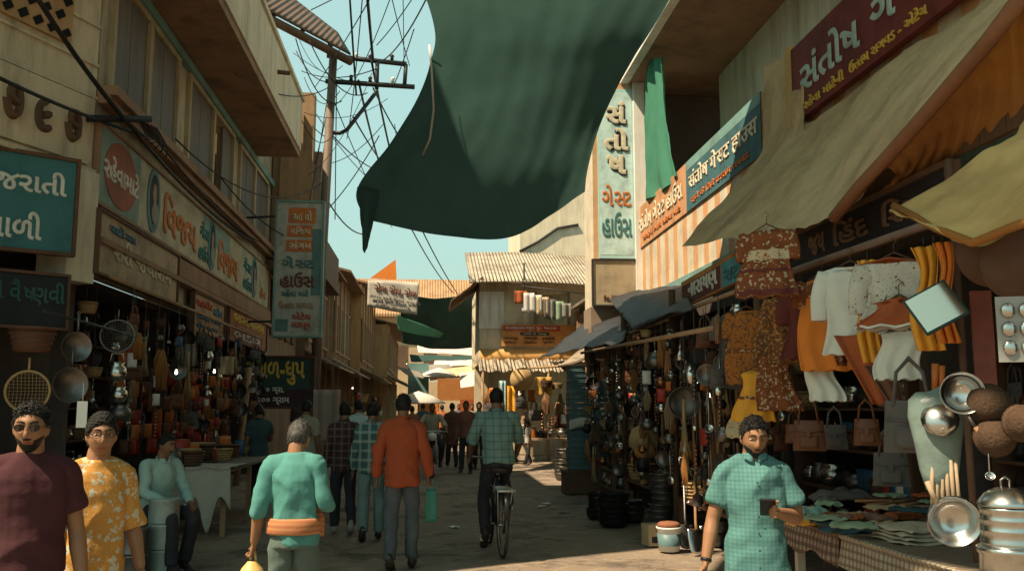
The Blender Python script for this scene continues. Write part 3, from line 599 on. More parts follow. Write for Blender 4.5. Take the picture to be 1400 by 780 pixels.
# ------------------------------------------------------------------ signs
def ink(name, c): return mat('lettering_' + name, c, .8, .3, 9, dirt=tuple(x * .45 + .07 for x in c), dirt_amt=.8, dirt_scale=5, bump=0)
W_ = ink('white', (.66, .66, .60)); OR_ = ink('orange', (.50, .16, .04)); YE_ = ink('yellow', (.62, .42, .07)); BK_ = ink('black', (.03, .03, .035)); RD_ = ink('red', (.42, .06, .03)); TL_ = ink('teal', (.05, .17, .17)); CR_ = ink('pale', (.62, .55, .40)); MA_ = ink('maroon', (.13, .04, .03)); BL_ = ink('blue', (.05, .16, .24)); DG_ = ink('dim_green', (.03, .10, .08))
def sign(name, label, o, xv, zv, m, texts=(), panels=(), frame=None, cat='sign', thick=.05, group=None, fw=.04):
    """a board spanned by the vectors xv, zv from its lower left corner; texts: (material, [(line, u, v, du, dv)]) in fractions"""
    o = V3(o); xv = V3(xv); zv = V3(zv); xd = xv.normalized(); zd = zv.normalized(); nd = xd.cross(zd).normalized(); w, h = xv.length, zv.length
    t = thing(name, label, cat, o, 0, group)
    def slab(a0, b0, a1, b1, n0, n1):
        c = [xv * a + zv * b + nd * n for n in (n0, n1) for a, b in ((a0, b0), (a1, b0), (a1, b1), (a0, b1))]
        return c, [(3, 2, 1, 0), (4, 5, 6, 7), (0, 1, 5, 4), (1, 2, 6, 5), (2, 3, 7, 6), (3, 0, 4, 7)]
    mb = MB(); mb.add(*slab(0, 0, 1, 1, -thick, 0)); board = mb.build('board', m, t)
    for i, (pm, a0, b0, a1, b1) in enumerate(panels):
        mb = MB(); mb.add(*slab(a0, b0, a1, b1, -.01, .004 + .002 * i)); mb.build('painted_panel', pm, board)
    for pm, ls in texts:
        writing([(s, u * w, v * h, du * w, dv * h) for s, u, v, du, dv in ls], board, pm, nd * (.008 + .002 * len(panels)), xd, zd)
    if frame:
        mb = MB(); fu, fv = fw / w, fw / h
        for a in ((-fu, -fv, 0, 1 + fv), (1, -fv, 1 + fu, 1 + fv), (0, 1, 1, 1 + fv), (0, -fv, 1, 0)): mb.add(*slab(*a, -thick - .01, .03))
        mb.build('frame', frame, t)
    return t
sb = lambda n, c, **k: mat('board_' + n, c, .75, .15, 3, dirt=k.pop('dirt', tuple(x * .4 for x in c)), dirt_amt=k.pop('amt', .85), dirt_scale=2.2, bump=.12, **k)
teal_b = sb('teal', (.05, .17, .18)); cream_b = sb('cream', (.46, .42, .29)); tan_b = sb('tan', (.42, .31, .20)); red_b = sb('red', (.17, .035, .03)); dark_b = sb('dark', (.02, .024, .03)); aqua_b = sb('aqua', (.34, .58, .58), dirt=(.5, .45, .35), amt=.5); orange_b = sb('orange', (.55, .26, .08)); blue_b = sb('blue', (.07, .22, .27)); white_b = sb('white', (.55, .54, .48)); ochre_b = sb('ochre', (.38, .24, .14))
# 1 teal board of the thali house: lies on the chamfer, left of the pilaster
P = lambda px, py, x: atX(px, py, x)
a, b = atX(97, 346, -3.93), atX(-75, 338, -4.85)
tl = atX(-75, 156, -4.85); tr = atX(104, 222, -3.93); c0 = V3((b.x, b.y, a.z - .02)); c1 = V3((a.x, a.y, a.z))
sign('thali_sign', 'teal board with white letters under the relief numbers, cut by the left edge', c0, c1 - c0, (0, 0, tr.z - a.z), teal_b,
     [(W_, [('ગુજરાતી', .13, .53, .80, .33), ('થાળી', .28, .10, .46, .30)])], frame=rust)
a, b = atX(88, 448, -3.96), atX(-75, 434, -4.85); tr = atX(90, 378, -3.96)
c0 = V3((b.x, b.y, a.z)); c1 = V3((a.x, a.y, a.z))
sign('dim_shop_board', 'dark board with dim green letters below the teal sign', c0, c1 - c0, (0, 0, tr.z - a.z), dark_b, [(DG_, [('વૈષ~ણવી', .50, .38, .49, .5), ('શ્રી', .2, .38, .25, .5)])], frame=rust, fw=.03)
# 2 the long painted board
c0, c1 = V3((-3.955, 11.02, 4.02)), V3((-3.955, 22.8, 3.96)); h = .96; L = 11.78
vs_ = sign('guest_house_sign', 'long faded cream board with orange and dark lettering and oval portraits, under the grey shutters', c0, c1 - c0, (0, 0, h), cream_b,
     [(OR_, [('િવજય', .232, .16, .165, .66), ('િવજય', .535, .14, .15, .64)]), (TL_, [('ગેસ~ટ', .415, .52, .065, .3), ('હાઉસ', .412, .12, .07, .3), ('ગેસ~ટ', .735, .52, .08, .3), ('હાઉસ', .735, .12, .08, .3)]), (W_, [('રહેવામાટે', .015, .36, .115, .34)]), (OR_, [('ફોન', .9, .14, .06, .28)])],
     panels=[(sb('faded_teal', (.22, .32, .27)), 0.0, .03, .135, .97), (sb('faded_teal', (.22, .32, .27)), .44, .55, .62, .97)], frame=mat('brown_cornice', (.3, .18, .11)))
bo = vs_.children[0]; xd = (c1 - c0).normalized()
def oval(u, v, ru, rv, m, n, name, par):
    mb = MB(); k = 24; pts = [xd * (u * L + ru * math.cos(2 * math.pi * i / k)) + V3((0, 0, v * h + rv * math.sin(2 * math.pi * i / k))) for i in range(k)]
    mb.add([p + V3((-.01, 0, 0)) for p in pts] + [p + V3((n, 0, 0)) for p in pts], [tuple(range(k, 2 * k))] + [(i, (i + 1) % k, k + (i + 1) % k, k + i) for i in range(k)]); return mb.build(name, m, par)
for u in (.188, .492, .84):
    f = oval(u, .52, .30, .46, sb('oval_blue', (.11, .22, .22)), .016, 'portrait_oval', bo); oval(u, .54, .2, .36, dark_b, .02, 'portrait', f); oval(u, .62, .09, .15, sb('face_tone', (.36, .22, .15)), .023, 'portrait_face', f); oval(u + .004, .34, .15, .16, sb('shirt_tone', (.3, .28, .22)), .024, 'portrait_shirt', f)
oval(.07, .5, .62, .42, RD_ if False else sb('oval_red', (.34, .10, .05)), .0135, 'painted_oval', bo)
# 3 lower faded boards on the left
for (x0, y0, x1, y1, h, m, lab, tx) in ((132, 362, 240, 421, .72, tan_b, 'wide faded tan board with worn white lettering above the hanging pans', [(CR_, [('શ~રી જલારામ', .16, .3, .74, .42)]), (BL_, [('સ~ટોર~સ', .1, .74, .3, .18)])]),
        (263, 455, 305, 459, .62, ochre_b, 'small ochre board with red heading and rows of fine writing', [(RD_, [('મહાવીર', .06, .68, .5, .24)]), (BL_, [('સ~ટીલ', .6, .6, .32, .26), ('વાસણ ભંડાર', .08, .34, .8, .17), ('ફોન ૨૨૫૪', .1, .1, .7, .15)])]),
        (312, 462, 363, 480, .62, sb('rust_red', (.30, .12, .06)), 'small rust red board with yellow letters beside the vertical guest house sign', [(YE_, [('ભારત વાસણ', .1, .52, .82, .36)]), (W_, [('ભંડાર', .12, .08, .7, .32)])])):
    a = atX(x0, y0, -3.86); b = atX(x1, y1, -3.86); z = (a.z + b.z) / 2; sign('shop_board', lab, (-3.86, a.y, z), (0, b.y - a.y, 0), (0, 0, h), m, tx, frame=rust, fw=.03)
# 4 vertical guest house sign that juts out from the wall
c0 = atY(374, 458, 19.6); c1 = atY(437, 459, 19.6); c1.z = c0.z; hh = atY(378, 276, 19.6).z - c0.z
t = sign('vertical_guest_house_sign', 'tall narrow aqua-edged sign with three orange blocks over guest house lettering', c0, c1 - c0, (0, 0, hh), sb('pale_aqua', (.40, .42, .36)),
     [(TL_, [('ગેસ~ટ', .12, .5, .72, .09), ('રહેવા માટે', .14, .29, .6, .05)]), (MA_, [('હાઉસ', .1, .355, .76, .115)]), (ochre_b, [('ઉત~તમ સગવડ', .1, .2, .75, .06)]), (RD_, [('એટેચ', .38, .115, .42, .06), ('બાથરૂમ', .38, .04, .42, .06)]), (CR_, [('આ વો', .34, .86, .42, .075), ('વિજય', .3, .755, .44, .06), ('સંગમ', .28, .645, .48, .06)])],
     panels=[(OR_, .24, .84, .84, .96), (OR_, .22, .735, .78, .825), (OR_, .2, .625, .8, .715), (sb('peeled_teal', (.1, .2, .2)), .78, .3, .98, .8), (sb('peeled_teal', (.1, .2, .2)), .02, .03, .3, .12)], frame=teal_paint, thick=.14)
mb = MB()
for z in (.3, hh - .3): mb.tube([(0, .05, z), (-.75, .3, z)], .025, 6)
mb.build('bracket', iron, t)
# 5 dhoop board on the market stall
c0 = atY(322, 556, 20.6); c1 = atY(428, 552, 20.6); c1.z = c0.z; hh = atY(330, 488, 20.6).z - c0.z
sign('incense_board', 'dark painted board with yellow lettering and two white price lines over the left stall', c0, c1 - c0, (0, 0, hh), sb('dark_maroon', (.055, .03, .035)),
     [(YE_, [('ગુગળ-ધુપ', .1, .44, .78, .5)]), (W_, [('૫૦ ગ્રા.', .32, .25, .3, .15), ('૧૦૦ ગ્રામ', .27, .04, .42, .16)])], panels=[(sb('dark_green', (.03, .07, .06)), .05, .36, .95, .97)], frame=rust)
# 6 cloth banner
ban = [[atY(503, 383, 34), atY(540, 384, 34), atY(573, 386, 34)], [atY(502, 418, 34), atY(540, 426, 34), atY(570, 430, 34)]]
t = sheet('cloth_banner', ban, sb('banner_grey', (.45, .42, .36)), 16, 6, .04, 1); tag(t, 'pale printed cloth banner strung out over the far left side', 'banner')
q0 = ban[1][0] + V3((0, -.06, .12)); xv = (ban[1][2] - ban[1][0]); zv = V3((0, 0, .95))
writing([('સેલ સેલ સેલ', .25, .5, 1.6, .32)], t, MA_, q0, xv, zv); writing([('કાપડ અને તૈયાર વસ~ત~રો', .1, .22, 1.9, .14), ('મેઈન બજાર', .2, .04, 1.4, .1)], t, BK_, q0, xv, zv)
# 7 orange notice on the facing house
c0 = V3((2.22, 27.9, 3.42)); sign('orange_notice', 'orange notice board with red heading on the facing house above the tin awning', c0, (2.38, 0, 0), (0, 0, .66), orange_b,
     [(W_, [('ઘનશ્યામ ગ~રુપ રૂા. ૧૦૦૦', .05, .735, .66, .17), ('બધી જ વસ~તુ', .28, .53, .3, .09)]), (MA_, [('રસોડું', .03, .3, .18, .12), ('વાસણ', .29, .3, .18, .12), ('કટલરી', .52, .3, .18, .12), ('ભેટ', .04, .12, .16, .1), ('સ~ટીલ', .3, .12, .16, .1), ('પૂજા', .53, .12, .16, .1)])],
     panels=[(RD_, .02, .7, .76, .95), (BK_, .24, .5, .62, .65)])
# 8 vertical sign on the pillar
c0 = V3((3.60, 19.0, 4.72)); sign('pillar_guest_house_sign', 'tall aqua sign with stacked bold letters on the striped pillar', c0, (.78, 0, 0), (0, 0, 3.75), aqua_b,
     [(OR_, [('ગેસ~ટ', .08, .3, .84, .13)]), (TL_, [('હાઉસ', .08, .12, .84, .15)])], panels=[(sb('pale_aqua_panel', (.5, .68, .66)), .04, .02, .96, .98)])
for nm, (u, v, du, dv) in {'a': ('સં', 0, 0, 0)}.items() if False else (): pass
t = bpy.data.objects['pillar_guest_house_sign']; bo = t.children[0]
for mm, th, off in ((BK_, .10, (.025, -.012, -.03)), (CR_, .045, (0, -.03, 0))): writing([('સં', .78 * .2, 3.75 * .79, .78 * .6, 3.75 * .135), ('તો', .78 * .16, 3.75 * .63, .78 * .7, 3.75 * .135), ('ષ', .78 * .22, 3.75 * .49, .78 * .56, 3.75 * .115)], bo, mm, off, (1, 0, 0), (0, 0, 1), thick=th, depth=.12)
t = sign('blank_grey_panel', 'plain brownish panel with a small line of writing under the tall pillar sign', (3.46, 18.98, 3.72), (1.0, 0, 0), (0, 0, .95), sb('drab', (.36, .29, .19)), [(MA_, [('Rs. 3500', .22, .1, .4, .12)])], frame=iron, fw=.03)
# 9 orange and teal board on the parapet
c0, c1 = V3((4.47, 19.3, 4.93)), V3((4.47, 11.7, 4.98)); sign('parapet_sign', 'slanting orange and teal guest house board along the veranda parapet', c0, c1 - c0, (0, 0, .88), sb('salmon', (.50, .26, .13)),
     [(CR_, [('સંતોષ ગેસ~ટ હાઉસ', .05, .36, .44, .46), ('संतोष गेस~ट हाउस', .545, .34, .44, .42)]), (OR_, [('સસ્તા ભાવે રહેવા માટે', .09, .1, .38, .16), ('रहने के िलये उत~तम सगवड', .56, .08, .38, .16)])], panels=[(sb('slate_teal', (.05, .13, .15)), .52, 0, 1, .82), (teal_paint, .52, .82, 1, 1)])
# 10 red sign
c0, c1 = V3((4.33, 10.28, 4.95)), V3((4.33, 3.9, 4.95)); t = sign('red_guest_house_sign', 'big dark red board with pale blue letters and a yellow line, top right', c0, c1 - c0, (0, 0, .92), red_b,
     [(sb('pale_blue_ink', (.42, .56, .54)), [('સંતોષ', .04, .30, .235, .48), ('ગેસ~ટ', .31, .33, .2, .48), ('હાઉસ', .56, .34, .30, .5)]), (YE_, [('રહેવા માટેની', .05, .06, .165, .15), ('ઉત~તમ સગવડ - એટેચ', .235, .065, .235, .15), ('બાથરૂમ સાથે', .50, .07, .2, .15), ('સસ~તા ભાવે', .73, .07, .2, .15)])], thick=.09)
mb = MB(); mb.box2((-.02, .01, -.02), (.2, .16, .98)); mb.build('yellow_side', yellow_cl, t)
# 11 narayan board and dark wooden name board
a, b = atX(932, 421, 3.32), atX(1035, 372, 3.32); t = sign('orange_teal_board', 'orange and teal board under the striped parapet beside the hanging printed dress', (3.32, a.y, a.z), (0, b.y - a.y, b.z - a.z), (0, 0, .34), orange_b, [(W_, [('નારાયણ', .13, .12, .42, .66)]), (TL_, [('સ~ટોર', .64, .14, .3, .6)])], panels=[(MA_, .02, .05, .58, .82), (sb('bright_teal', (.10, .32, .38)), .6, .02, 1, .84)])
a, b = atX(1075, 366, 3.3), atX(1300, 285, 3.3); t = sign('dark_name_board', 'dark wooden board with brown relief letters above the hanging clothes', (3.3, a.y, 2.82), (0, b.y - a.y, 0), (0, 0, .3), sb('near_black', (.02, .018, .02)), [(sb('brown_ink', (.15, .08, .05)), [('જય', .2, .2, .12, .6), ('િહંદ', .38, .2, .22, .7), ('િશવ', .68, .2, .25, .66)])], frame=brown_wood)
t = thing('plank_fascia', 'weathered brown plank fascia between the cream awning and the dark name board', 'board', (3.36, 7.6, 3.17))
for i in range(14):
    mb = MB(); mb.box2((0, -3.2 + i * .26, 0.02), (.03 + .006 * (i % 3), -3.2 + i * .26 + .25, .17)); mb.build('plank', brown_wood, t)
# posts and rails of the right-hand stalls
mb = MB(); mb.tube([(3.0, 8.4, 2.72), (3.0, 4.2, 2.68)], .028, 8); tag(mb.build('clothes_rail', mat('dusty_pipe', (.20, .14, .11), .6, .3, 5, .3)), 'long dusty pipe the clothes hang from, below the dark name board', 'rail')
mb = MB(); mb.tube([(2.98, 4.86, 0), (2.96, 4.86, 3.0)], .02, 8); tag(mb.build('awning_post', rust), 'thin rusty post beside the square mirror', 'post')
for k, y in enumerate((8.5, 11.6, 14.6, 17.6)):
    mb = MB(); mb.tube([(3.15, y, 0), (3.15, y, 3.1)], .045, 8); tag(mb.build('stall_post', brown_wood), ['dark stall post behind the man in the green shirt', 'dark stall post by the shovels', 'dark stall post among hanging utensils', 'dark stall post beside the blue basket stacks'][k], 'post')
for k, (y0, y1, z, lab) in enumerate(((8.5, 11.6, 2.75, 'rail of the printed clothes'), (11.6, 14.6, 2.72, 'rail of the spoons and sieves'), (14.6, 17.6, 2.7, 'rail before the basket stacks'))):
    mb = MB(); mb.tube([(3.1, y0, z), (3.1, y1, z)], .025, 7); tag(mb.build('hanging_rail', tan_wood), 'long wooden ' + lab + ' on the right side', 'rail')

# ------------------------------------------------------------------ overhead cables
def cable(a, b, sag, r=.012, n=14):
    a, b = V3(a), V3(b); mb = MB(); mb.tube([a + (b - a) * (i / n) + V3((0, 0, -4 * sag * (i / n) * (1 - i / n))) for i in range(n + 1)], r, 5)
    return mb.build('overhead_cable', cable_m)
cab = [(atX(50, -5, -4.0), atX(170, 162, -3.7), .05, .03), (atX(-5, 105, -4.2), atX(215, 190, -3.7), .05, .022), (atX(170, 162, -3.7), atX(360, 335, -3.9), .25, .025), (atX(205, 178, -3.7), atX(378, 340, -3.9), .3, .018),
       (atY(478, -5, 20), atY(487, 130, 21.8), .02, .025), (atY(502, -5, 18), atY(510, 84, 21.8), .02, .035), (atY(508, 84, 21.9), atY(548, 262, 34), .2, .03), (atY(490, 110, 21.9), atY(525, 240, 34), .2, .03), (atY(483, 160, 21.9), atY(535, 238, 34), .1, .022),
       (atY(450, 180, 21.9), atY(525, 235, 33), .2, .018), (atY(410, 150, 24), atY(450, 190, 22), .1, .014), (atY(408, 118, 24), atY(505, 245, 33), .2, .014), (atY(405, 70, 24), atY(447, 112, 22), .2, .014), (atY(425, 14, 18), atY(470, -8, 18), .0, .012),
       (atY(538, 118, 22), atY(566, 40, 18), .05, .012), (atY(566, -5, 18), atY(515, 62, 20), .05, .012), (atY(535, -5, 19), atY(560, 90, 24), .05, .012), (atY(551, -5, 19), atY(553, 118, 22), .02, .010), (atY(510, 120, 22), atY(545, 185, 26), .05, .02),
       (atY(446, 180, 22), atY(425, 330, 26), .0, .012), (atY(452, 130, 22), atY(420, 260, 24), .15, .012), (atY(460, 110, 22), atY(458, 300, 24), .02, .014), (atY(556, 300, 40), atY(620, 400, 60), .3, .03), (atY(575, 310, 40), atY(640, 420, 60), .3, .03),
       (atY(440, 260, 22), atY(500, 320, 30), .3, .02), (atX(240, 190, -3.8), atY(440, 250, 22), .6, .014), (atX(300, 240, -3.8), atY(440, 330, 22), .4, .014), (atX(320, 100, -3.2), atY(448, 120, 22), .3, .012), (atY(430, 120, 22), atY(505, 0, 14), .05, .010)]
random.seed(4)
for k in range(17):
    hub = (random.uniform(445, 545), random.uniform(78, 190)); q = random.random()
    far_ = (random.uniform(400, 425), random.uniform(20, 330), random.uniform(20, 26)) if q < .45 else ((random.uniform(470, 600), -8, random.uniform(12, 20)) if q < .7 else (random.uniform(500, 570), random.uniform(250, 345), random.uniform(33, 45)))
    cab.append((atY(*hub, 22), atY(*far_), random.uniform(.15, .6), random.choice((.008, .010, .014))))
for k, (a, b, s, r) in enumerate(cab):
    o = cable(a, b, s, r); 
    w_ = ('thick black cable' if r > .024 else 'thin dark wire'); mid = (a + b) / 2
    d_ = 'running along the front of the shuttered guest house' if mid.x < -3.3 else ('between the old timber house and the utility pole' if mid.x < -2.7 else ('from the utility pole towards the far roofs' if mid.y > 26 else ('climbing from the utility pole out of view' if mid.z > 8.5 else 'in the tangle just below the pole arms')))
    tag(o, w_ + ' ' + d_, 'cable', w_ + ' ' + d_)
# bracket bundle on the left corner
mb = MB(); mb.tube([atX(120, 162, -4.0), atX(205, 163, -3.55)], .045, 6)
for i in range(7): mb.tube([atX(190 + 4 * i, 163 + 2 * i, -3.6), atX(200 + 5 * i, 185 + 3 * i, -3.62), atX(185 + 7 * i, 178 + 6 * i, -3.6)], .012, 5)
tag(mb.build('cable_bracket', cable_m), 'black bracket with a tangle of wires at the start of the long painted board', 'bracket')
# ------------------------------------------------------------------ people
def skin_mat(name, c):
    if name in MATS: return MATS[name]
    m, nt, b = newmat(name); v = coords(nt)
    a = nt.nodes.new('ShaderNodeVertexColor'); a.layer_name = 'tone'
    col = mixc(nt, noise_(nt, v, 14, 5), [x * .85 for x in c], [x * 1.12 for x in c])
    col = mixc(nt, 1.0, col, a.outputs[0], 'MULTIPLY')
    nt.links.new(col, b.inputs['Base Color']); b.inputs['Roughness'].default_value = .55; b.inputs['Specular IOR Level'].default_value = .35
    bump_(nt, b, noise_(nt, v, 120, 3), .12, .004); MATS[name] = m; return m
skin_a = skin_mat('warm_brown_skin', (.27, .135, .07)); skin_b = skin_mat('deep_brown_skin', (.17, .085, .047))
hair_m = mat('black_hair', (.007, .006, .0055), .5, .4, 40, bump=.8, bump_scale=160); hair_g = mat('greying_hair', (.05, .048, .045), .6, .9, 60, dirt=(.22, .21, .19), dirt_amt=.6, dirt_scale=30, bump=.8, bump_scale=160)
eye_w = mat('eye_white', (.34, .30, .26), .3, .05, 5, bump=0); eye_d = mat('eye_iris', (.02, .012, .01), .2, .05, 5, bump=0)
def sm(t): t = max(0., min(1., t)); return t * t * (3 - 2 * t)
def head_pt(d, face=True):
    x, y, z = d
    p = [x * .070, y * .090, z * .111]
    if z < 0:
        k = -z; p[0] *= 1 - .26 * k ** 1.4; p[1] *= (1 - .42 * k) if y < 0 else (1 - .04 * k)
    else: p[0] *= 1 + .05 * math.sin(z * 3.1)
    if y < 0 and z > -.3: p[1] *= 1.06
    if face and y > 0:
        X, Z = p[0], p[2]; g = lambda cx, cz, sx, sz: math.exp(-((X - cx) / sx) ** 2 - ((Z - cz) / sz) ** 2)
        p[1] += .020 * g(0, -.022, .013, .020) + .011 * g(0, .005, .009, .022) + .006 * g(.013, -.028, .008, .008) + .006 * g(-.013, -.028, .008, .008)
        p[1] += .006 * g(0, .040, .05, .012) - .012 * g(.031, .014, .017, .013) - .012 * g(-.031, .014, .017, .013)
        p[1] += .009 * g(0, -.057, .024, .013) - .004 * g(0, -.0575, .02, .0022) - .004 * g(0, -.075, .02, .007) + .010 * g(0, -.096, .02, .014)
        p[1] += .004 * g(.042, -.02, .018, .018) + .004 * g(-.042, -.02, .018, .018)
    return Vector(p)
def sph_dirs(n, k):
    return [[(math.sin(math.pi * j / k) * math.sin(2 * math.pi * i / n), math.sin(math.pi * j / k) * math.cos(2 * math.pi * i / n), -math.cos(math.pi * j / k)) for i in range(n)] for j in range(k + 1)]
def add_sph(mb, fn, n, k, M, mi=0):
    D = sph_dirs(n, k); vs = []; fs = []
    for j in range(k + 1):
        for i in range(n): vs.append(fn(D[j][i]))
    for j in range(k):
        for i in range(n): fs.append((j * n + i, j * n + (i + 1) % n, (j + 1) * n + (i + 1) % n, (j + 1) * n + i))
    mb.add(vs, fs, mi, True, M)
def etube(mb, rings, n=18, M=None, pw=1.0):
    """rings: (centre, u vector, v vector); closed"""
    vs = []; fs = []; k = len(rings)
    for c, u, v in rings:
        c, u, v = Vector(c), Vector(u), Vector(v)
        for j in range(n):
            th = 2 * math.pi * j / n; a, b = math.cos(th), math.sin(th)
            a = math.copysign(abs(a) ** pw, a); b = math.copysign(abs(b) ** pw, b); vs.append(c + u * a + v * b)
    for i in range(k - 1):
        for j in range(n): fs.append((i * n + j, i * n + (j + 1) % n, (i + 1) * n + (j + 1) % n, (i + 1) * n + j))
    fs.append(tuple(range(n - 1, -1, -1))); fs.append(tuple((k - 1) * n + j for j in range(n)))
    mb.add(vs, fs, 0, True, M)
def curve_pts(pts, rs, sub=4):
    """smooth a joint chain and its radii"""
    P = [Vector(p) for p in pts]; out = []; ro = []
    for i in range(len(P) - 1):
        p0, p1, p2, p3 = P[max(i - 1, 0)], P[i], P[i + 1], P[min(i + 2, len(P) - 1)]
        for s in range(sub):
            f = s / sub; out.append(.5 * (2 * p1 + (p2 - p0) * f + (2 * p0 - 5 * p1 + 4 * p2 - p3) * f * f + (3 * p1 - p0 - 3 * p2 + p3) * f ** 3) * .55 + (p1 + (p2 - p1) * f) * .45); ro.append(rs[i] + (rs[i + 1] - rs[i]) * f)
    out.append(P[-1]); ro.append(rs[-1]); return out, ro
def hand(mb, wrist, d, side_dir, curl=.5, s=1., grip=False):
    """palm and five unequal bent fingers; d points along the forearm, side_dir from little finger to thumb"""
    d = Vector(d).normalized(); sdv = Vector(side_dir); sdv = (sdv - d * sdv.dot(d)).normalized(); nrm = d.cross(sdv)  # palm faces +nrm
    W = Vector(wrist)
    etube(mb, [(W - d * .02 * s, sdv * .024 * s, nrm * .019 * s), (W + d * .015 * s, sdv * .027 * s, nrm * .017 * s), (W + d * .05 * s, sdv * .038 * s, nrm * .016 * s), (W + d * .082 * s, sdv * .040 * s, nrm * .013 * s), (W + d * .09 * s, sdv * .036 * s, nrm * .009 * s)], 12)
    for i, (off, ln) in enumerate(((.030, .066), (.010, .075), (-.010, .070), (-.030, .054))):
        b = W + d * .078 * s + sdv * off * s; dd = (d + sdv * off * 3.5).normalized(); pts = [b - dd * .012 * s]; a = curl * (.55 + .12 * i); p = b; pts.append(p)
        for fr in (.45, .32, .23):
            a2 = a; dv = dd * math.cos(a2) + nrm * math.sin(a2); p = p + dv * ln * fr * s; pts.append(p); a += curl * (1.0 if not grip else 1.6)
        mb.tube(pts, [.0095 * s, .0092 * s, .0085 * s, .0078 * s, .006 * s], 8)
    b = W + d * .025 * s + sdv * .022 * s; t1 = b + (d * .6 + sdv * .7 + nrm * .35).normalized() * .034 * s; t2 = t1 + (d * .9 + sdv * .2 + nrm * (.3 + curl * .4)).normalized() * .028 * s; t3 = t2 + (d * .95 - sdv * .1 + nrm * (.3 + curl * .6)).normalized() * .022 * s
    mb.tube([b, t1, t2, t3], [.014 * s, .0115 * s, .0095 * s, .007 * s], 8)
def mesh_noise(me, amp, scale, seed=0, amp2=0, mask=None):
    n = len(me.vertices); co = np.empty(n * 3, 'f'); me.vertices.foreach_get('co', co); no = np.empty(n * 3, 'f'); me.vertex_normals.foreach_get('vector', no)
    co = co.reshape(-1, 3); no = no.reshape(-1, 3); sd = Vector((seed * 3.1, seed * 1.7, 0))
    for i in range(n):
        p = Vector(co[i]); q = Vector((p.x, p.y, p.z * .8)) + .10 * Vector((0, 0, abs(p.x)))
        h = amp * (1 - 2.2 * abs(mnoise.noise(q * scale + sd))) + (amp2 * mnoise.noise(p * scale * 3 + sd) if amp2 else 0)
        co[i] += no[i] * h
    me.vertices.foreach_set('co', co.ravel()); me.update()
def smooth_shade(me, mats):
    for m in (mats if isinstance(mats, (list, tuple)) else [mats]): me.materials.append(m)
    me.polygons.foreach_set('use_smooth', [True] * len(me.polygons)); me.update()
J0 = dict(pelvis=(0, 0, .93), waist=(0, .0, 1.06), chest=(0, -.005, 1.26), neck=(0, -.012, 1.45), head=(0, .018, 1.562),
          shR=(.152, -.015, 1.352), elR=(.205, -.03, 1.09), wrR=(.225, .05, .85), shL=(-.152, -.015, 1.352), elL=(-.205, -.03, 1.09), wrL=(-.225, .05, .85),
          hipR=(.078, 0, .90), knR=(.088, .02, .485), anR=(.095, -.02, .085), hipL=(-.078, 0, .90), knL=(-.088, .02, .485), anL=(-.095, -.02, .085))
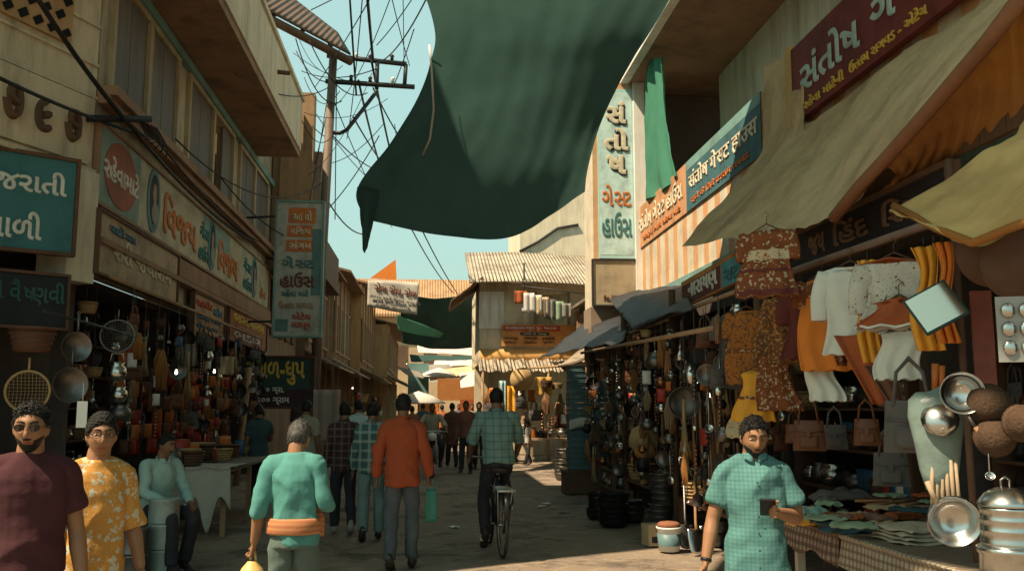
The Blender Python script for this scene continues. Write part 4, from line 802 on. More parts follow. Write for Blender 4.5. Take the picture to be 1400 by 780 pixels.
def figure(label, loc, rotz, H=1.7, J=None, shirt=None, sleeve='long', hem=.84, pants=None, skin=None, hair='short', hair_mat=None, beard=0, brows=True, eyes=True, glasses=None,
           voxel=.009, bulk=1., head_rot=(0, 0, 0), curl=(.4, .4), grip=(False, False), seat=False, flare=0., shoes=None, collar=True, wr=.006, group=None, cuff=None, faceless=False, palm_in=True):
    j = {k: Vector(v) for k, v in J0.items()}
    for k, v in (J or {}).items(): j[k] = Vector(v)
    s = H / 1.7; skin = skin or skin_b; hair_mat = hair_mat or hair_m; shoes = shoes or mat('dark_leather', (.03, .022, .018), .5, .3, 6)
    up = (j['neck'] - j['pelvis']).normalized(); rt = (j['shR'] - j['shL']).normalized(); fw = up.cross(rt).normalized() * 1.0
    hipr = (j['hipR'] - j['hipL']).normalized()
    HM = Matrix.Translation(j['head']) @ Euler(head_rot).to_matrix().to_4x4()
    mb = MB()
    add_sph(mb, head_pt, 64, 48, HM)
    for sx in (-1, 1): mb.add(*[lambda: 0][0:0]) if False else add_sph(mb, lambda d, sx=sx: Vector((sx * .070 + d[0] * .010, -.006 + d[1] * .018 , -.004 + d[2] * .031)), 10, 8, HM)
    hb = HM @ Vector((0, -.022, -.06))
    mb.tube([j['neck'] - up * .09, j['neck'] - up * .035, (j['neck'] + hb) / 2, hb, HM @ Vector((0, -.012, -.02))], [.080, .064, .058, .056, .05], 14)
    def torso(rows, pw=.9):
        """rows: (height as in a 1.45 m high neck, half width, half depth, shift forward)"""
        out = []
        for z, rx, ry, dy in rows:
            if z <= 1.06: t = (z - .93) / .13; c = j['pelvis'] + (j['waist'] - j['pelvis']) * t
            elif z <= 1.26: t = (z - 1.06) / .20; c = j['waist'] + (j['chest'] - j['waist']) * t
            else: t = (z - 1.26) / .19; c = j['chest'] + (j['neck'] - j['chest']) * t
            q = sm((z - .95) / .35); r = (hipr * (1 - q) + rt * q).normalized(); f = up.cross(r).normalized()
            out.append((c + f * dy, r * rx * (bulk if z < 1.42 else 1), f * ry * (bulk if z < 1.42 else 1)))
        return out
    etube(mb, torso([(.90, .12, .085, 0), (1.05, .12, .08, 0), (1.25, .14, .085, 0), (1.34, .14, .08, 0), (1.40, .09, .065, 0), (1.45, .05, .05, 0)]), 18)
    for S, c, g in (('R', curl[1], grip[1]), ('L', curl[0], grip[0])):
        sh, el, wr_ = j['sh' + S], j['el' + S], j['wr' + S]; m1 = sh + (el - sh) * .4; m2 = el + (wr_ - el) * .35
        pts, rr = curve_pts([sh, m1, el, m2, wr_], [.052, .049 * bulk ** .5, .039, .041, .0265]); mb.tube(pts, rr, 12)
        fd = (wr_ - el).normalized(); sgn = 1 if S == 'R' else -1
        sd_ = fw if abs(fd.dot(fw)) < .75 else up
        # thumb side: forward; the palm looks towards the body
        if S == 'R': hand(mb, wr_, fd, sd_, c, 1., g)
        else:
            # mirrored hand: build mirrored about the wrist
            h = MB(); hand(h, (0, 0, 0), (0, 0, -1), (0, 1, 0), c, 1., g)
            d0, s0 = Vector((0, 0, -1)), Vector((0, 1, 0)); n0 = d0.cross(s0)
            s1 = (sd_ - fd * sd_.dot(fd)).normalized(); n1 = -fd.cross(s1)
            h.v = [tuple(wr_ + fd * Vector(v).dot(d0) + s1 * Vector(v).dot(s0) + n1 * Vector(v).dot(n0)) for v in h.v]; h.f = [tuple(reversed(f)) for f in h.f]
            mb.add(h.v, h.f, 0, True)
    for S in 'RL':
        hp, kn, an = j['hip' + S], j['kn' + S], j['an' + S]
        pts, rr = curve_pts([hp, hp + (kn - hp) * .4, kn, kn + (an - kn) * .35, an], [.074, .068, .050, .050, .036]); mb.tube(pts, rr, 12)
        ld = (kn - an).normalized(); ff = (fw - ld * fw.dot(ld)); ff.z = min(ff.z, 0.1); ff = ff.normalized()
        etube(mb, [(an + Vector((0, 0, -.03)) - ff * .045, Vector((.028, 0, 0)), Vector((0, 0, .03))), (an + Vector((0, 0, -.035)) + ff * .05, Vector((.038, 0, 0)), Vector((0, 0, .035))), (an + Vector((0, 0, -.055)) + ff * .15, Vector((.042, 0, 0)), Vector((0, 0, .018)))], 12)
    mb.v = [tuple(Vector(p) * s) for p in mb.v]
    me = remesh(mb, voxel, 2); smooth_shade(me, skin)
    col = me.color_attributes.new('tone', 'FLOAT_COLOR', 'POINT'); iv = HM.inverted(); buf = np.ones((len(me.vertices), 4), 'f')
    for i, v in enumerate(me.vertices):
        p = iv @ (v.co / s)
        if p.z > -.14 and p.length < .17 and p.y > .03:
            f = 1.
            lip = math.exp(-(p.x / .022) ** 4 - ((p.z + .057) / .009) ** 4); c3 = np.array([1 - .12 * lip, 1 - .45 * lip, 1 - .38 * lip])
            es = sum(math.exp(-((p.x - q) / .02) ** 2 - ((p.z - .012) / .012) ** 2) for q in (-.031, .031)); c3 *= 1 - .25 * min(1, es)
            if beard: st = math.exp(-((p.z + .075) / .03) ** 2); c3 *= 1 - .35 * st * beard
            buf[i, :3] = c3
    col.data.foreach_set('color', buf.ravel())
    root = link('person', me); root.location = loc; root.rotation_euler = (0, 0, rotz); tag(root, label, 'person', group)
    S4 = Matrix.Scale(s, 4)
    # --- face details and hair
    if eyes:
        for q in (-1, 1):
            e = MB(); e.sphere((q * .031, .0690, .0115), .0125, 12, 0, (1.1, .6, .42)); e.sphere((q * .031, .0748, .0115), .0058, 8, 1, (1, .45, .85))
            e.v = [tuple(S4 @ HM @ Vector(p)) for p in e.v]; e.build('eye', [eye_w, eye_d], root)
        b = MB()
        for q in (-1, 1): b.tube([HM @ Vector((q * .012, .0905, .033)), HM @ Vector((q * .028, .0900, .039)), HM @ Vector((q * .045, .079, .035))], [.0045, .0055, .003], 6)
        b.v = [tuple(p * s for p in v) for v in b.v]; b.build('eyebrow', hair_mat, root)
    hm = MB()
    def hair_fn(d):
        p = head_pt(d, False); x, y, z = d
        if hair == 'bun': line = z - (-.55 + (1.12 - .25 * abs(x)) * sm((y + .3) / 1.15))
        else: line = z - (-.42 + (1.06 - .12 * abs(x)) * sm((y + .3) / 1.15))
        k = sm(line / .16 + .35)
        if abs(x) > .93 and z < .05: k *= .3
        top = 1.085 if hair != 'bun' else 1.12
        n = mnoise.noise(Vector(d) * 5.5 + Vector((H * 9, loc[0], 0))) * .03 + mnoise.noise(Vector(d) * 16) * .02
        return p * (.88 + (top + n + .05 * sm(z) - .88) * k)
    add_sph(hm, hair_fn, 48, 36, HM)
    rs = random.Random(int(H * 1000)); nt_ = 0
    while hair != 'bun' and nt_ < (620 if voxel < .008 else 260 if voxel < .011 else 90):
        d = Vector((rs.gauss(0, 1), rs.gauss(0, 1), rs.gauss(0, 1))).normalized(); q = hair_fn(d)
        if q.length < head_pt(d, False).length * 1.05: continue
        tg = (d.cross(Vector((rs.uniform(-1, 1), rs.uniform(-1, 1), rs.uniform(-.3, 1)))) + Vector((0, .25, -.2 if d.z < .3 else .15))).normalized(); ln = rs.uniform(.010, .022) * (.6 if hair == 'bun' else 1)
        q = HM @ q; dd = HM.to_3x3() @ (d * .03 + tg * .95); hm.tube([q - HM.to_3x3() @ d * .006, q + dd * ln * .6, q + dd * ln + HM.to_3x3() @ tg * ln * .3], [.0032, .0030, .001], 3); nt_ += 1
    while hair == 'bun' and nt_ < 700:
        d = Vector((rs.gauss(0, 1), rs.gauss(0, 1), rs.gauss(0, .9))).normalized(); q = hair_fn(d)
        if q.length < head_pt(d, False).length * 1.03: continue
        w = Vector((.55 * math.copysign(1, d.x) * max(0, d.z), -1, -.35)); tg = (w - d * w.dot(d)).normalized(); ln = rs.uniform(.03, .06); M3 = HM.to_3x3(); q2 = HM @ q
        d2 = (d + tg * ln * 5).normalized(); d3 = (d + tg * ln * 10).normalized()
        hm.tube([q2, HM @ (hair_fn(d2) * 1.012), HM @ (hair_fn(d3) * 1.0)], [.0032, .0038, .0012], 3); nt_ += 1
    if hair == 'bun': hm.sphere(HM @ Vector((0, -.125, -.03)), .055, 12, 0, (1.1, .8, 1))
    hm.v = [tuple(Vector(p) * s) for p in hm.v]; hm.build('hair', hair_mat, root)
    if beard > .4:
        bm_ = MB()
        def bfn(d):
            p = head_pt(d, True); x, y, z = d; X, Z = p.x, p.z
            k = sm((-.46 - z + .34 * abs(x)) / .2) * sm((y + .05) / .3)
            mouth = math.exp(-(X / .024) ** 4 - ((Z + .059) / .0085) ** 4); k *= 1 - mouth
            mst = math.exp(-(X / .030) ** 4 - ((Z + .042) / .0075) ** 4); k = max(k, mst)
            return p * (.94 + (.075 + .03 * beard * sm(-z) + .015 * mnoise.noise(Vector(d) * 14)) * k)
        add_sph(bm_, bfn, 56, 56, HM); bm_.v = [tuple(Vector(p) * s) for p in bm_.v]; bm_.build('beard', hair_mat, root)
    elif beard:
        b = MB(); b.tube([HM @ Vector((q, y, -.043 - .004 * abs(q) / .02)) for q, y in ((-.03, .088), (-.016, .100), (0, .105), (.016, .100), (.03, .088))], [.003, .006, .006, .006, .003], 6); b.v = [tuple(p * s for p in v) for v in b.v]; b.build('moustache', hair_mat, root)
    if glasses:
        gm = MB(); pl = []
        for q in (-1, 1):
            ring = [HM @ Vector((q * .032 + .021 * math.cos(a), .100 - .012 * abs(math.cos(a)), .012 + .016 * math.sin(a))) for a in [2 * math.pi * i / 14 for i in range(14)]]
            gm.tube(ring, .0016, 5, closed=True); gm.tube([HM @ Vector((q * .053, .095, .016)), HM @ Vector((q * .078, .03, .014)), HM @ Vector((q * .08, -.01, .008))], .0016, 5)
            if glasses == 'dark': gm.add([HM @ Vector((q * .032, .099, .012))] + ring, [(0, i + 1, (i + 1) % 14 + 1) for i in range(14)], 1)
        gm.tube([HM @ Vector((-.011, .102, .014)), HM @ Vector((.011, .102, .014))], .0016, 5)
        gm.v = [tuple(p * s for p in v) for v in gm.v]; gm.build('glasses', [mat('glasses_frame', (.02, .018, .016), .3, .1, 3, bump=0), mat('dark_lens', (.03, .018, .012), .12, .1, 3, bump=0)], root, recalc=False)
    # --- clothes
    def cloth(mb2, name, m, amp, seed, vx=None):
        mb2.v = [tuple(Vector(p) * s) for p in mb2.v]; me2 = remesh(mb2, vx or max(voxel * 1.2, .008), 3); mesh_noise(me2, amp * 2.1, 5.5, seed, amp * .8); smooth_shade(me2, m); return link(name, me2, root)
    if shirt:
        mb2 = MB(); rows = [(1.06, .150, .110, 0), (1.18, .162, .116, 0), (1.27, .174, .120, 0), (1.33, .170, .112, 0), (1.37, .150, .098, 0), (1.40, .112, .083, 0), (1.425, .078, .069, 0), (1.44, .062, .060, .002)]
        z = 1.0; lo = []
        while z > hem: q = (1.06 - z) / (1.06 - min(hem, 1.0)); lo.append((z, .158 + flare * q + .010 * min(1, q * 2), .116 + flare * .8 * q, 0)); z -= .1
        lo.append((hem, .169 + flare, .121 + flare * .8, 0))
        etube(mb2, torso(list(reversed(lo)) + rows), 24)
        for S in 'RL':
            sh, el, wr_ = j['sh' + S], j['el' + S], j['wr' + S]; sg = 1 if S == 'R' else -1; inn = sh - rt * sg * .07
            if sleeve == 'long': c, r = [inn, sh, sh + (el - sh) * .5, el, el + (wr_ - el) * .5, el + (wr_ - el) * .93], [.056, .060, .056, .050, .047, .040]
            elif sleeve == 'elbow': c, r = [inn, sh, sh + (el - sh) * .5, el + (wr_ - el) * .08], [.055, .061, .058, .062]
            elif sleeve == 'rolled': c, r = [inn, sh, sh + (el - sh) * .5, el, el + (wr_ - el) * .22], [.056, .060, .057, .053, .054]
            else: c, r = [inn, sh, sh + (el - sh) * .4, sh + (el - sh) * .66], [.056, .060, .060, .063]
            pts, rr = curve_pts(c, r); mb2.tube(pts, rr, 14); mb2.tube([j['neck'] + rt * sg * .02 - up * .06, j['neck'] + rt * sg * .065 - up * .062, sh + up * .004], [.062, .058, .060], 12)
        so_ = cloth(mb2, 'shirt', shirt, wr, int(H * 100) % 17)
        if collar:
            c = MB(); nk = j['neck'] + up * .022
            nk = j['neck'] - up * .012
            etube(c, [(nk - fw * .004, rt * .068, fw * .066), (nk + up * .034 - fw * .010, rt * .060, fw * .058)], 18)
            for q in (-1, 1): c.grid(lambda u, v, q=q: nk + rt * q * (.014 + .052 * u) + fw * (.072 - .028 * u * u + .016 * v) + up * (.028 - .012 * u * 0 - .052 * v * (1 - .45 * u)), 4, 4, thick=.004)
            c.v = [tuple(Vector(p) * s) for p in c.v]; c.build('collar', shirt, so_)
    if pants:
        mb3 = MB(); etube(mb3, [(j['pelvis'] + up * .07, hipr * .134 * bulk, fw * .096 * bulk), (j['pelvis'] - up * .0, hipr * .146 * bulk, fw * .104 * bulk), (j['pelvis'] - up * .09, hipr * .146, fw * .102)], 20)
        for S in 'RL':
            hp, kn, an = j['hip' + S], j['kn' + S], j['an' + S]; end = an + (kn - an) * .02
            pts, rr = curve_pts([hp + up * .02, hp + (kn - hp) * .35, kn, kn + (an - kn) * .5, end], [.078, .078, .066, .060, .058]); mb3.tube(pts, rr, 14)
        cloth(mb3, 'trousers', pants, .006, int(H * 70) % 13)
    for S in 'RL':
        an, kn = j['an' + S], j['kn' + S]; c = MB(); ld = (kn - an).normalized(); ff = (fw - ld * fw.dot(ld)); ff.z = min(ff.z, .1); ff.normalize(); sx = Vector((ff.y, -ff.x, 0)).normalized(); u = Vector((0, 0, 1))
        etube(c, [(an + u * .01 - ff * .055, sx * .034, u * .05), (an - u * .03 - ff * .02, sx * .044, u * .055), (an - u * .04 + ff * .07, sx * .047, u * .042), (an - u * .058 + ff * .15, sx * .050, u * .026), (an - u * .065 + ff * .185, sx * .034, u * .016)], 14)
        c.v = [tuple(Vector(p) * s) for p in c.v]; c.build('shoe', shoes, root)
    return root, j, s
denim = mat('blue_denim', (.055, .07, .085), .9, .3, 8, dirt=(.10, .115, .12), dirt_amt=.6, dirt_scale=3); dark_t = mat('charcoal_trousers', (.025, .026, .032), .9, .25, 6); beige_t = mat('beige_trousers', (.30, .21, .14), .9, .15, 6); green_t = mat('grey_green_trousers', (.09, .125, .11), .9, .2, 6); pale_d = mat('pale_denim', (.13, .19, .19), .9, .25, 6)
# walking man on the left
x0 = atY(44, 580, 4.35)
p1, j, s = figure('bearded man in a dark maroon tee shirt and glasses, walking at the left edge', (x0.x, 4.35, 0), R(180 + 27), 1.635, dict(elR=(.225, -.03, 1.09), wrR=(.245, .045, .85), elL=(-.218, -.02, 1.09), wrL=(-.25, .05, .84), head=(.005, .025, 1.56), anR=(.1, .12, .1), knR=(.095, .1, .5)),
        mat('maroon_knit', (.055, .016, .020), .9, .2, 9), 'short', .90, beige_t, skin_a, beard=.9, glasses='dark', voxel=.0065, bulk=1.03, head_rot=(R(-4), 0, R(-16)), collar=False, wr=.006)
w = MB(); wr_ = j['wrL']; el = j['elL']; d = (wr_ - el).normalized()
w.tube([(wr_ - d * .03) * s, (wr_ + d * .004) * s], .034 * s, 14); b = (wr_ - d * .012) * s; w.box(tuple(b + Vector((-.034, 0, 0))), (.016, .04, .042)); w.build('wrist_watch', mat('watch_black', (.012, .012, .014), .35, .1, 3, bump=0), p1)
# woman in the printed kurta
x0 = atY(137, 580, 4.75)
p2, j, s = figure('woman with glasses in a long yellow orange flower printed kurta, walking on the left', (x0.x, 4.75, 0), R(180 + 30), 1.58, dict(shR=(.142, -.015, 1.352), shL=(-.142, -.015, 1.352), elL=(-.20, -.05, 1.10), wrL=(-.235, .03, .87), elR=(.19, -.04, 1.10), wrR=(.205, .05, .87), head=(-.006, .02, 1.565)),
        printed('flower_print', (.50, .25, .065), (.46, .46, .36), (.58, .38, .15), 24, .36), 'elbow', .35, mat('mustard_trousers', (.4, .2, .05), .9, .2, 6), skin_a, 'bun', glasses='clear', voxel=.0065, bulk=.90, head_rot=(R(-3), 0, R(-6)), collar=False, flare=.05)
# man from behind in teal tee with waist cloth
x0 = atY(404, 640, 5.75)
p3, j, s = figure('grey haired man in a teal tee shirt, orange cloth tied round his waist', (x0.x, 5.75, 0), R(-6), 1.55, dict(elL=(-.215, -.05, 1.10), wrL=(-.265, .02, .86), elR=(.225, -.02, 1.11), wrR=(.15, .2, 1.09), head=(.005, .055, 1.54), neck=(0, .012, 1.445), chest=(0, 0, 1.26), knL=(-.095, .06, .485), anL=(-.095, -.06, .1), knR=(.1, .1, .49), anR=(.1, .1, .1)),
        mat('teal_knit', (.07, .225, .205), .92, .15, 9), 'rolled', .855, green_t, skin_a, hair_mat=hair_g, voxel=.0065, head_rot=(R(-16), 0, R(-4)), collar=False, eyes=False, wr=.008, curl=(.9, .4), grip=(True, False), bulk=.95)
w = MB(); up = Vector((0, 0, 1)); etube(w, [(Vector((0, 0, z)) * s, Vector((r * 1.0, 0, 0)) * s, Vector((0, r * .76, 0)) * s) for z, r in ((.925, .176), (.94, .183), (.975, .180), (1.0, .180), (1.025, .168))], 28); w.tube([Vector((.1, .14, .97)), Vector((.12, .17, .9)), Vector((.13, .16, .8))], [.03, .03, .02], 8); w.build('waist_cloth', stripes('orange_waist_cloth', [(.42, .13, .04), (.55, .22, .08)], 2, .03, .5), p3)
hw = p3.matrix_basis @ (j['wrL'] * s); 
t = thing('carry_bag', 'small yellow bag of food held by the grey haired man in teal', 'bag', (hw.x - .01, hw.y + .02, hw.z - .36))
m = MB(); m.lathe([(0, 0), (.07, .005), (.105, .06), (.10, .14), (.06, .21), (.025, .25)], 16); o = m.build('pouch', mat('yellow_plastic', (.62, .38, .10), .4, .3, 9, dirt=(.7, .6, .4), dirt_amt=.6, dirt_scale=8), t)
m = MB(); m.tube([(-.01, 0, .24), (-.012, 0, .29), (.015, -.01, .31), (.02, 0, .25)], .008, 6); m.build('handle', MATS['yellow_plastic'], t)
# man in red
p4, j, s = figure('man from behind in a rust red long sleeved shirt and dark jeans, mid street', (atY(550, 640, 9.4).x, 9.4, 0), R(-2), 1.74, dict(elL=(-.24, -.03, 1.12), wrL=(-.25, .05, .88), elR=(.235, -.03, 1.12), wrR=(.245, .05, .88), anL=(-.1, -.1, .1), knL=(-.1, .02, .49), knR=(.1, .08, .49), anR=(.1, .1, .085)),
        mat('rust_red_cotton', (.27, .055, .02), .9, .18, 8), 'long', .80, denim, skin_b, voxel=.009, eyes=False, bulk=.99, wr=.010, flare=.012, curl=(.5, 1.0), grip=(False, True))
hw = p4.matrix_basis @ (j['wrR'] * s)
t = thing('carry_bag', 'flat green plastic bag held in the right hand of the man in rust red', 'bag', (hw.x + .01, hw.y + .03, hw.z - .46))
m = MB(); m.grid(lambda u, v: (-.02 + .1 * u, .03 * math.sin(u * 3.1) * (1 - .6 * v), .33 * v), 6, 8, thick=.012); m.build('pouch', mat('green_plastic', (.03, .17, .14), .45, .25, 6), t)
m = MB(); m.tube([(0, 0, .31), (-.005, 0, .4), (.05, 0, .4), (.06, 0, .31)], .006, 6); m.build('handle', MATS['green_plastic'], t)
figure('man in teal and white checked shirt and pale jeans, left of the red shirt', (atY(508, 640, 11.4).x, 11.4, 0), R(4), 1.66, dict(anL=(-.1, -.12, .12), anR=(.1, .12, .085), knR=(.1, .1, .49)), plaid('teal_check', (.045, .10, .10), (.26, .33, .31), .11, .3), 'long', .82, pale_d, skin_b, voxel=.010, eyes=False)
figure('man from behind in a dark brown checked shirt and black trousers, left of the walkers', (atY(470, 640, 12.0).x, 12.0, 0), R(8), 1.66, dict(anR=(.1, -.1, .12), anL=(-.1, .12, .085), knL=(-.1, .1, .49)), plaid('brown_check', (.045, .022, .022), (.13, .10, .085), .09, .25), 'long', .80, dark_t, skin_b, voxel=.010, eyes=False, shoes=mat('pale_shoe', (.3, .28, .25), .6, .2, 5))
figure('man in a pale blue white shirt ahead of the two checked shirts', (atY(489, 640, 15).x, 15, 0), R(10), 1.72, None, mat('pale_blue_cotton', (.38, .50, .48), .9, .15, 8), 'long', .82, dark_t, skin_b, voxel=.011, eyes=False)
figure('stallkeeper in a dark teal shirt standing by the cloth covered table, back turned', (atY(352, 640, 15).x, 15.0, 0), R(30), 1.64, dict(wrR=(.16, .28, 1.05), elR=(.23, .05, 1.12)), mat('dark_teal_cotton', (.03, .06, .065), .9, .2, 8), 'short', .82, dark_t, skin_b, voxel=.011, eyes=False)
figure('person in a pale khaki top with a red collar in front of the incense board', (atY(417, 640, 13.6).x, 13.6, 0), R(-20), 1.70, dict(wrL=(-.14, .3, 1.1), elL=(-.23, .05, 1.12)), mat('khaki_cotton', (.26, .24, .17), .9, .2, 8), 'short', .80, dark_t, skin_b, voxel=.011, eyes=False)
# seated man: hips on a stack of tins
SEAT = .50; x0 = atY(214, 640, 9.7)
figure('man in a pale teal long sleeved shirt seated on tins at the left stall', (x0.x, 9.7, 0), R(-128), 1.66, dict(pelvis=(0, 0, SEAT + .09), waist=(0, .03, SEAT + .22), chest=(0, .06, SEAT + .42), neck=(0, .09, SEAT + .60), head=(0, .14, SEAT + .735), shR=(.17, .07, SEAT + .54), shL=(-.17, .07, SEAT + .54), elR=(.24, .16, SEAT + .28), wrR=(.14, .40, SEAT + .17), elL=(-.24, .16, SEAT + .28), wrL=(-.12, .40, SEAT + .16),
        hipR=(.09, .02, SEAT + .08), knR=(.14, .46, SEAT + .03), anR=(.15, .50, .085), hipL=(-.09, .02, SEAT + .08), knL=(-.13, .45, SEAT + .05), anL=(-.11, .36, .085)), mat('pale_teal_cotton', (.26, .40, .37), .9, .15, 8), 'long', .90, dark_t, skin_b, voxel=.010, head_rot=(R(-10), 0, R(12)), beard=.3)
# man in the green checked shirt on the right
x0 = atY(1030, 600, 4.72)
p6, j, s = figure('bearded man in a green checked short sleeved shirt holding a phone', (x0.x, 4.72, 0), R(180 - 14), 1.575, dict(elR=(.235, -.02, 1.10), wrR=(.285, .05, .87), elL=(-.225, -.03, 1.11), wrL=(-.085, .235, 1.165), head=(.0, .04, 1.55), neck=(0, -.005, 1.45)),
        plaid('green_check', (.085, .20, .19), (.055, .15, .15), .021, .4), 'short', .77, mat('khaki_trousers', (.16, .12, .085), .9, .2, 6), skin_a, beard=.8, voxel=.0065, bulk=.98, head_rot=(R(-14), 0, R(8)), flare=.012, curl=(.8, .75), grip=(False, False), wr=.009)
m = MB(); wr_ = j['wrR']; d = (wr_ - j['elR']).normalized(); m.tube([(wr_ - d * .02) * s, (wr_ - d * .004) * s], .031 * s, 14); m.build('wrist_band', mat('watch_black', (.012, .012, .014)), p6)
for i, z in enumerate((1.31, 1.22, 1.13, 1.04, .95, .86)):
    b = MB(); b.sphere((0, (.140 if 1.1 < z < 1.3 else .130) * s * 1.07, z * s), .0055, 8, 0, (1, .4, 1)); b.build('button', mat('dark_button', (.03, .05, .05)), p6)
hw = p6.matrix_basis @ (Vector((-.03, .315, 1.20)) * s)
t = thing('phone', 'dark mobile phone in the hand of the man in green', 'phone', hw, R(180 - 20)); m = MB(); m.box((0, 0, 0), (.075, .15, .009), rot=(R(35), 0, 0)); m.build('body', mat('phone_black', (.012, .012, .014), .25, .1, 3, bump=0), t)
m = MB(); m.box((0, 0.002, .0055), (.066, .135, .002), rot=(R(35), 0, 0)); m.build('screen', mat('phone_glass', (.02, .025, .03), .08, .1, 3, bump=0), t)

# ------------------------------------------------------------------ bicycle and its rider
def wheel(par, y, r, name='wheel', w=.018):
    M = Matrix.Translation((0, y, r)) @ Matrix.Rotation(R(90), 4, 'Y')
    t = MB(); ring = [M @ Vector((r * .97 * math.cos(2 * math.pi * i / 36), r * .97 * math.sin(2 * math.pi * i / 36), 0)) for i in range(36)]; t.tube(ring, w, 8, closed=True); wh = t.build(name, mat('tyre_rubber', (.02, .02, .02), .8, .2, 6), par)
    t = MB(); t.tube([M @ Vector((r * .91 * math.cos(2 * math.pi * i / 36), r * .91 * math.sin(2 * math.pi * i / 36), 0)) for i in range(36)], w * .6, 6, closed=True)
    for i in range(18): a = 2 * math.pi * i / 18; t.tube([M @ Vector((.02 * math.cos(a + 1), .02 * math.sin(a + 1), .02 * (-1) ** i)), M @ Vector((r * .9 * math.cos(a), r * .9 * math.sin(a), 0))], .0018, 3)
    t.tube([M @ Vector((0, 0, -.05)), M @ Vector((0, 0, .05))], .018, 8); t.build('rim', mat('dull_chrome', (.35, .34, .32), .35, .2, 8, .9), wh); return wh
cx = atZ(682, 752).x; CY = 10.0
bk = thing('bicycle', 'black roadster bicycle with a rear carrier ridden away from us', 'bicycle', (cx, CY, 0), R(4))
wheel(bk, 0, .34); wheel(bk, 1.05, .34)
fm = mat('black_enamel', (.018, .018, .02), .35, .2, 5); m = MB()
m.tube([(0, .46, .30), (0, .36, .84)], .016, 8); m.tube([(0, .36, .80), (0, .92, .84)], .016, 8); m.tube([(0, .46, .30), (0, .92, .74)], .017, 8); m.tube([(0, .90, .95), (0, .94, .70), (0, .97, .60)], .018, 8)
for q in (-1, 1): m.tube([(q * .045, 0, .34), (q * .02, .46, .30)], .009, 6); m.tube([(q * .045, 0, .34), (q * .02, .37, .78)], .009, 6); m.tube([(q * .05, .97, .60), (q * .05, 1.05, .34)], .01, 6)
m.build('frame', fm, bk)
m = MB(); m.tube([(-.28, .74, .99), (-.26, .80, 1.02), (-.1, .93, 1.0), (0, .91, .98), (.1, .93, 1.0), (.26, .80, 1.02), (.28, .74, .99)], .012, 7); m.build('handlebar', MATS['dull_chrome'], bk)
m = MB(); etube(m, [((0, .2, .90), (.10, 0, 0), (0, 0, .035)), ((0, .32, .90), (.11, 0, 0), (0, 0, .04)), ((0, .5, .89), (.03, 0, 0), (0, 0, .025))], 12); m.build('saddle', mat('dark_leather', (.03, .022, .018)), bk)
m = MB()
for q in (-.08, .08): m.tube([(q, -.28, .72), (q, .3, .74)], .008, 6); m.tube([(q, -.2, .72), (q * .6, .0, .35)], .006, 5)
m.tube([(-.10, -.28, .72), (.10, -.28, .72)], .016, 6)
for y in (-.1, .05, .18): m.tube([(-.08, y, .73), (.08, y, .73)], .006, 5)
m.build('carrier', mat('worn_steel', (.40, .42, .40), .4, .3, 8, .5), bk)
m = MB(); m.grid(lambda u, v: (.03 * (2 * u - 1), .37 * math.cos(R(-60 + 200 * v)) * -1 * 1, .34 + .375 * math.sin(R(-10 + 150 * v))), 2, 14, thick=.004); m.build('mudguard', fm, bk)
m = MB(); m.tube([(-.09, .46, .30), (.09, .46, .30)], .012, 6); m.tube([(.09, .46, .30), (.09, .52, .46)], .01, 6); m.tube([(-.09, .46, .30), (-.09, .40, .14)], .01, 6); m.box((.14, .52, .46), (.1, .07, .025)); m.box((-.14, .40, .14), (.1, .07, .025)); m.build('crank', MATS['dull_chrome'], bk)
S_ = 1.72 / 1.7
figure('man in a pale green checked shirt riding a black bicycle away from us', (cx + .0, CY, 0), R(4), 1.72, {k: tuple(c for c in v) for k, v in dict(pelvis=(0, .30, 1.0), waist=(0, .33, 1.13), chest=(0, .37, 1.33), neck=(0, .42, 1.52), head=(0, .46, 1.66), shR=(.175, .40, 1.455), shL=(-.175, .40, 1.455), elR=(.27, .50, 1.20), wrR=(.265, .70, 1.02), elL=(-.27, .50, 1.20), wrL=(-.265, .70, 1.02),
       hipR=(.09, .32, .97), knR=(.12, .62, .80), anR=(.13, .46, .50), hipL=(-.09, .32, .97), knL=(-.12, .58, .55), anL=(-.13, .36, .20)).items()}, plaid('pale_green_check', (.15, .235, .215), (.05, .12, .115), .085, .16), 'elbow', .88, dark_t, skin_b, voxel=.009, eyes=False, bulk=1.03, curl=(.9, .9), grip=(True, True), wr=.008)
# ------------------------------------------------------------------ motorcycle and rider, coming towards us
mx = atZ(590, 645)
mc = thing('motorcycle', 'dark motorcycle with a round headlamp coming up the street', 'motorcycle', (mx.x, 22, 0), R(180))
wheel(mc, .62, .30, w=.045); wheel(mc, -.62, .30, w=.05)
m = MB(); etube(m, [((0, -.1, .72), (.07, 0, 0), (0, 0, .06)), ((0, .1, .78), (.13, 0, 0), (0, 0, .11)), ((0, .32, .80), (.12, 0, 0), (0, 0, .10)), ((0, .42, .78), (.05, 0, 0), (0, 0, .05))], 14); m.build('fuel_tank', mat('dark_enamel', (.03, .03, .035), .3, .2, 5), mc)
m = MB(); m.box((0, -.4, .74), (.24, .62, .1)); m.build('seat', dark_t, mc)
m = MB(); m.box((0, .05, .42), (.26, .36, .34)); m.tube([(0, -.62, .3), (0, .0, .3)], .05, 8); m.build('engine', mat('dull_alloy', (.14, .14, .14), .5, .3, 9, .7), mc)
m = MB(); m.tube([(-.36, .36, 1.0), (-.2, .46, 1.02), (.2, .46, 1.02), (.36, .36, 1.0)], .016, 7); m.build('handlebar', MATS['dull_chrome'], mc)
for q in (-1, 1): m = MB(); m.tube([(q * .09, .42, 1.0), (q * .09, .62, .3)], .024, 7); m.build('fork', MATS['dull_chrome'], mc)
m = MB(); m.sphere((0, .56, .9), .1, 14, 0, (1, .8, 1)); m.build('headlight', mat('lamp_glass', (.6, .6, .55), .1, .1, 3, bump=0), mc)
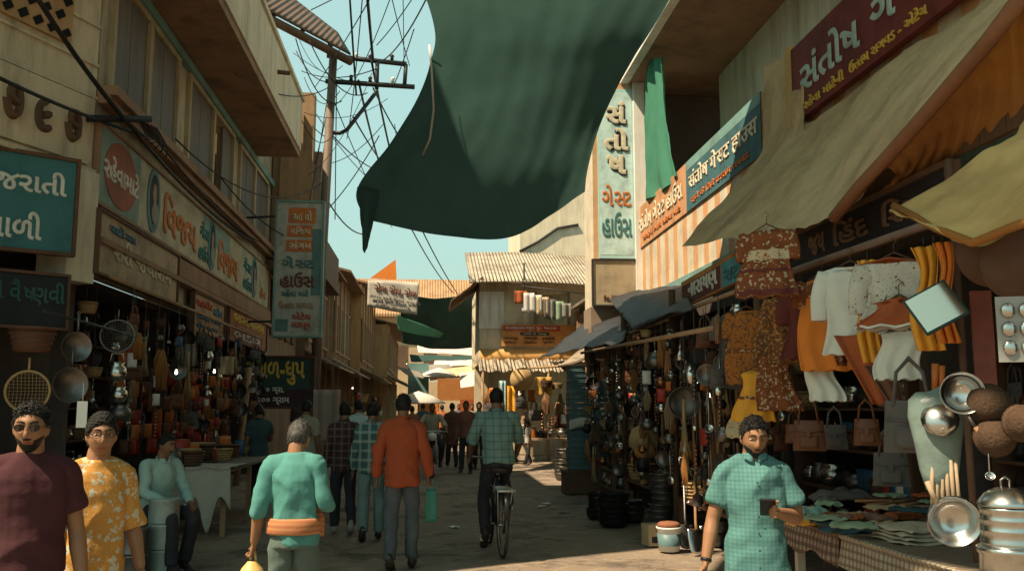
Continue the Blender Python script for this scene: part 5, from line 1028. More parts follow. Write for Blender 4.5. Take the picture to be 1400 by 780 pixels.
m = MB(); m.grid(lambda u, v: (.06 * (2 * u - 1), .62 + .35 * math.cos(R(10 + 140 * v)), .3 + .35 * math.sin(R(10 + 140 * v))), 2, 10, thick=.006); m.build('mudguard', MATS['dark_enamel'], mc)
figure('motorcycle rider in a dusty beige shirt coming towards us', (mx.x, 22, 0), R(180), 1.68, dict(pelvis=(0, -.25, .90), waist=(0, -.23, 1.03), chest=(0, -.2, 1.23), neck=(0, -.17, 1.42), head=(0, -.13, 1.56), shR=(.175, -.18, 1.36), shL=(-.175, -.18, 1.36), elR=(.32, -.02, 1.14), wrR=(.34, .26, 1.02), elL=(-.32, -.02, 1.14), wrL=(-.34, .26, 1.02), hipR=(.1, -.2, .87), knR=(.24, .2, .70), anR=(.2, .05, .32), hipL=(-.1, -.2, .87), knL=(-.24, .2, .70), anL=(-.2, .05, .32)), mat('dusty_beige_cotton', (.30, .27, .20), .9, .2, 8), 'elbow', .84, dark_t, skin_b, voxel=.013, beard=.3)
# ------------------------------------------------------------------ people further away
far = [(618, 25, R(5), 1.7, (.10, .045, .035), 'person in a plain brown tunic walking behind the motorcycle rider'), (637, 22.4, R(172), 1.74, (.16, .07, .05), 'slim man in reddish brown shirt and dark trousers walking towards us, left of the cyclist'), (655, 24, R(175), 1.72, (.34, .35, .30), 'man in a pale shirt half hidden behind the cyclist'),
       (604, 34, R(10), 1.66, (.36, .12, .05), 'small far figure in an orange top beyond the motorcycle'), (627, 38, R(180), 1.7, (.09, .09, .11), 'small far figure in dark blue under the far green cloth'), (646, 33, R(160), 1.68, (.30, .26, .20), 'small far figure in light khaki near the facing house'), (578, 30, R(0), 1.7, (.07, .10, .11), 'far figure in dark teal along the left stalls'), (563, 27, R(20), 1.62, (.24, .09, .05), 'far figure in dull orange beside the left stalls'), (722, 25.5, R(100), 1.2, (.42, .42, .38), 'small person in white stooping by the stall of the facing house')]
for k, (px, Y, rz, H, c, lab) in enumerate(far):
    figure(lab, (atY(px, 600, Y).x, Y, 0), rz, H, dict(anL=(-.1, .14 * (-1) ** k, .09), anR=(.1, -.14 * (-1) ** k, .1)), mat('cotton_%d' % k if False else 'far_cotton_' + ('brown', 'rust', 'pale', 'orange', 'navy', 'khaki', 'teal', 'ginger', 'white')[k], c, .9, .2, 6), 'long' if k % 2 else 'short', .55 if k == 0 else .82, dark_t, skin_b, voxel=.015, eyes=False, collar=False)
# ------------------------------------------------------------------ wares
steel = mat('polished_steel', (.55, .55, .53), .24, .15, 12, 1., (.3, .27, .22), .4, 5, bump=.05); steel_d = mat('dull_steel', (.17, .165, .16), .42, .35, 10, .9, (.1, .08, .06), .6, 6, bump=.1); black_iron = mat('black_iron', (.022, .021, .022), .5, .4, 12, .5, (.06, .04, .03), .5, 6)
copper = mat('copper_ware', (.33, .14, .07), .35, .3, 10, .9, (.1, .05, .03), .6, 6); wood_l = mat('turned_wood', (.28, .15, .07), .65, .3, 12, dirt=(.12, .06, .03), dirt_amt=.5); wood_d = mat('dark_turned_wood', (.10, .05, .03), .65, .3, 12); straw = mat('straw', (.38, .26, .12), .9, .35, 25, dirt=(.2, .12, .06), dirt_amt=.5); jute = mat('jute_rope', (.24, .17, .10), .95, .3, 30)
orange_p = mat('orange_plastic', (.40, .11, .02), .4, .2, 8); red_p = mat('red_plastic', (.30, .03, .02), .4, .2, 8); white_pl = mat('white_plastic', (.68, .68, .64), .4, .1, 8, dirt=(.4, .36, .3), dirt_amt=.3); blue_p = mat('blue_plastic', (.03, .09, .17), .4, .2, 8); teal_p = mat('teal_plastic', (.11, .19, .20), .45, .3, 6, dirt=(.02, .05, .055), dirt_amt=.6, dirt_scale=3); leather = mat('brown_leather', (.13, .048, .022), .5, .3, 9, dirt=(.06, .025, .015), dirt_amt=.5); grey_bag = mat('grey_canvas_bag', (.10, .09, .085), .9, .25, 8)
def single(name, label, cat, mb, mats, loc, rot=(0, 0, 0), group=None, sc=1.):
    o = mb.build(name, mats); o.location = loc; o.rotation_euler = rot; o.scale = (sc,) * 3; return tag(o, label, cat, group)
FACE_OUT = Matrix.Rotation(R(90), 4, 'X'); FACE = Matrix.Rotation(R(-90), 4, 'X')   # hollow side turned away from / towards the viewer (-Y)
def m_ladle(l=.32, r=.045):
    m = MB(); m.tube([(0, 0, 0), (0, 0, -l * .5), (0, .004, -l)], [.006, .005, .007], 6); m.tube([(0, 0, .012), (.010, 0, .0), (0, 0, -.012), (-.010, 0, 0)], .003, 5, closed=True)
    m.lathe([(0, -r * .75), (r * .6, -r * .55), (r, 0), (r * .94, 0), (r * .55, -r * .5), (0, -r * .68)], 14, Matrix.Translation((0, -.01, -l - r * .2)) @ Matrix.Rotation(R(60), 4, 'X')); return m
def m_skimmer(l=.34, r=.055):
    m = MB(); m.tube([(0, 0, 0), (0, 0, -l)], .006, 6); m.lathe([(0, .006), (r * .9, .0), (r, .010), (r, .004), (r * .9, -.006), (0, 0)], 16, Matrix.Translation((0, 0, -l - r)) @ FACE); return m
def m_pan(r=.14, d=.06, h=.16):
    m = MB(); m.lathe([(0, d), (r * .78, d), (r, 0), (r * 1.03, 0), (r * .8, d + .008), (0, d + .008)], 24, Matrix.Translation((0, 0, -h - r)) @ FACE); m.tube([(0, 0, 0), (0, 0, -h)], [.012, .010], 7); m.tube([(0, 0, .018), (.013, 0, .004), (0, 0, -.012), (-.013, 0, .004)], .004, 5, closed=True); return m
def m_wok(r=.17):
    m = MB(); prof = [(0, r * .55)] + [(r * math.sin(R(a)), r * .55 * math.cos(R(a))) for a in (20, 40, 60, 80, 90)] + [(r * .97, 0)] + [(r * .96 * math.sin(R(a)), r * .53 * math.cos(R(a))) for a in (80, 60, 40, 20)] + [(0, r * .53)]
    m.lathe(prof, 22, Matrix.Translation((0, 0, -r - .06)) @ FACE)
    for q in (1, -1): m.tube([(-.04, 0, -r - .06 + q * r), (-.035, 0, -r - .06 + q * (r + .05)), (.035, 0, -r - .06 + q * (r + .05)), (.04, 0, -r - .06 + q * r)], .007, 6)
    return m
def m_sieve(r=.12):
    m = MB(); m.tube([(r * math.cos(2 * math.pi * i / 24), 0, -r - .03 + r * math.sin(2 * math.pi * i / 24)) for i in range(24)], .008, 6, closed=True)
    for i in range(-5, 6):
        q = i / 6; w = math.sqrt(1 - q * q) * r
        m.tube([(q * r, .06 * (1 - q * q) * 0, -r - .03 - w), (q * r, .07 * (1 - q * q), -r - .03), (q * r, 0, -r - .03 + w)], .002, 3); m.tube([(-w, 0, -r - .03 + q * r), (0, .07 * (1 - q * q), -r - .03 + q * r), (w, 0, -r - .03 + q * r)], .002, 3)
    m.tube([(0, 0, -.03), (0, 0, .05)], .007, 6); return m
def m_pot(r=.11, h=.16):
    m = MB(); m.lathe([(0, -h), (r * .7, -h * .98), (r, -h * .6), (r * .92, -h * .3), (r * .62, -h * .14), (r * .78, 0), (r * .74, 0), (r * .56, -h * .14), (0, -h * .2)], 20); return m
def m_kettle(r=.1, h=.2):
    m = m_pot(r, h); m.tube([(r * .7, 0, -h * .1), (r * .5, 0, h * .45), (-r * .5, 0, h * .45), (-r * .7, 0, -h * .1)], .006, 6); return m
def m_pins(n=7, l=.42):
    m = MB()
    for i in range(n):
        x, y = random.uniform(-.05, .05), random.uniform(-.03, .03); a = random.uniform(-.03, .03)
        m.tube([(x * .5, y, 0), (x, y, -l * .2), (x + a, y, -l * .8), (x + a * 1.2, y, -l)], [.008, .017, .017, .008], 7)
    m.tube([(.06 * math.cos(2 * math.pi * i / 12), .04 * math.sin(2 * math.pi * i / 12), -l * .3) for i in range(12)], .006, 5, closed=True); return m
def m_broom(l=.7):
    m = MB(); m.tube([(0, 0, 0), (0, 0, -l * .4)], [.018, .024], 7)
    for i in range(26): a = random.uniform(0, 6.28); q = random.uniform(.2, 1); m.tube([(.015 * math.cos(a), .015 * math.sin(a), -l * .38), (.05 * q * math.cos(a), .03 * q * math.sin(a), -l * .7), (.10 * q * math.cos(a), .05 * q * math.sin(a), -l * random.uniform(.92, 1.0))], [.004, .004, .002], 4)
    return m
def m_bells(n=9, r=.022):
    m = MB(); m.tube([(0, 0, .05), (0, 0, -n * r * 2.1)], .003, 4)
    for i in range(n): m.sphere((random.uniform(-.006, .006), 0, -r - i * r * 2.05), r * random.uniform(.8, 1.05), 8)
    return m
def m_funnel(r=.07):
    m = MB(); m.lathe([(.008, .0), (.012, -.06), (r, -.15), (r * 1.05, -.15), (.016, -.06), (.012, 0)], 14); return m
def m_rope(l=.45):
    m = MB()
    for i in range(7):
        x = (i - 3) * .014; m.tube([(x * .3, 0, 0), (x * 1.6, .01 * (i % 2), -l * .5), (x * 1.1, 0, -l), (x * 1.5 + .004, -.02, -l * .5), (x * .3 + .003, -.01, 0)], .009, 5)
    return m
def m_bag(w=.26, h=.24, strap=.2):
    m = MB()
    m.grid(lambda u, v: ((u - .5) * w * (1 - .14 * v), -.045 * math.sin(math.pi * u) ** .5 * math.sin(math.pi * (.15 + .7 * (1 - v))) - .004, -strap - h + h * v), 10, 8, thick=.0); m.grid(lambda u, v: ((.5 - u) * w * (1 - .14 * v), .045 * math.sin(math.pi * u) ** .5 * math.sin(math.pi * (.15 + .7 * (1 - v))) + .004, -strap - h + h * v), 10, 8, thick=.0)
    m.tube([(-w * .3, -.02, -strap - .03), (-w * .22, -.02, -strap * .35), (0, -.015, 0), (w * .22, -.02, -strap * .35), (w * .3, -.02, -strap - .03)], .009, 6); m.tube([(-w * .3, .02, -strap - .03), (-w * .22, .02, -strap * .35), (0, .015, -.01), (w * .22, .02, -strap * .35), (w * .3, .02, -strap - .03)], .009, 6)
    m.tube([(-w * .44, -.03, -strap - h * .35), (0, -.055, -strap - h * .42), (w * .44, -.03, -strap - h * .35)], .006, 5)
    m.grid(lambda u, v: ((u - .5) * w * .55, -.052 - .006 * math.sin(math.pi * u), -strap - h * .9 + h * .4 * v), 6, 4, thick=.006); m.box((0, -.066, -strap - h * .45), (.03, .012, .05)); return m
def m_basket(r=.12, h=.13):
    m = MB(); m.lathe([(0, -h), (r * .75, -h), (r * .86, -h * .6), (r * .95, -h * .3), (r, 0), (r * 1.05, -.004), (r * 1.03, .012), (r * .97, .01), (r * .9, -h * .3), (r * .72, -h * .9), (0, -h * .92)], 20)
    for i in range(4): z = -h * (.2 + .22 * i); rr = r * (.98 - .07 * i) + .004; m.tube([(rr * math.cos(2 * math.pi * k / 20), rr * math.sin(2 * math.pi * k / 20), z) for k in range(20)], .006, 5, closed=True)
    return m
def m_pack(w=.10, h=.16, d=.03):
    m = MB(); m.grid(lambda u, v: ((u - .5) * w, -d * math.sin(math.pi * u) * math.sin(math.pi * v) * .8 - .002, -h + h * v), 6, 6, thick=.006); return m
KIND = {  # name: (builders, materials, category, wording)
 'ladle': ([m_ladle(), m_ladle(.26, .035)], [steel_d, steel, wood_l], 'ladle', 'serving ladle'), 'skimmer': ([m_skimmer(), m_skimmer(.28, .045)], [steel_d, steel], 'skimmer', 'flat skimmer'), 'frying_pan': ([m_pan(), m_pan(.11, .05, .14)], [black_iron, steel_d], 'pan', 'frying pan'),
 'wok': ([m_wok(), m_wok(.13)], [black_iron, steel_d], 'wok', 'two handled iron wok'), 'sieve': ([m_sieve(), m_sieve(.09)], [steel_d, straw], 'sieve', 'round wire sieve'), 'water_pot': ([m_pot(), m_pot(.08, .12)], [steel_d, copper, steel_d, black_iron, steel], 'pot', 'round bellied pot'), 'pail': ([m_kettle(), m_kettle(.075, .14)], [steel_d, steel, black_iron], 'pail', 'little pail'),
 'rolling_pins': ([m_pins(), m_pins(9, .36)], [wood_l, wood_d], 'rolling pins', 'bundle of rolling pins'), 'broom': ([m_broom(), m_broom(.55)], [straw, wood_d], 'broom', 'short twig hand broom'), 'bell_string': ([m_bells(), m_bells(7, .03)], [steel_d, copper, black_iron], 'bells', 'string of bells'), 'funnel': ([m_funnel(), m_funnel(.05)], [steel, steel_d, copper], 'funnel', 'little metal funnel'),
 'rope_skein': ([m_rope(), m_rope(.35)], [jute, orange_cl, wood_l], 'rope', 'looped skein of rope'), 'hand_bag': ([m_bag(), m_bag(.2, .2, .15)], [leather, grey_bag], 'bag', 'small shoulder bag'), 'basket': ([m_basket(), m_basket(.09, .1)], [straw, wood_d], 'basket', 'small woven basket'), 'packet': ([m_pack(), m_pack(.13, .2)], [red_p, orange_p, white_pl, blue_p, wood_d, leather], 'packet', 'bright plastic packet')}
_mesh = {}
def bay(loc):
    x, y, z = loc
    if x > 0: a = 'by the printed dresses' if y < 9.6 else 'behind the shovels' if y < 11.2 else 'above the roadway pot stack' if y < 13.2 else 'right of the stepped stand' if y < 15.2 else 'by the teal tray stacks'
    else: a = 'by the corner pans' if y < 12.6 else 'above the seated man' if y < 15 else 'over the cloth covered table' if y < 17.6 else 'beside the incense board'
    return 'hanging ' + ('high' if z > 2.1 else 'at head height' if z > 1.5 else 'low') + ' ' + a
def ware(kind, loc, rz, where, group, vi=None, mi=None, sc=1., tilt=0.):
    B, Ms, cat, words = KIND[kind]; vi = random.randrange(len(B)) if vi is None else vi; mi = random.randrange(len(Ms)) if mi is None else mi
    key = (kind, vi, mi)
    if key not in _mesh:
        me = B[vi].mesh(kind, Ms[mi])
        import bmesh
        bm = bmesh.new(); bm.from_mesh(me); bmesh.ops.recalc_face_normals(bm, faces=bm.faces); bm.to_mesh(me); bm.free(); _mesh[key] = me
    o = link(kind, _mesh[key]); o.location = loc; o.rotation_euler = (0, tilt, rz); o.scale = (sc,) * 3
    mw = {'polished_steel': 'shiny steel', 'dull_steel': 'dull grey', 'black_iron': 'black', 'copper_ware': 'copper', 'turned_wood': 'light wooden', 'dark_turned_wood': 'dark wooden', 'straw': 'straw coloured', 'jute_rope': 'jute', 'orange_plastic': 'orange', 'red_plastic': 'red', 'white_plastic': 'white', 'blue_plastic': 'blue', 'yellow_canvas': 'yellow', 'orange_cloth': 'orange', 'brown_leather': 'brown leather', 'grey_canvas_bag': 'grey canvas'}[Ms[mi].name]
    sz = 'smaller ' if vi else ''
    if where == 'bay': where = bay(loc)
    lab = f'{sz}{mw} {words} {where}'; return tag(o, lab, cat, lab)
# --- utensils hanging in rows along the right-hand stalls
random.seed(21)
rk = ['ladle', 'skimmer', 'frying_pan', 'wok', 'sieve', 'water_pot', 'pail', 'rolling_pins', 'broom', 'bell_string', 'funnel', 'rope_skein', 'basket', 'ladle', 'bell_string', 'water_pot', 'packet', 'hand_bag']
cord = mat('string', (.12, .1, .08), .9, .2, 10, bump=0)
ncord = 0
for li, (xx, ya, yb, st, top) in enumerate(((3.02, 8.75, 17.6, .235, 2.68), (3.5, 8.9, 17.4, .31, 2.6))):
    y = ya
    while y < yb:
        z = top - random.uniform(.05, .3); c = MB(); zb = random.uniform(.55, 1.0); x = xx + random.uniform(-.12, .12); c.tube([(x, y, top + .02), (x, y, zb)], .004, 4)
        tag(c.build('twine', cord), 'thin cord strung with utensils along the right-hand stalls', 'cord', 'cords of utensils at the right-hand stalls')
        while z > zb:
            k = random.choice(rk); o = ware(k, (x - .02, y - .02, z), random.uniform(-.9, .5) - .3, 'bay', 'right-hand utensils', sc=random.uniform(.62, .98)); z -= o.dimensions.z * .8 + random.uniform(.02, .10)
        y += st * random.uniform(.75, 1.3)
# --- wares of the left stalls
random.seed(5)
for li, (xx, ya, yb, st, top) in enumerate(((-3.72, 11.6, 20.8, .36, 3.05), (-4.25, 11.4, 20.5, .5, 3.0))):
    y = ya
    while y < yb:
        z = top - random.uniform(.1, .3); c = MB(); zb = random.uniform(1.0, 1.5); x = xx + random.uniform(-.15, .15); c.tube([(x, y, top + .05), (x, y, zb)], .004, 4)
        tag(c.build('twine', cord), 'thin cord of goods hanging in the left-hand shops', 'cord', 'cords of goods in the left-hand shops')
        while z > zb:
            k = random.choice(rk + ['packet', 'packet', 'hand_bag', 'packet']); o = ware(k, (x + .02, y - .02, z), random.uniform(-.3, .9), 'bay', 'left goods', sc=random.uniform(.65, 1.0)); z -= o.dimensions.z * .8 + random.uniform(.03, .12)
        y += st * random.uniform(.75, 1.3)
mb = MB(); mb.tube([(-3.72, 11.0, 3.1), (-3.72, 21, 3.08)], .025, 7); tag(mb.build('hanging_rail', tan_wood), 'long wooden rail the left shop goods hang from', 'rail')
G = 'right-hand'
# named pans on the far left, larger
def big(kind, px, py, x, label, vi=0, mi=0, sc=1., rz=.3):
    o = ware(kind, atX(px, py, x), rz, '', G, vi, mi, sc); o['label'] = label; del o['group']; return o
big('frying_pan', 108, 428, -3.4, 'upper of two deep steel pans hung at the left corner', 1, 1, 1.3, .75); big('frying_pan', 100, 474, -3.4, 'lower and larger of two deep steel pans at the left corner', 0, 1, 1.2, .8)
big('sieve', 162, 432, -3.5, 'large round steel wire strainer hanging above steel canisters', 0, 0, 1.5, .2); big('pail', 160, 495, -3.5, 'shiny steel pail hung under the large strainer', 0, 1, 1.1); big('pail', 163, 528, -3.5, 'lower shiny pail in the string under the strainer', 1, 1, 1.3); big('water_pot', 165, 553, -3.5, 'steel water pot at the foot of the strainer string', 0, 2, 1.1)
big('basket', 45, 450, -3.6, 'round dark basket hung beside the wooden post', 0, 1, 1.6); big('sieve', 40, 500, -3.6, 'straw sieve hung by the wooden post', 0, 1, 1.5); big('broom', 258, 480, -3.5, 'pale mop like broom hanging over the left stall', 0, 0, 1.0); big('rope_skein', 222, 478, -3.5, 'bright orange skein hanging over the left stall', 0, 1, 1.15); big('rope_skein', 190, 455, -3.5, 'orange cloth strips hung right of the strainer', 1, 1, .9)
o = single('price_card', 'white card hanging between the walking man and woman', 'card', MB().box((0, 0, -.11), (.085, .004, .22)).tube([(0, 0, 0), (0, 0, .15)], .003, 4), white_pl, atX(113, 548, -2.9))
t = thing('utensil_rail', 'short iron rail bracket over the pans at the left corner', 'rail', (0, 0, 0)); a, b = atX(60, 425, -3.4), atX(200, 425, -3.55); b.z = a.z; mb = MB(); mb.tube([a, b], .016, 6); mb.build('bar', iron, t)
# lit bulbs
glow, nt_, b_ = newmat('lit_bulb'); b_.inputs['Emission Color'].default_value = (1, .92, .75, 1); b_.inputs['Emission Strength'].default_value = 4
for k, (px, py, x, lab) in enumerate(((241, 508, -3.4, 'small lit bulb by the pale broom'), (293, 507, -3.6, 'small lit bulb beside the tan hanging cloth'), (482, 530, -2.6, 'lit tube lamp end above the walkers'), (969, 540, 3.2, 'small lit bulb among the copper ladles'), (556, 497, -1.7, 'far lit lamp at the end of the left stalls'))):
    t = thing('light_bulb', lab, 'lamp', atX(px, py, x)); m = MB(); m.lathe([(0, -.035), (.014, -.03), (.02, -.012), (.014, .012), (.012, .03)], 12); m.build('bulb', glow, t); m = MB(); m.tube([(0, 0, .03), (0, 0, .07)], .016, 8); m.tube([(0, 0, .07), (.0, 0, .35)], .004, 4); m.build('socket', cable_m, t)
# --- shelves in the dark shops
def shelf(label, x, y0, y1, face, z0=.2, nz=5, seed=1, what=('packet', 'water_pot', 'basket', 'pail')):
    random.seed(seed); t = thing('shelf_rack', label, 'shelf', (x, y0, 0)); L_ = y1 - y0
    for i in range(nz + 1): mb = MB(); mb.box2((0, 0, z0 + i * .45), (face * .4, L_, z0 + i * .45 + .03)); mb.build('shelf_board', wood_d, t)
    for yy in (0, L_): mb = MB(); mb.box2((-.01 * face, yy - .03, 0), (face * .39, yy + .03, z0 + nz * .45 + .1)); mb.build('upright', wood_d, t)
    side = 'left' if face < 0 else 'right'
    for i in range(nz):
        y = y0 + .15
        while y < y1 - .1:
            k = random.choice(what); s_ = random.uniform(1.0, 1.6); o = ware(k, (x + face * .15, y, 0), random.uniform(-.4, .4) + (1.2 if face < 0 else -1.2), f'standing on the dark {side} shop shelves', f'{side} shop shelf goods', sc=s_)
            zmin = min(c[2] for c in o.bound_box); o.location.z = z0 + i * .45 + .032 - zmin * s_; y += max(o.dimensions.x, .12) * 1.15
shelf('tall dark shelf rack in the left shops behind the seated man', -4.9, 11.6, 14.8, -1, nz=5, seed=3, what=('packet', 'packet', 'basket', 'water_pot', 'pail'))
shelf('tall dark shelf rack in the left shops beside the incense board', -4.9, 15.3, 18.6, -1, nz=5, seed=4, what=('packet', 'packet', 'packet', 'basket', 'water_pot'))
shelf('dark shelf rack in the right shop behind the man in green', 5.0, 5.2, 7.8, 1, nz=5, seed=5, what=('basket', 'water_pot', 'pail', 'hand_bag'))
shelf('dark shelf rack in the right shop behind the hanging clothes', 4.6, 8.5, 11.3, 1, nz=5, seed=6, what=('basket', 'water_pot', 'pail', 'packet'))

# ------------------------------------------------------------------ clothes on the right-hand rail
def garment(name, label, cat, loc, m, w=.42, h=.8, flare=.1, sleeves=.28, m2=None, band=None, rz=0., fold=.018, sl=.5, neck=True, seed=0, group=None):
    """hollow hanging garment with neckline, shoulders, sleeves and folds"""
    t = thing(name, label, cat, loc, rz, group); mb = MB(); nu = 36
    def prof(v):  # half width at height fraction v from the top
        if v < .06: return w * (.22 + .28 * sm(v / .06))
        return w * (.5 - .06 * sm((v - .06) / .35)) + flare * sm((v - .3) / .7) * (1 if v > .3 else 0)
    def pt(u, v):
        a = 2 * math.pi * u; hw = prof(v); d = .026 + .028 * v
        x = hw * math.cos(a); y = d * math.sin(a) + fold * v * math.sin(a * 7 + 3 * mnoise.noise(Vector((v * 2, seed, 0)))) + .01 * mnoise.noise(Vector((x * 6, v * 5, seed)))
        z = -h * v - .05 * (1 - abs(math.cos(a))) * (1 if v < .05 else 0) - .045 * abs(math.cos(a)) * sm(1 - v / .3)
        return (x + .03 * math.sin(v * 5 + seed), y, z + .008 * math.sin(a * 9 + seed) * v)
    mb.grid(pt, nu, 22); body = mb.build('garment_body', m, t)
    if sleeves:
        for s in (-1, 1):
            c = MB(); p0 = Vector((s * w * .40, 0, -.085)); p1 = p0 + Vector((s * sleeves * .22, -.01, -sleeves * .55)); p2 = p1 + Vector((s * sleeves * .02, -.01, -sleeves * .55)); pts, rr = curve_pts([p0, p1, p2], [.075, .062, .055]); c.tube(pts, rr, 10); c.v = [(x, y * .34, z + .01 * math.sin(x * 70)) for x, y, z in c.v]; c.build('sleeve', m2 or m, t)
    if band:
        for (v0, v1, bm_) in band:
            c = MB(); c.grid(lambda u, v: tuple(Vector(pt(u, v0 + (v1 - v0) * v)) * 1.0 + Vector((.006 * math.cos(2 * math.pi * u), .006 * math.sin(2 * math.pi * u), 0))), nu, 3); c.build('trim_band', bm_, t)
    c = MB(); c.tube([(-w * .36, 0, -.07), (0, 0, -.0), (w * .36, 0, -.07)], .006, 5); c.tube([(0, 0, 0), (0, 0, .05), (.018, 0, .075), (.0, 0, .095), (-.016, 0, .078)], .003, 5); c.build('hanger', wood_d, t); return t
white_k = mat('white_cotton', (.66, .67, .60), .9, .1, 8, dirt=(.35, .33, .28), dirt_amt=.3); orange_k = mat('orange_cotton', (.62, .19, .03), .9, .2, 8); rust_k = mat('rust_cotton', (.32, .085, .03), .9, .25, 8); yellow_k = mat('marigold_cotton', (.70, .33, .04), .9, .2, 8); maroon_k = mat('maroon_cotton', (.12, .03, .025), .9, .25, 8); beige_k = mat('beige_cotton', (.40, .30, .18), .9, .15, 8)
pr1 = printed('mirror_work_print', (.20, .065, .025), (.46, .38, .26), (.05, .035, .035), 26, .30); pr2 = printed('dark_floral_print', (.14, .06, .03), (.42, .2, .05), (.26, .2, .12), 34, .38); pr3 = printed('orange_floral_print', (.34, .12, .025), (.06, .04, .04), (.42, .28, .10), 36, .36); pr4 = printed('cream_print', (.50, .42, .27), (.30, .10, .04), (.1, .06, .05), 30, .34); dots = printed('dotted_white', (.50, .50, .44), (.10, .05, .05), (.35, .14, .05), 26, .2)
def GX(px, py, x=2.95): return atX(px, py, x)
FR = -.55
garment('printed_dress', 'short printed dress with white and brown bands hung alone at the awning corner', 'dress', atX(1048, 306, 2.55), pr1, .36, .56, .08, .18, band=[(.36, .5, pr4), (.62, .66, maroon_k), (.9, .97, maroon_k)], rz=FR, seed=1)
garment('orange_dress', 'orange dress with an embroidered dark yoke', 'dress', GX(1124, 372), orange_k, .34, .74, .05, .16, m2=pr1, band=[(.08, .26, pr1)], rz=FR, seed=2)
garment('white_trousers', 'white gathered trousers hanging below the orange dress', 'trousers', GX(1124, 486, 2.97), white_k, .24, .34, .03, 0, rz=FR, seed=3)
garment('white_kurta', 'plain white tunic with side slits between orange dress and yellow scarf', 'tunic', GX(1162, 356), white_k, .38, .66, .06, .3, rz=FR, seed=4)
garment('dotted_kurta', 'white dotted tunic with piping above a red skirt', 'tunic', GX(1222, 345, 2.85), dots, .40, .48, .05, .26, band=[(.02, .08, rust_k)], rz=FR, seed=5)
garment('red_skirt', 'short brick red skirt with a pale hem', 'skirt', GX(1229, 402, 2.84), rust_k, .34, .2, .08, 0, band=[(.93, 1.0, white_k)], rz=FR, seed=6)
garment('white_pyjama', 'pale cotton pyjama hanging below the brick red skirt', 'trousers', GX(1229, 442, 2.86), white_k, .27, .34, .02, 0, rz=FR, seed=7)
for px, top, bot, x, m, w, lab in ((1186, 356, 496, 2.86, yellow_k, .13, 'marigold yellow scarf twisted between two white tunics'), (1263, 338, 480, 2.78, yellow_k, .14, 'marigold scarf behind the left corner of the mirror'), (1288, 332, 470, 2.8, orange_k, .10, 'narrow orange scarf behind the mirror'), (1277, 336, 470, 2.84, grey_bag, .08, 'dark striped scarf between two orange scarves')):
    a, b = GX(px, top, x), GX(px + 4, bot, x); hgt = a.z - b.z
    t = thing('hanging_scarf', lab, 'scarf', a, FR); mb = MB(); mb.grid(lambda u, v: (w * (1.0 - .45 * math.sin(math.pi * min(1, v * 1.6)) * .8) * (u - .5) + .02 * math.sin(v * 7), .02 * math.sin(u * 15 + v * 3) - .02, -hgt * v), 18, 24, thick=.006); mb.build('cloth', m, t); mb = MB(); mb.tube([(0, 0, .0), (0, 0, .06)], .005, 5); mb.build('hook', iron, t)
for px, top, bot, x, m, w, lab, tl in ((1172, 458, 552, 2.9, rust_k, .30, 'rust orange folded cloth slung diagonally under the white tunic', .3), (1204, 500, 552, 2.9, mat('brown_cotton', (.14, .07, .045), .9, .2, 8), .2, 'dull brown cloth corner pointing down beside the rust cloth', .35), (1150, 470, 500, 2.93, pr1, .14, 'small mirror work pouch cloth beside the orange dress', 0)):
    a, b = GX(px, top, x), GX(px, bot, x); hgt = a.z - b.z; t = thing('folded_cloth', lab, 'cloth', a, FR); mb = MB(); mb.grid(lambda u, v: (w * (u - .5) * (1 - .55 * v) + tl * hgt * v, .03 * math.sin(u * 9) - .02, -hgt * v), 16, 14, thick=.01); mb.build('cloth', m, t)
random.seed(11)
for k, (px, top, hgt, w, m, x, lab) in enumerate(((1020, 418, .74, .34, pr3, 3.0, 'orange and black floral long dress on the nearest end of the printed row'), (1046, 420, .80, .32, pr2, 3.15, 'dark floral long dress behind the orange floral one'), (1074, 398, .62, .30, pr2, 3.05, 'dark red printed blouse under the printed dress'), (1094, 392, .6, .26, maroon_k, 3.1, 'plain maroon tunic left of the orange dress'), (1000, 424, .8, .34, grey_bag, 3.1, 'dark grey tunic at the far end of the clothes'), (1032, 500, .5, .30, yellow_k, 2.98, 'marigold printed skirt below the floral dresses'), (1022, 548, .34, .32, pr4, 2.97, 'cream printed cloth behind the head of the man in green'), (1060, 475, .55, .3, pr1, 3.05, 'brown mirror work tunic low in the printed row'))):
    garment('printed_garment', lab, 'clothing', GX(px, top, x), m, w, hgt, .07, .2 if k < 5 else 0, rz=FR + random.uniform(-.2, .2), seed=8 + k, band=[(.55, .6, pr1)] if k in (0, 1, 5) else None)
# mirror on the post
t = thing('tilted_mirror', 'square mirror with dark rim tilted on one corner, reflecting pale sky', 'mirror', atX(1279, 420, 2.62)); t.rotation_euler = Euler((R(-24), R(-28), R(-24)))
mb = MB(); mb.box((0, 0, 0), (.235, .012, .235)); mb.build('mirror_rim', mat('dark_green_rim', (.02, .05, .045), .5, .2, 5), t); mb = MB(); mb.box((.0, -.0075, .0), (.212, .004, .212)); mb.build('mirror_glass', mat('mirror_silver', (.50, .60, .57), .12, .03, 3, 1., bump=0), t)
# bags and leather goods below the clothes
for k, (px, py, x, vi, mi, sc, lab) in enumerate(((1104, 540, 3.0, 0, 0, 1.2, 'brown leather satchel with looped handles behind the man in green'), (1242, 488, 2.75, 0, 1, 1.5, 'grey canvas bag with long rope handles below the white tunics'), (1183, 545, 3.0, 1, 0, 1.1, 'round brown leather purse under the rust cloth'), (1085, 560, 3.2, 1, 0, 1.0, 'small dark brown bag beside the satchel'), (1140, 555, 3.3, 1, 1, 1.2, 'dark grey bag deep behind the table'), (1215, 580, 3.3, 0, 1, 1.2, 'black looking canvas bag at the back of the stall'))):
    o = big('hand_bag', px, py, x, lab, vi, mi, sc * .82, -.5)
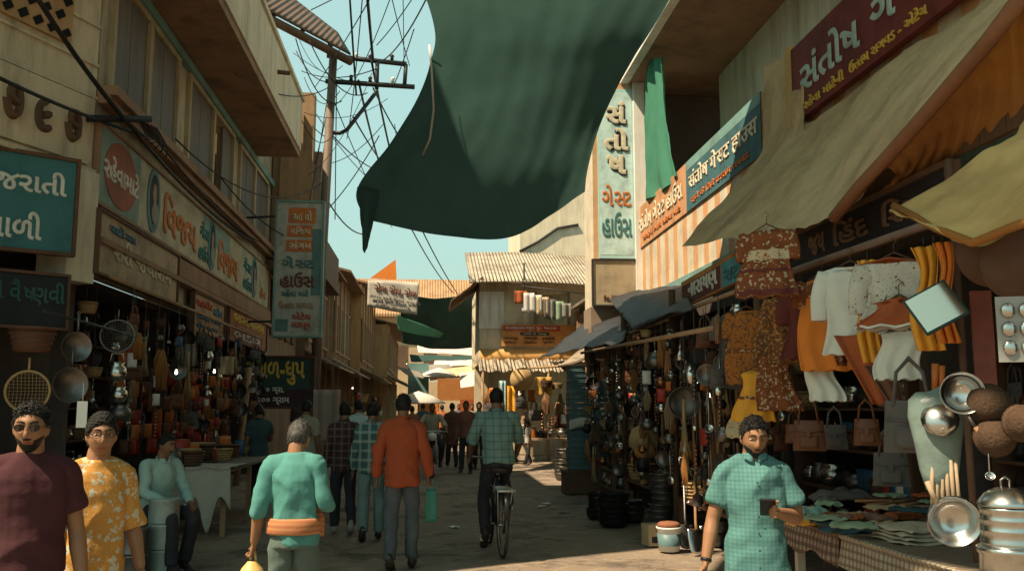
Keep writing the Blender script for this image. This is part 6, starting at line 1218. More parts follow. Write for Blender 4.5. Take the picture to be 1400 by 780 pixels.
# near utensils around the thin post
t = thing('large_strainer', 'large steel strainer with a deep bowl and wooden handle pointing down', 'strainer', atX(1316, 537, 2.42)); t.scale = (.78,) * 3; t.rotation_euler = (0, R(-8), R(-25))
m = MB(); m.lathe([(.118, 0), (.122, -.01), (.122, .01), (.118, .012), (.105, .03), (.09, .07), (.05, .10), (0, .11), (0, .105), (.048, .095), (.085, .066), (.1, .028)], 28, FACE); m.build('bowl', steel, t); m = MB(); m.tube([(0.0, .01, -.12), (.03, .01, -.2)], .011, 7); m.build('ferrule', steel_d, t); m = MB(); m.tube([(.03, .01, -.2), (.07, .01, -.31)], [.014, .012], 8); m.build('handle', wood_l, t)
t = thing('plastic_scoop_bag', 'grey green plastic bag stuffed with scoops hanging by the thin post', 'bag', atX(1278, 545, 2.45), R(-25))
m = MB(); m.lathe([(.035, .05), (.085, .03), (.12, -.02), (.125, -.10), (.105, -.22), (.085, -.34), (.06, -.42), (0, -.44)], 18); m.v = [(x * (1 + .12 * mnoise.noise(Vector((x * 9, y * 9, z * 9)))), y * .6, z + .015 * math.sin(x * 40)) for x, y, z in m.v]; m.build('plastic_bag', mat('greenish_plastic', (.16, .22, .20), .3, .3, 9, dirt=(.07, .09, .085), dirt_amt=.6, dirt_scale=6), t)
m = MB(); m.tube([(.0, -.09, -.09), (.05, -.1, -.12), (.09, -.06, -.09)], .012, 6); m.lathe([(.08, 0), (.085, .01), (.06, .04), (0, .05), (0, .045), (.055, .035)], 16, Matrix.Translation((.01, -.07, -.1)) @ Matrix.Rotation(R(70), 4, 'X')); m.build('scoop', steel, t)
m = MB(); m.tube([(.0, -.01, .03), (.012, -.01, .17)], [.014, .018], 7); m.tube([(.03, -.01, .03), (.04, -.01, .16)], [.012, .016], 7); m.build('comb_handle', orange_p, t)
t = thing('wooden_bundle', 'bundle of pale wooden sticks hanging below the plastic scoop bag', 'sticks', atX(1290, 628, 2.45), R(-25)); m = MB()
for i in range(6): m.tube([(.02 * (i - 2.5), .01 * (i % 2), 0), (.024 * (i - 2.5), .01 * (i % 3), -.22 - .02 * (i % 3))], .010, 6)
m.build('sticks', mat('pale_wood', (.36, .27, .18), .8, .25, 12), t)
t = thing('deep_steel_pan', 'round shiny steel pan with a short wooden handle propped above the newspapers', 'pan', atX(1305, 712, 2.4)); t.scale = (.88,) * 3; t.rotation_euler = (R(8), 0, R(-25))
m = MB(); m.lathe([(.128, -.01), (.134, 0), (.128, .006), (.105, .02), (.092, .055), (.05, .075), (0, .08), (0, .088), (.055, .083), (.1, .06), (.115, .02)], 28, FACE); m.build('bowl', steel, t); m = MB(); m.tube([(-.08, .01, .09), (-.12, .02, .2)], [.016, .014], 8); m.build('handle', mat('pale_wood', (.36, .27, .18)), t)
for k, (px, py, r, rz, lab, m_) in enumerate(((1357, 345, .17, -.3, 'large dark round tray hung behind the yellow awning tip', wood_d), (1392, 362, .17, -.2, 'second dark round tray overlapping the first at the right edge', wood_d))):
    m = MB(); m.lathe([(0, .03), (r * .55, .03), (r * .62, .0), (r, .0), (r * 1.02, .012), (r * .64, .02), (r * .5, .045), (0, .045)], 28, FACE_OUT); single('round_tray', lab, 'tray', m, m_, atX(px, py, 2.75), (R(5), 0, rz))
for k, (px, py, r, lab) in enumerate(((1352, 552, .09, 'perforated brown basket above the round wicker one at the right edge'), (1360, 597, .088, 'round brown wicker basket near the right edge'), (1398, 578, .08, 'dark wicker basket cut by the right edge'))):
    t = thing('wicker_basket', lab, 'basket', atX(px, py, 2.55), R(-20)); m = MB(); m.lathe([(0, .12), (r * .6, .11), (r * .9, .06), (r, 0), (r * 1.05, -.004), (r * .98, .0), (r * .86, .055), (r * .55, .1), (0, .11)], 24, FACE_OUT); m.build('bowl', mat('brown_wicker', (.065, .036, .02), .85, .5, 45, bump=.9, bump_scale=70), t)
    m = MB()
    for q in (.35, .55, .75, .92): m.tube([(r * q * math.cos(2 * math.pi * i / 24), -.12 + .12 * q * q, r * q * math.sin(2 * math.pi * i / 24)) for i in range(24)], .005, 5, closed=True)
    m.build('woven_ring', mat('pale_cane', (.17, .10, .055), .8, .3, 20), t)
t = thing('packet_card', 'card of silver packets hanging at the right edge', 'card', atX(1388, 405, 2.5), R(-20)); m = MB(); m.box((0, 0, -.14), (.16, .006, .28)); m.build('card', mat('grey_card', (.3, .3, .28), .6, .2, 9), t)
for i in range(3):
    for q in (-1, 1): m = MB(); m.sphere((q * .035, -.012, -.06 - i * .08), .03, 10, 0, (1, .4, 1.1)); m.build('packet', steel, t)
m = MB(); m.box((0, 0, -.35), (.10, .03, .5)); single('red_strip', 'hanging strip of dark red packets right of the thin post', 'packets', m, mat('dark_red_foil', (.16, .04, .025), .5, .4, 12), atX(1338, 372, 2.9), (0, 0, R(-20)))
# steel water filter: two stacked drums with lid
t = thing('steel_canister', 'tall ribbed steel water drum with domed lid and knob, lower right corner', 'drum', atX(1384, 800, 2.28), R(0)); t.location.z += .0; t.scale = (.86, .86, .92)
m = MB(); m.lathe([(0, 0), (.13, 0), (.135, .02), (.13, .04), (.13, .13), (.138, .14), (.14, .155), (.13, .165), (0, .165)], 28); m.build('lower_drum', steel, t)
m = MB(); m.lathe([(0, .166), (.118, .166), (.12, .18), (.116, .19), (.116, .225), (.119, .23), (.116, .235), (.116, .27), (.119, .275), (.116, .28), (.116, .31), (.121, .318), (.116, .33), (0, .33)], 28); m.build('upper_drum', steel, t)
m = MB(); m.lathe([(.122, .331), (.124, .34), (.115, .355), (.09, .385), (.05, .405), (0, .41)], 28); m.build('lid', steel, t); m = MB(); m.tube([(-.02, 0, .405), (-.022, 0, .44), (0, 0, .452), (.022, 0, .44), (.02, 0, .405)], .006, 7); m.build('knob', steel_d, t)
# market table with cloth goods
t = thing('market_table', 'low wooden market table heaped with folded cloth, behind the man in green', 'table', (3.45, 7.0, 0))
TZ = .74; m = MB(); m.box2((-.62, -3.2, TZ - .05), (.7, .15, TZ)); m.build('tabletop', grey_wood, t)
for x, y in ((-.56, .08), (-.56, -1.2), (-.56, -2.4), (.6, .08), (.6, -2.4)): m = MB(); m.box((x, y, (TZ - .05) / 2), (.06, .06, TZ - .052)); m.build('leg', mat('weathered_pale_wood', (.36, .32, .25), .85, .2, 8, dirt=(.15, .12, .09), dirt_amt=.5), t)
m = MB(); m.box2((-.56, -2.4, .2), (-.52, .1, .24)); m.build('stretcher', grey_wood, t)
ck = plaid('table_check', (.28, .20, .15), (.06, .035, .03), .06, .5, axes=(1, 2)); ck2 = plaid('table_check_pale', (.36, .32, .24), (.12, .08, .06), .05, .4, axes=(1, 2))
def drape(label, y0, y1, m, drop, x0=2.80, seed=0):
    rows = [[V3((x0 + .75, y, TZ + .012)) for y in np.linspace(y0, y1, 6)], [V3((x0 + .03, y, TZ + .015)) for y in np.linspace(y0, y1, 6)], [V3((x0 - .02, y, TZ - .04)) for y in np.linspace(y0, y1, 6)], [V3((x0 - .03 - .02 * (i % 2), y, TZ - drop * (1 - .25 * (i % 3) / 2))) for i, y in enumerate(np.linspace(y0, y1, 6))]]
    o = sheet('table_cloth', rows, m, 30, 20, .012, 5, thick=.006, seed=seed); return tag(o, label, 'cloth')
drape('brown checked cloth rolled over the far end of the market table', 6.15, 7.18, ck, .22, seed=3); drape('pale checked cloth over the near half of the market table', 4.6, 6.1, ck2, .26, seed=4)
random.seed(8)
def folded(label, px, py, m, w=.34, d=.26, h=.03, n=1, rz=0., z=None, group=None):
    p = atZ(px, py, z or TZ + .05)
    for i in range(n):
        mb = MB(); hh = h * .55; mb.grid(lambda u, v: ((u - .5) * w + .01 * math.sin(v * 9 + i), (v - .5) * d + .012 * math.sin(u * 8 + i), hh * (1 - (2 * u - 1) ** 6) * (1 - (2 * v - 1) ** 6) + .5 * hh * mnoise.noise(Vector((u * 4 + px, v * 4, i * 3.))) + .006 * math.sin(u * 14 + 4 * mnoise.noise(Vector((u * 3, v * 3, py))))), 20, 16, thick=hh * .5)
        o = single('folded_cloth', label, 'cloth', mb, m, (p.x, p.y, (z or TZ + .03) + i * h * .9), (0, 0, rz + random.uniform(-.15, .15)), label if n > 1 else group)
folded('pale aqua and cream cloth heaped by the hand of the man in green', 1105, 698, printed('aqua_print', (.20, .36, .33), (.5, .46, .34), (.4, .3, .1), 14, .35), .28, .24, .09, rz=.3)
folded('bright yellow crumpled packet cloth at the table corner', 1098, 711, yellow_k, .22, .12, .04, rz=.1); folded('small pale green cloth lying behind the yellow one', 1150, 702, mat('sage_cloth', (.22, .30, .2), .9, .3, 8), .3, .2, .05, rz=-.2); folded('dark teal cloth in the middle of the market table', 1160, 720, mat('dark_teal_cloth', (.03, .07, .085), .9, .3, 8), .36, .2, .05)
folded('brown and pink folded cloth on the market table', 1190, 705, mat('rose_cloth', (.24, .12, .09), .9, .3, 8), .32, .2, .06, rz=.4); folded('flat beige packet on the middle of the table', 1214, 715, beige_k, .3, .2, .05, rz=.1); folded('red and dark folded cloth behind the beige packet', 1235, 702, rust_k, .26, .2, .06); folded('dark folded blanket at the back of the table', 1150, 680, grey_bag, .5, .3, .13, z=TZ + .04, rz=.2)
folded('stacked newspaper pale bundle', 1262, 748, mat('newsprint', (.42, .38, .29), .95, .15, 14, dirt=(.2, .17, .13), dirt_amt=.5, dirt_scale=9), .46, .36, .028, n=6, rz=.1, z=TZ - .02)
folded('printed magazine stack beside the steel pan', 1325, 752, mat('magazine', (.24, .26, .22), .6, .4, 14, dirt=(.08, .09, .09), dirt_amt=.6, dirt_scale=12), .4, .3, .028, n=5, rz=-.1, z=TZ - .08)
m = MB(); m.box((0, 0, 0), (.34, .3, .26)); single('tin_box', 'dark box standing under the newspaper bundle', 'box', m, mat('slate_box', (.05, .065, .08), .6, .3, 7), (3.05, 5.15, .38), (0, 0, .1))
random.seed(3)
for k in range(6):
    p = atZ(1195 + 14 * k, 685 + 4 * (k % 3), TZ + .08); m = MB(); m.tube([(-.15, 0, 0), (.15, .02, .015)], [.012, .008], 6); single('wooden_spoon', 'thin wooden spoon in the loose pile at the back of the table', 'spoon', m, wood_l, p, (0, 0, random.uniform(-1, 1)), 'wooden spoons on the table')

random.seed(14)
for k in range(16):
    px, py = random.uniform(1110, 1290), random.uniform(672, 722); w_ = random.uniform(.18, .34); mm = random.choice([grey_bag, rust_k, beige_k, MATS['sage_cloth'], MATS['dark_teal_cloth'], MATS['rose_cloth'], maroon_k, pr2, pr4, MATS['newsprint']])
    nm = {'grey_canvas_bag': 'grey', 'rust_cotton': 'rust', 'beige_cotton': 'beige', 'sage_cloth': 'sage green', 'dark_teal_cloth': 'dark teal', 'rose_cloth': 'rose brown', 'maroon_cotton': 'maroon', 'dark_floral_print': 'dark floral', 'cream_print': 'cream printed', 'newsprint': 'newsprint coloured'}[mm.name]
    folded('loose ' + nm + ' cloth in the jumble on the market table', px, py, mm, w_, w_ * .7, random.uniform(.02, .05), rz=random.uniform(-1, 1), z=TZ + random.uniform(.03, .12), group='loose ' + nm + ' cloths in the jumble on the market table')
# ------------------------------------------------------------------ things standing along the right-hand stalls
def stack(name, label, cat, loc, mk, n, dz, mats, group, jitter=.01):
    random.seed(hash(label) % 1000 if False else len(label))
    me = None
    for i in range(n):
        if me is None: me = mk().mesh(name, mats)
        o = link(name, me); o.location = (loc[0] + random.uniform(-jitter, jitter), loc[1] + random.uniform(-jitter, jitter), loc[2] + i * dz); o.rotation_euler = (0, 0, random.uniform(0, .12)); tag(o, label, cat, group)
def m_tray(w=.42, d=.34, h=.10):
    m = MB(); m.box((0, 0, .01), (w * .9, d * .9, .012))
    for (cx_, cy_, sx, sy) in ((0, -d * .47, w * .96, .014), (0, d * .47, w * .96, .014), (-w * .47, 0, .014, d * .91), (w * .47, 0, .014, d * .91)): m.box((cx_, cy_, h / 2 + .012), (sx, sy, h - .02))
    for s_ in (-1, 1): m.box((0, s_ * d * .5, h), (w * 1.04, .03, .016)); m.box((s_ * w * .5, 0, h), (.03, d * .97, .015))
    return m
stack('plastic_tray', 'teal plastic tray in the taller of two tray stacks', 'tray', (2.84, 17.3, .42), m_tray, 19, .102, teal_p, 'teal trays in the taller stack'); stack('plastic_tray', 'teal plastic tray in the shorter right-hand tray stack', 'tray', (3.30, 17.1, .42), m_tray, 16, .102, teal_p, 'teal trays in the shorter stack')
m = MB(); m.box((0, 0, .2), (1.1, .5, .4)); m.box((0, 0, .41), (1.16, .56, .02)); single('wooden_crate', 'dark wooden platform under the teal tray stacks', 'crate', m, wood_d, (3.07, 17.2, 0))
m = MB(); m.grid(lambda u, v: (-.22 + .5 * u, -.3 + .02 * v, .06 * math.sin(3 * u) - .18 * v), 6, 3, thick=.004); single('white_cloth', 'white rag hanging over the middle of the taller tray stack', 'cloth', m, white_cl, (2.84, 17.33, 1.33))
def m_npot(r=.17): m = MB(); m.lathe([(0, 0), (r * .8, .0), (r, .06), (r, .13), (r * 1.08, .135), (r * 1.08, .145), (r * .95, .14), (r * .93, .05), (0, .03)], 22); return m
for k, (px, py, n, r, mt, lab) in enumerate(((838, 718, 5, .2, black_iron, 'black cooking pot in the low stack out in the roadway'), (818, 708, 4, .16, black_iron, 'small black pot beside the low stack in the roadway'), (862, 712, 3, .17, steel_d, 'dull pot at the right of the low roadway stack'), (770, 655, 8, .17, steel_d, 'dull steel bowl in the far leaning pile by the sunlit patch'), (905, 728, 9, .14, steel_d, 'grey bowl in the tall pile behind the paint bucket'), (888, 690, 7, .17, steel_d, 'wide grey pan in the pile left of the shovels'), (940, 700, 6, .17, black_iron, 'black pan in the pile behind the shovels'), (920, 690, 8, .15, copper, 'copper coloured pan in the pile beside the shovels'), (985, 745, 7, .15, steel_d, 'steel bowl in the pile beside the elbow of the man in green'))):
    p = atZ(px, py); stack('cooking_pot', lab, 'pot', (p.x, p.y, .0), lambda r=r: m_npot(r), n, .075, mt, 'pots: ' + lab, .025)
p = atZ(775, 650); 
t = thing('display_stand', 'tall dark stepped stand of steel utensils beside the tray stacks', 'stand', (3.35, 15.6, 0))
for i in range(4): m = MB(); m.box((0, 0, .25 + i * .3), (.7, 1.4, .03)); m.build('step', wood_d, t)
for x, y in ((-.32, -.65), (.32, -.65), (-.32, .65), (.32, .65)): m = MB(); m.box((x, y, .6), (.05, .05, 1.2)); m.build('leg', wood_d, t)
random.seed(31)
for i in range(4):
    for q in range(7):
        k = random.choice(['water_pot', 'pail', 'basket', 'water_pot']); s_ = random.uniform(.9, 1.3); o = ware(k, (3.05 + random.uniform(0, .15), 15.0 + q * .2, 0), 0, 'on the stepped stand beside the tray stacks', 'stand wares', sc=s_); o.location.z = .267 + i * .3 - min(c[2] for c in o.bound_box) * s_
# benches of wares under the hanging rails
for k, (y0, y1, lab) in enumerate(((8.6, 11.3, 'low plank bench of wares behind the shovels'), (11.8, 14.4, 'low plank bench of wares in the middle right stall'))):
    t = thing('plank_bench', lab, 'bench', (3.4, y0, 0)); m = MB(); m.box2((-.35, 0, .46), (.5, y1 - y0, .5)); m.build('plank_top', wood_d, t)
    for x, y in ((-.3, .1), (.42, .1), (-.3, y1 - y0 - .1), (.42, y1 - y0 - .1)): m = MB(); m.box((x, y, .23), (.06, .06, .459)); m.build('leg', wood_d, t)
    random.seed(40 + k); y = y0 + .12
    while y < y1 - .1:
        for xx in (3.2, 3.55):
            kk = random.choice(['water_pot', 'basket', 'pail', 'water_pot', 'basket']); s_ = random.uniform(1.1, 1.9); o = ware(kk, (xx, y, 0), random.uniform(0, 2), 'standing on the low benches at right', 'bench wares', sc=s_); o.location.z = .502 - min(c[2] for c in o.bound_box) * s_
        y += random.uniform(.24, .36)
# paint bucket, box, shovels, sticks
big('ladle', 1350, 600, 2.5, 'bright steel spoon hanging below the brown wicker baskets', 1, 1, .6, -.4)
p = atZ(915, 752); t = thing('paint_bucket', 'white and teal paint bucket on the ground by the shovels', 'bucket', p)
m = MB(); m.lathe([(0, 0), (.115, 0), (.135, .24), (.142, .245), (.142, .262), (.13, .262), (.12, .24), (.105, .02), (0, .02)], 22); m.build('tub', white_pl, t); m = MB(); m.lathe([(.1205, .06), (.1325, .19), (.130, .19), (.118, .06)], 22); m.build('label_band', teal_p, t); m = MB(); m.tube([(.142 * math.cos(a), .03 + .142 * math.sin(a) * .3, .25 - .12 * math.sin(a)) for a in [R(q) for q in range(0, 181, 20)]], .004, 5); m.build('handle', iron, t)
m = MB(); m.lathe([(0, 0), (.125, 0), (.13, .03), (.1, .05), (.03, .06), (0, .06)], 18); single('brown_lid', 'brown clay lid lying on the paint bucket', 'lid', m, mat('red_clay', (.22, .09, .05), .9, .25, 9), (p.x, p.y, .263))
p2_ = atZ(893, 744); t = thing('carton', 'small pale carton with a dark label left of the paint bucket', 'box', p2_, .2); m = MB(); m.box((0, 0, .12), (.2, .2, .24)); m.build('box_body', beige_k, t); m = MB(); m.box((0, -.1015, .07), (.12, .002, .07)); m.build('dark_label', dark_b, t)
for k, (px, py, ln, lean, lab, hm_) in enumerate(((938, 750, .95, .02, 'long handled steel shovel leaning right of the paint bucket', steel_d), (952, 757, .85, .10, 'shovel with a bright broad blade in front of the other shovels', steel), (968, 752, .75, .20, 'short wooden handled shovel nearest the man in green', wood_l))):
    p = atZ(px, py); t = thing('shovel', lab, 'shovel', p, R(10)); t.rotation_euler = (R(-10), R(4 + 40 * lean * .3), R(10))
    m = MB(); m.grid(lambda u, v: ((u - .5) * .2 * (1 - .35 * (1 - v) ** 2), -.03 * math.cos((u - .5) * 2.6) + .02 * v, .27 * v + .02 * (2 * u - 1) ** 2 * (1 - v)), 10, 8, thick=.005); m.build('blade', steel if k != 0 else steel_d, t)
    m = MB(); m.tube([(0, -.02, .26), (0, .0, .34), (0, .0, ln)], [.02, .016, .015], 8); m.build('shaft', hm_ if k != 1 else wood_l, t); m = MB(); m.tube([(-.05, 0, ln + .07), (-.045, 0, ln + .0), (0, 0, ln - .01), (.045, 0, ln), (.05, 0, ln + .07), (-.05, 0, ln + .07)], .011, 6); m.build('grip', steel_d, t)
random.seed(17)
for k in range(26):
    y = random.uniform(9.3, 10.7); x = random.uniform(3.02, 3.5); l = random.uniform(1.0, 1.5); m = MB(); m.tube([(0, 0, 0), (random.uniform(-.05, .05), random.uniform(-.05, .12), l)], .016, 6); single('wooden_pole', 'long brown stick in the upright bundle behind the shovels', 'tool handle', m, wood_l if k % 3 else wood_d, (x, y, .51), group='upright tool handles')
# straw hat and orange bag near the ground
m = MB(); m.lathe([(0, .1), (.06, .095), (.1, .05), (.11, .0), (.2, -.02), (.2, -.012), (.11, .012), (.09, .055), (0, .088)], 22, FACE_OUT); single('straw_hat', 'round straw hat hanging low above the orange cloth bundle', 'hat', m, straw, atX(880, 600, 2.95), (0, 0, -.3))
m = MB(); m.sphere((0, 0, 0), .15, 16, 0, (1.1, .7, .75)); m.v = [(x * (1 + .2 * mnoise.noise(Vector((x * 8, y * 8, z * 8)))), y, z + .03 * math.sin(x * 25)) for x, y, z in m.v]; single('cloth_bundle', 'orange cloth bundle hanging under the straw hat', 'cloth', m, orange_cl, atX(883, 618, 2.95))
for k, (px, py, x, kind, vi, mi, sc, lab) in enumerate(((930, 470, 3.0, 'funnel', 0, 0, 1.3, 'large shiny funnel high on the right rail'), (1000, 455, 3.0, 'funnel', 0, 1, 1.0, 'dull funnel beside the printed clothes'), (896, 482, 2.9, 'water_pot', 0, 2, 1.3, 'shiny steel pot below the small orange flag'), (945, 500, 2.95, 'pail', 0, 1, 1.0, 'shiny small pail in the middle of the right utensils'), (968, 538, 2.95, 'ladle', 0, 1, 1.1, 'bright steel ladle left of the printed dresses'), (990, 583, 2.9, 'water_pot', 1, 2, 1.2, 'bright steel pot beside the head of the man in green'), (935, 520, 2.95, 'wok', 0, 1, 1.1, 'dull grey wok hung over the tool handles'), (846, 570, 2.9, 'ladle', 0, 1, 1.3, 'bright ladle beside the tray stacks'))): big(kind, px, py, x, lab, vi, mi, sc, -.3)
m = MB(); m.grid(lambda u, v: ((u - .5) * .12, .01 * math.sin(6 * v), -.2 * v), 4, 6, thick=.004); single('orange_flag', 'small orange cloth strip on the right rail', 'cloth', m, orange_cl, atX(905, 462, 2.95))
m = MB(); m.lathe([(0, -.13), (.05, -.07), (.1, 0), (.05, .07), (0, .13)], 4, Matrix.Diagonal((1, .2, 1, 1))); single('silver_kite', 'shiny diamond shaped foil ornament hanging under the sign pillar', 'ornament', m, mat('pale_foil', (.75, .8, .78), .35, .1, 6, .3), atX(854, 450, 3.2), sc=1.35)

# loose grit, straw and dust clods on the road
random.seed(99); m = MB()
for k in range(1500):
    y = 5 + 30 * random.random() ** 1.5; x = random.uniform(-3.3, 3.2); x = x if random.random() < .5 else math.copysign(3.3 - 1.2 * random.random() ** 2, x); r = random.uniform(.005, .02)
    if k % 4: m.add([(x + r * random.uniform(.6, 1.2) * math.cos(a), y + r * random.uniform(.6, 1.2) * math.sin(a), .002) for a in (0, 1.6, 3.1, 4.7)] + [(x, y, r * .7)], [(0, 1, 4), (1, 2, 4), (2, 3, 4), (3, 0, 4)])
    else: a = random.uniform(0, 3.1); l = random.uniform(.02, .06); m.add([(x, y, .006), (x + l * math.cos(a), y + l * math.sin(a), .008), (x + l * math.cos(a) + .006, y + l * math.sin(a) + .006, .008), (x + .006, y + .006, .006)], [(0, 1, 2, 3)])
tag(m.build('litter', mat('road_grit', (.22, .18, .13), .95, .6, 3)), kind='stuff')
# ------------------------------------------------------------------ left stalls at ground level
t = thing('market_stall_table', 'long trestle table of the left stall draped with pale cloths', 'table', (-3.0, 12.0, 0)); m = MB(); m.box2((-.5, -.2, .78), (.55, 3.2, .82)); m.build('tabletop', grey_wood, t)
for x, y in ((-.42, -.1), (.48, -.1), (.48, 1.5), (.48, 3.1), (-.42, 3.1)): m = MB(); m.box((x, y, .39), (.06, .06, .779)); m.build('leg', tan_wood, t)
for k, (y0, y1, drop, mm, lab) in enumerate(((11.85, 12.5, .62, grey_cl, 'grey white cloth hanging over the near end of the left table'), (12.55, 13.4, .5, mat('dull_linen', (.40, .38, .32), .9, .2, 6), 'linen cloth with a long torn tail over the left table'))):
    x0_, x1_ = ((-3.48, -2.98), (-2.97, -2.42))[k]; xs_ = np.linspace(x0_, x1_, 5)
    rows = [[V3((x, 12.6 + .2 * k, .836 + .003 * k)) for x in xs_], [V3((x, 11.84, .84 + .003 * k)) for x in xs_], [V3((x, 11.765, .79)) for x in xs_], [V3((x + .02, 11.74 - .03 * (i % 2), .84 - drop * (1 - .3 * (i % 2)) - (.28 if k and i == 2 else 0))) for i, x in enumerate(xs_)]]
    tag(sheet('table_cloth', rows, mm, 24, 24, .02, 4, .006, seed=k), lab, 'cloth')
random.seed(9)
for k in range(20):
    y = 11.95 + .155 * k; kk = random.choice(['packet', 'basket', 'packet', 'water_pot', 'basket']); s_ = random.uniform(1.1, 1.6); o = ware(kk, (-3.25 + random.uniform(-.1, .5), y, 0), random.uniform(0, 2), 'set out on the cloth covered left table', 'left table goods', sc=s_); o.location.z = .85 - min(c[2] for c in o.bound_box) * s_
def m_tin(r=.13, h=.2): m = MB(); m.lathe([(0, 0), (r, 0), (r * 1.02, .01), (r, .02), (r, h - .02), (r * 1.03, h - .01), (r * .98, h), (r * .6, h), (0, h - .004)], 20); return m
x0 = atY(214, 640, 9.7)
for k, (dx, dy, n, mt) in enumerate(((.02, 0, 2, steel_d), (-.28, .1, 3, steel_d), (.18, -.32, 3, mat('painted_tin', (.26, .33, .31), .5, .4, 9, .3, dirt=(.12, .09, .06), dirt_amt=.5, dirt_scale=5)), (-.12, -.34, 2, MATS['painted_tin']), (.0, -.62, 2, steel_d))):
    stack('storage_tin', ['round tin the seated man sits on', 'grey tin in the stack behind the seated man', 'painted tin in the stack before the seated man', 'painted tin in the shorter front stack', 'grey tin at the front of the tins'][k], 'tin', (x0.x + dx, 9.7 + dy, 0), lambda: m_tin(.145, .235), n, .238, mt, 'tins: stack of ' + ['seat', 'rear', 'front', 'short', 'foremost'][k], .008)
for k, (px, py) in enumerate(((372, 718), (300, 715), (345, 700), (748, 688), (770, 700), (740, 692), (430, 745), (620, 720))):
    p = atZ(px, py); m = MB(); m.grid(lambda u, v: ((u - .5) * .16, (v - .5) * .09, .012 + .012 * math.sin(u * 7 + k) * math.cos(v * 5)), 6, 5, thick=.004); single('paper_scrap', 'pale crumpled scrap of paper lying on the road', 'litter', m, white_pl if k % 2 else grey_cl, p, (0, 0, k * .8), 'paper scraps on the road')
m = MB(); m.box2((-.06, -.1, 0), (.06, .1, 3.2)); single('tan_post', 'slanted tan timber post beside the incense board', 'post', MB().tube([(0, 0, 0), (.18, 0, 2.4)], .07, 7), tan_wood, (-3.9, 19.5, 0))
random.seed(52)
for r_ in range(6):
    for q in range(17):
        if random.random() < .12: continue
        y = 13.0 + .36 * q + random.uniform(-.06, .06); z = 2.15 - .2 * r_; mi = random.choice((0, 1, 1, 0, 5, 5, 4)); o = ware('packet', (-3.95 + random.uniform(-.1, .1) - .15 * (r_ % 2), y, z), random.uniform(.3, 1.0), 'bay', 'left pegged rows', 1, mi, random.uniform(.95, 1.3))
# big hanging cloths further down left
for k, (px, top, bot, Y0, w, m_, lab) in enumerate(((447, 532, 606, 17.5, .5, mat('dusty_mauve_cloth', (.30, .23, .19), .9, .2, 5), 'tall dusty beige cloth roll standing right of the incense board'), (311, 487, 512, 16, .22, beige_k, 'beige printed bag cloth hanging over the left goods'), (258, 470, 500, 14, .2, grey_cl, 'grey cloth tag hanging in the left shop'))):
    a, b = atY(px, top, Y0), atY(px, bot, Y0); hgt = a.z - b.z; m = MB(); m.grid(lambda u, v: ((u - .5) * w, .04 * math.sin(u * 12), -hgt * v), 16, 8, thick=.01); single('hanging_cloth', lab, 'cloth', m, m_, a)
# ------------------------------------------------------------------ the stall of the facing house and far stalls
random.seed(12)
t = thing('display_table', 'pale plank table in front of the facing house stall', 'table', (1.9, 26.6, 0)); m = MB(); m.box2((0, 0, .62), (2.2, .7, .68)); m.build('tabletop', mat('pale_wood', (.36, .27, .18)), t)
for x, y in ((.1, .1), (2.1, .1), (1.1, .1), (.1, .6), (2.1, .6)): m = MB(); m.box((x, y, .31), (.07, .07, .62)); m.build('leg', mat('pale_wood', (.36, .27, .18)), t)
for k in range(34):
    kk = random.choice(['water_pot', 'packet', 'pail', 'water_pot', 'bell_string', 'packet']); s_ = random.uniform(1.2, 1.9); o = ware(kk, (2.0 + 2.0 * random.random(), 26.75 + .5 * random.random(), 0), random.uniform(-.4, .4), 'on the table of the facing house stall', 'facing stall table goods', sc=s_); o.location.z = .685 - min(c[2] for c in o.bound_box) * s_
for k in range(44):
    x = 1.65 + 3.7 * random.random(); z = random.uniform(1.3, 2.5); kk = random.choice(['packet', 'rope_skein', 'packet', 'hand_bag', 'bell_string', 'basket', 'rope_skein']); ware(kk, (x, 27.0 + random.uniform(-.1, .5), z), random.uniform(-.3, .3), 'hanging under the tin awning of the facing house', 'facing stall hanging goods', mi=None, sc=random.uniform(1.2, 2.0))
m = MB(); m.lathe([(0, .2), (.14, .17), (.2, .05), (.34, 0), (.34, -.02), (.2, .02), (0, .15)], 20, FACE_OUT); single('straw_hat', 'large straw hat hung under the tin awning of the facing house', 'hat', m, straw, atY(713, 518, 26.9))
for k, (px, py, w, h, m_, lab) in enumerate(((697, 527, .35, 1.5, yellow_k, 'marigold cloth at the left of the facing house stall'), (676, 530, .3, 1.6, orange_k, 'orange cloth at the left edge of the facing house stall'), (687, 520, .2, .9, mat('sky_cloth', (.35, .5, .5), .9, .2, 6), 'pale blue cloth in the facing house stall'), (743, 515, .5, .55, mat('ochre_bag', (.40, .24, .06), .8, .2, 6), 'ochre bag hung under the tin awning'))):
    a = atY(px, py, 27.0); m = MB(); m.grid(lambda u, v: ((u - .5) * w, .04 * math.sin(u * 12), -h * v), 14, 8, thick=.01); single('hanging_cloth', lab, 'cloth', m, m_, a)
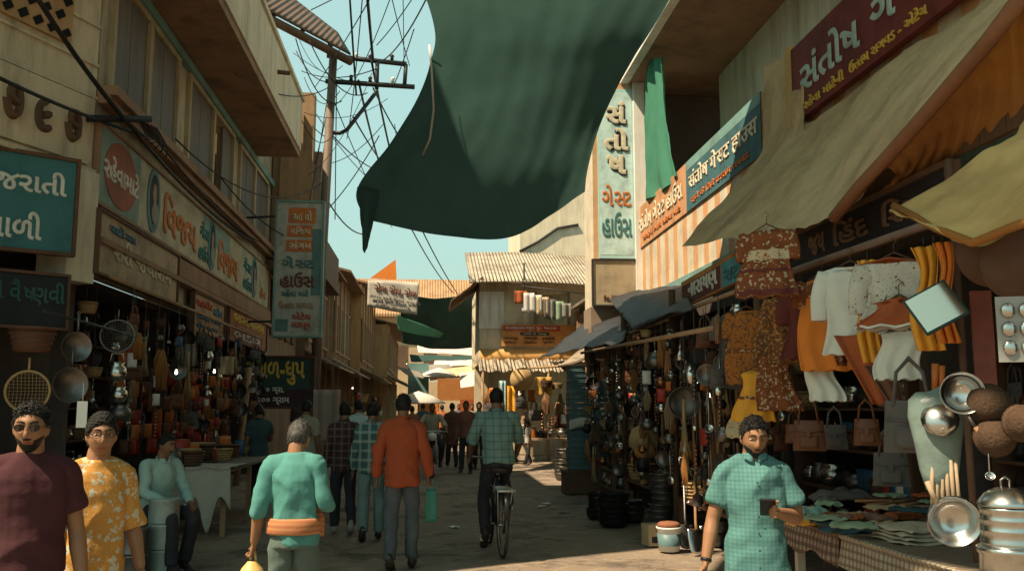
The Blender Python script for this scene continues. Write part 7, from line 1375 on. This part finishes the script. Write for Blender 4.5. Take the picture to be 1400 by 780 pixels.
for k in range(7):
    a = atY(712 + 10 * k, 388, 27.1); a.z = 5.02 - .06 * k; h = random.uniform(.35, .6); m = MB(); m.grid(lambda u, v: ((u - .5) * .38, .03 * math.sin(u * 10 + k), -h * v), 10, 6, thick=.008); single('laundry', ['rust red laundry at the left end of the rail', 'white laundry sheet on the upper rail', 'second white laundry sheet on the rail', 'pinkish laundry beside the white sheets', 'dark laundry before the open window', 'grey green laundry at the right of the rail', 'dull laundry at the far right of the rail'][k], 'laundry', m, [rust_k, white_cl, white_cl, pr4, grey_bag, mat('sage_cloth', (.22, .30, .2)), grey_cl][k], a)
for k, (px, py, w, h, Y0, m_, lab) in enumerate(((628, 532, 1.8, .9, 38, mat('orange_board', (.42, .17, .05), .8, .3, 4), 'orange brown board of a far stall beyond the rider'), (600, 510, 1.0, .8, 42, white_p, 'small white far board under the strung sheets'), (572, 520, .9, 1.5, 40, teal_paint, 'greenish far shutter on the left bend'), (645, 560, .9, .8, 35, rust_k, 'reddish cloth heap front at the far right stall'), (585, 560, .8, .8, 36, orange_k, 'orange cloth hung at the far left stalls'))):
    a = atY(px, py, Y0); m = MB(); m.box((0, 0, 0), (w, .06, h)); single('stall_board', lab, 'board', m, m_, a)
for k, (px, py, Y0, lab) in enumerate(((600, 513, 40, 'far white parasol over the end of the street'), (572, 548, 32, 'far pale parasol beside the left stalls'))):
    t = thing('parasol', lab, 'parasol', atY(px, py, Y0)); t.location.z -= 0; m = MB(); m.lathe([(0, .35), (.5, .18), (.95, -.05), (.93, -.09), (.48, .14), (0, .30)], 16); m.build('canopy', white_cl, t); m = MB(); m.tube([(0, 0, .3), (0, 0, -t.location.z)], .025, 6); m.build('pole', tan_wood, t)
random.seed(77)
for k in range(30):
    s_ = -1 if k < 22 else 1; Y0 = random.uniform(24, 48); x = (-3.2 + .02 * (Y0 - 24) if s_ < 0 else 2.9); kk = random.choice(['packet', 'hand_bag', 'rope_skein', 'basket', 'packet', 'pail']); ware(kk, (x + random.uniform(-.2, .4), Y0, random.uniform(1.2, 2.3)), random.uniform(-.5, .5), 'hanging at the far stalls down the street', 'far stall goods', sc=random.uniform(1.5, 2.4))
m = MB(); m.add([(0, 0, 0), (.9, .05, .7), (.95, .0, -.05)], [(0, 1, 2)]); m.add([(0, .02, 0), (.9, .07, .7), (.95, .02, -.05)], [(2, 1, 0)]); single('orange_pennant', 'triangular orange pennant above the cloth banner', 'flag', m, orange_k, atY(506, 380, 33))
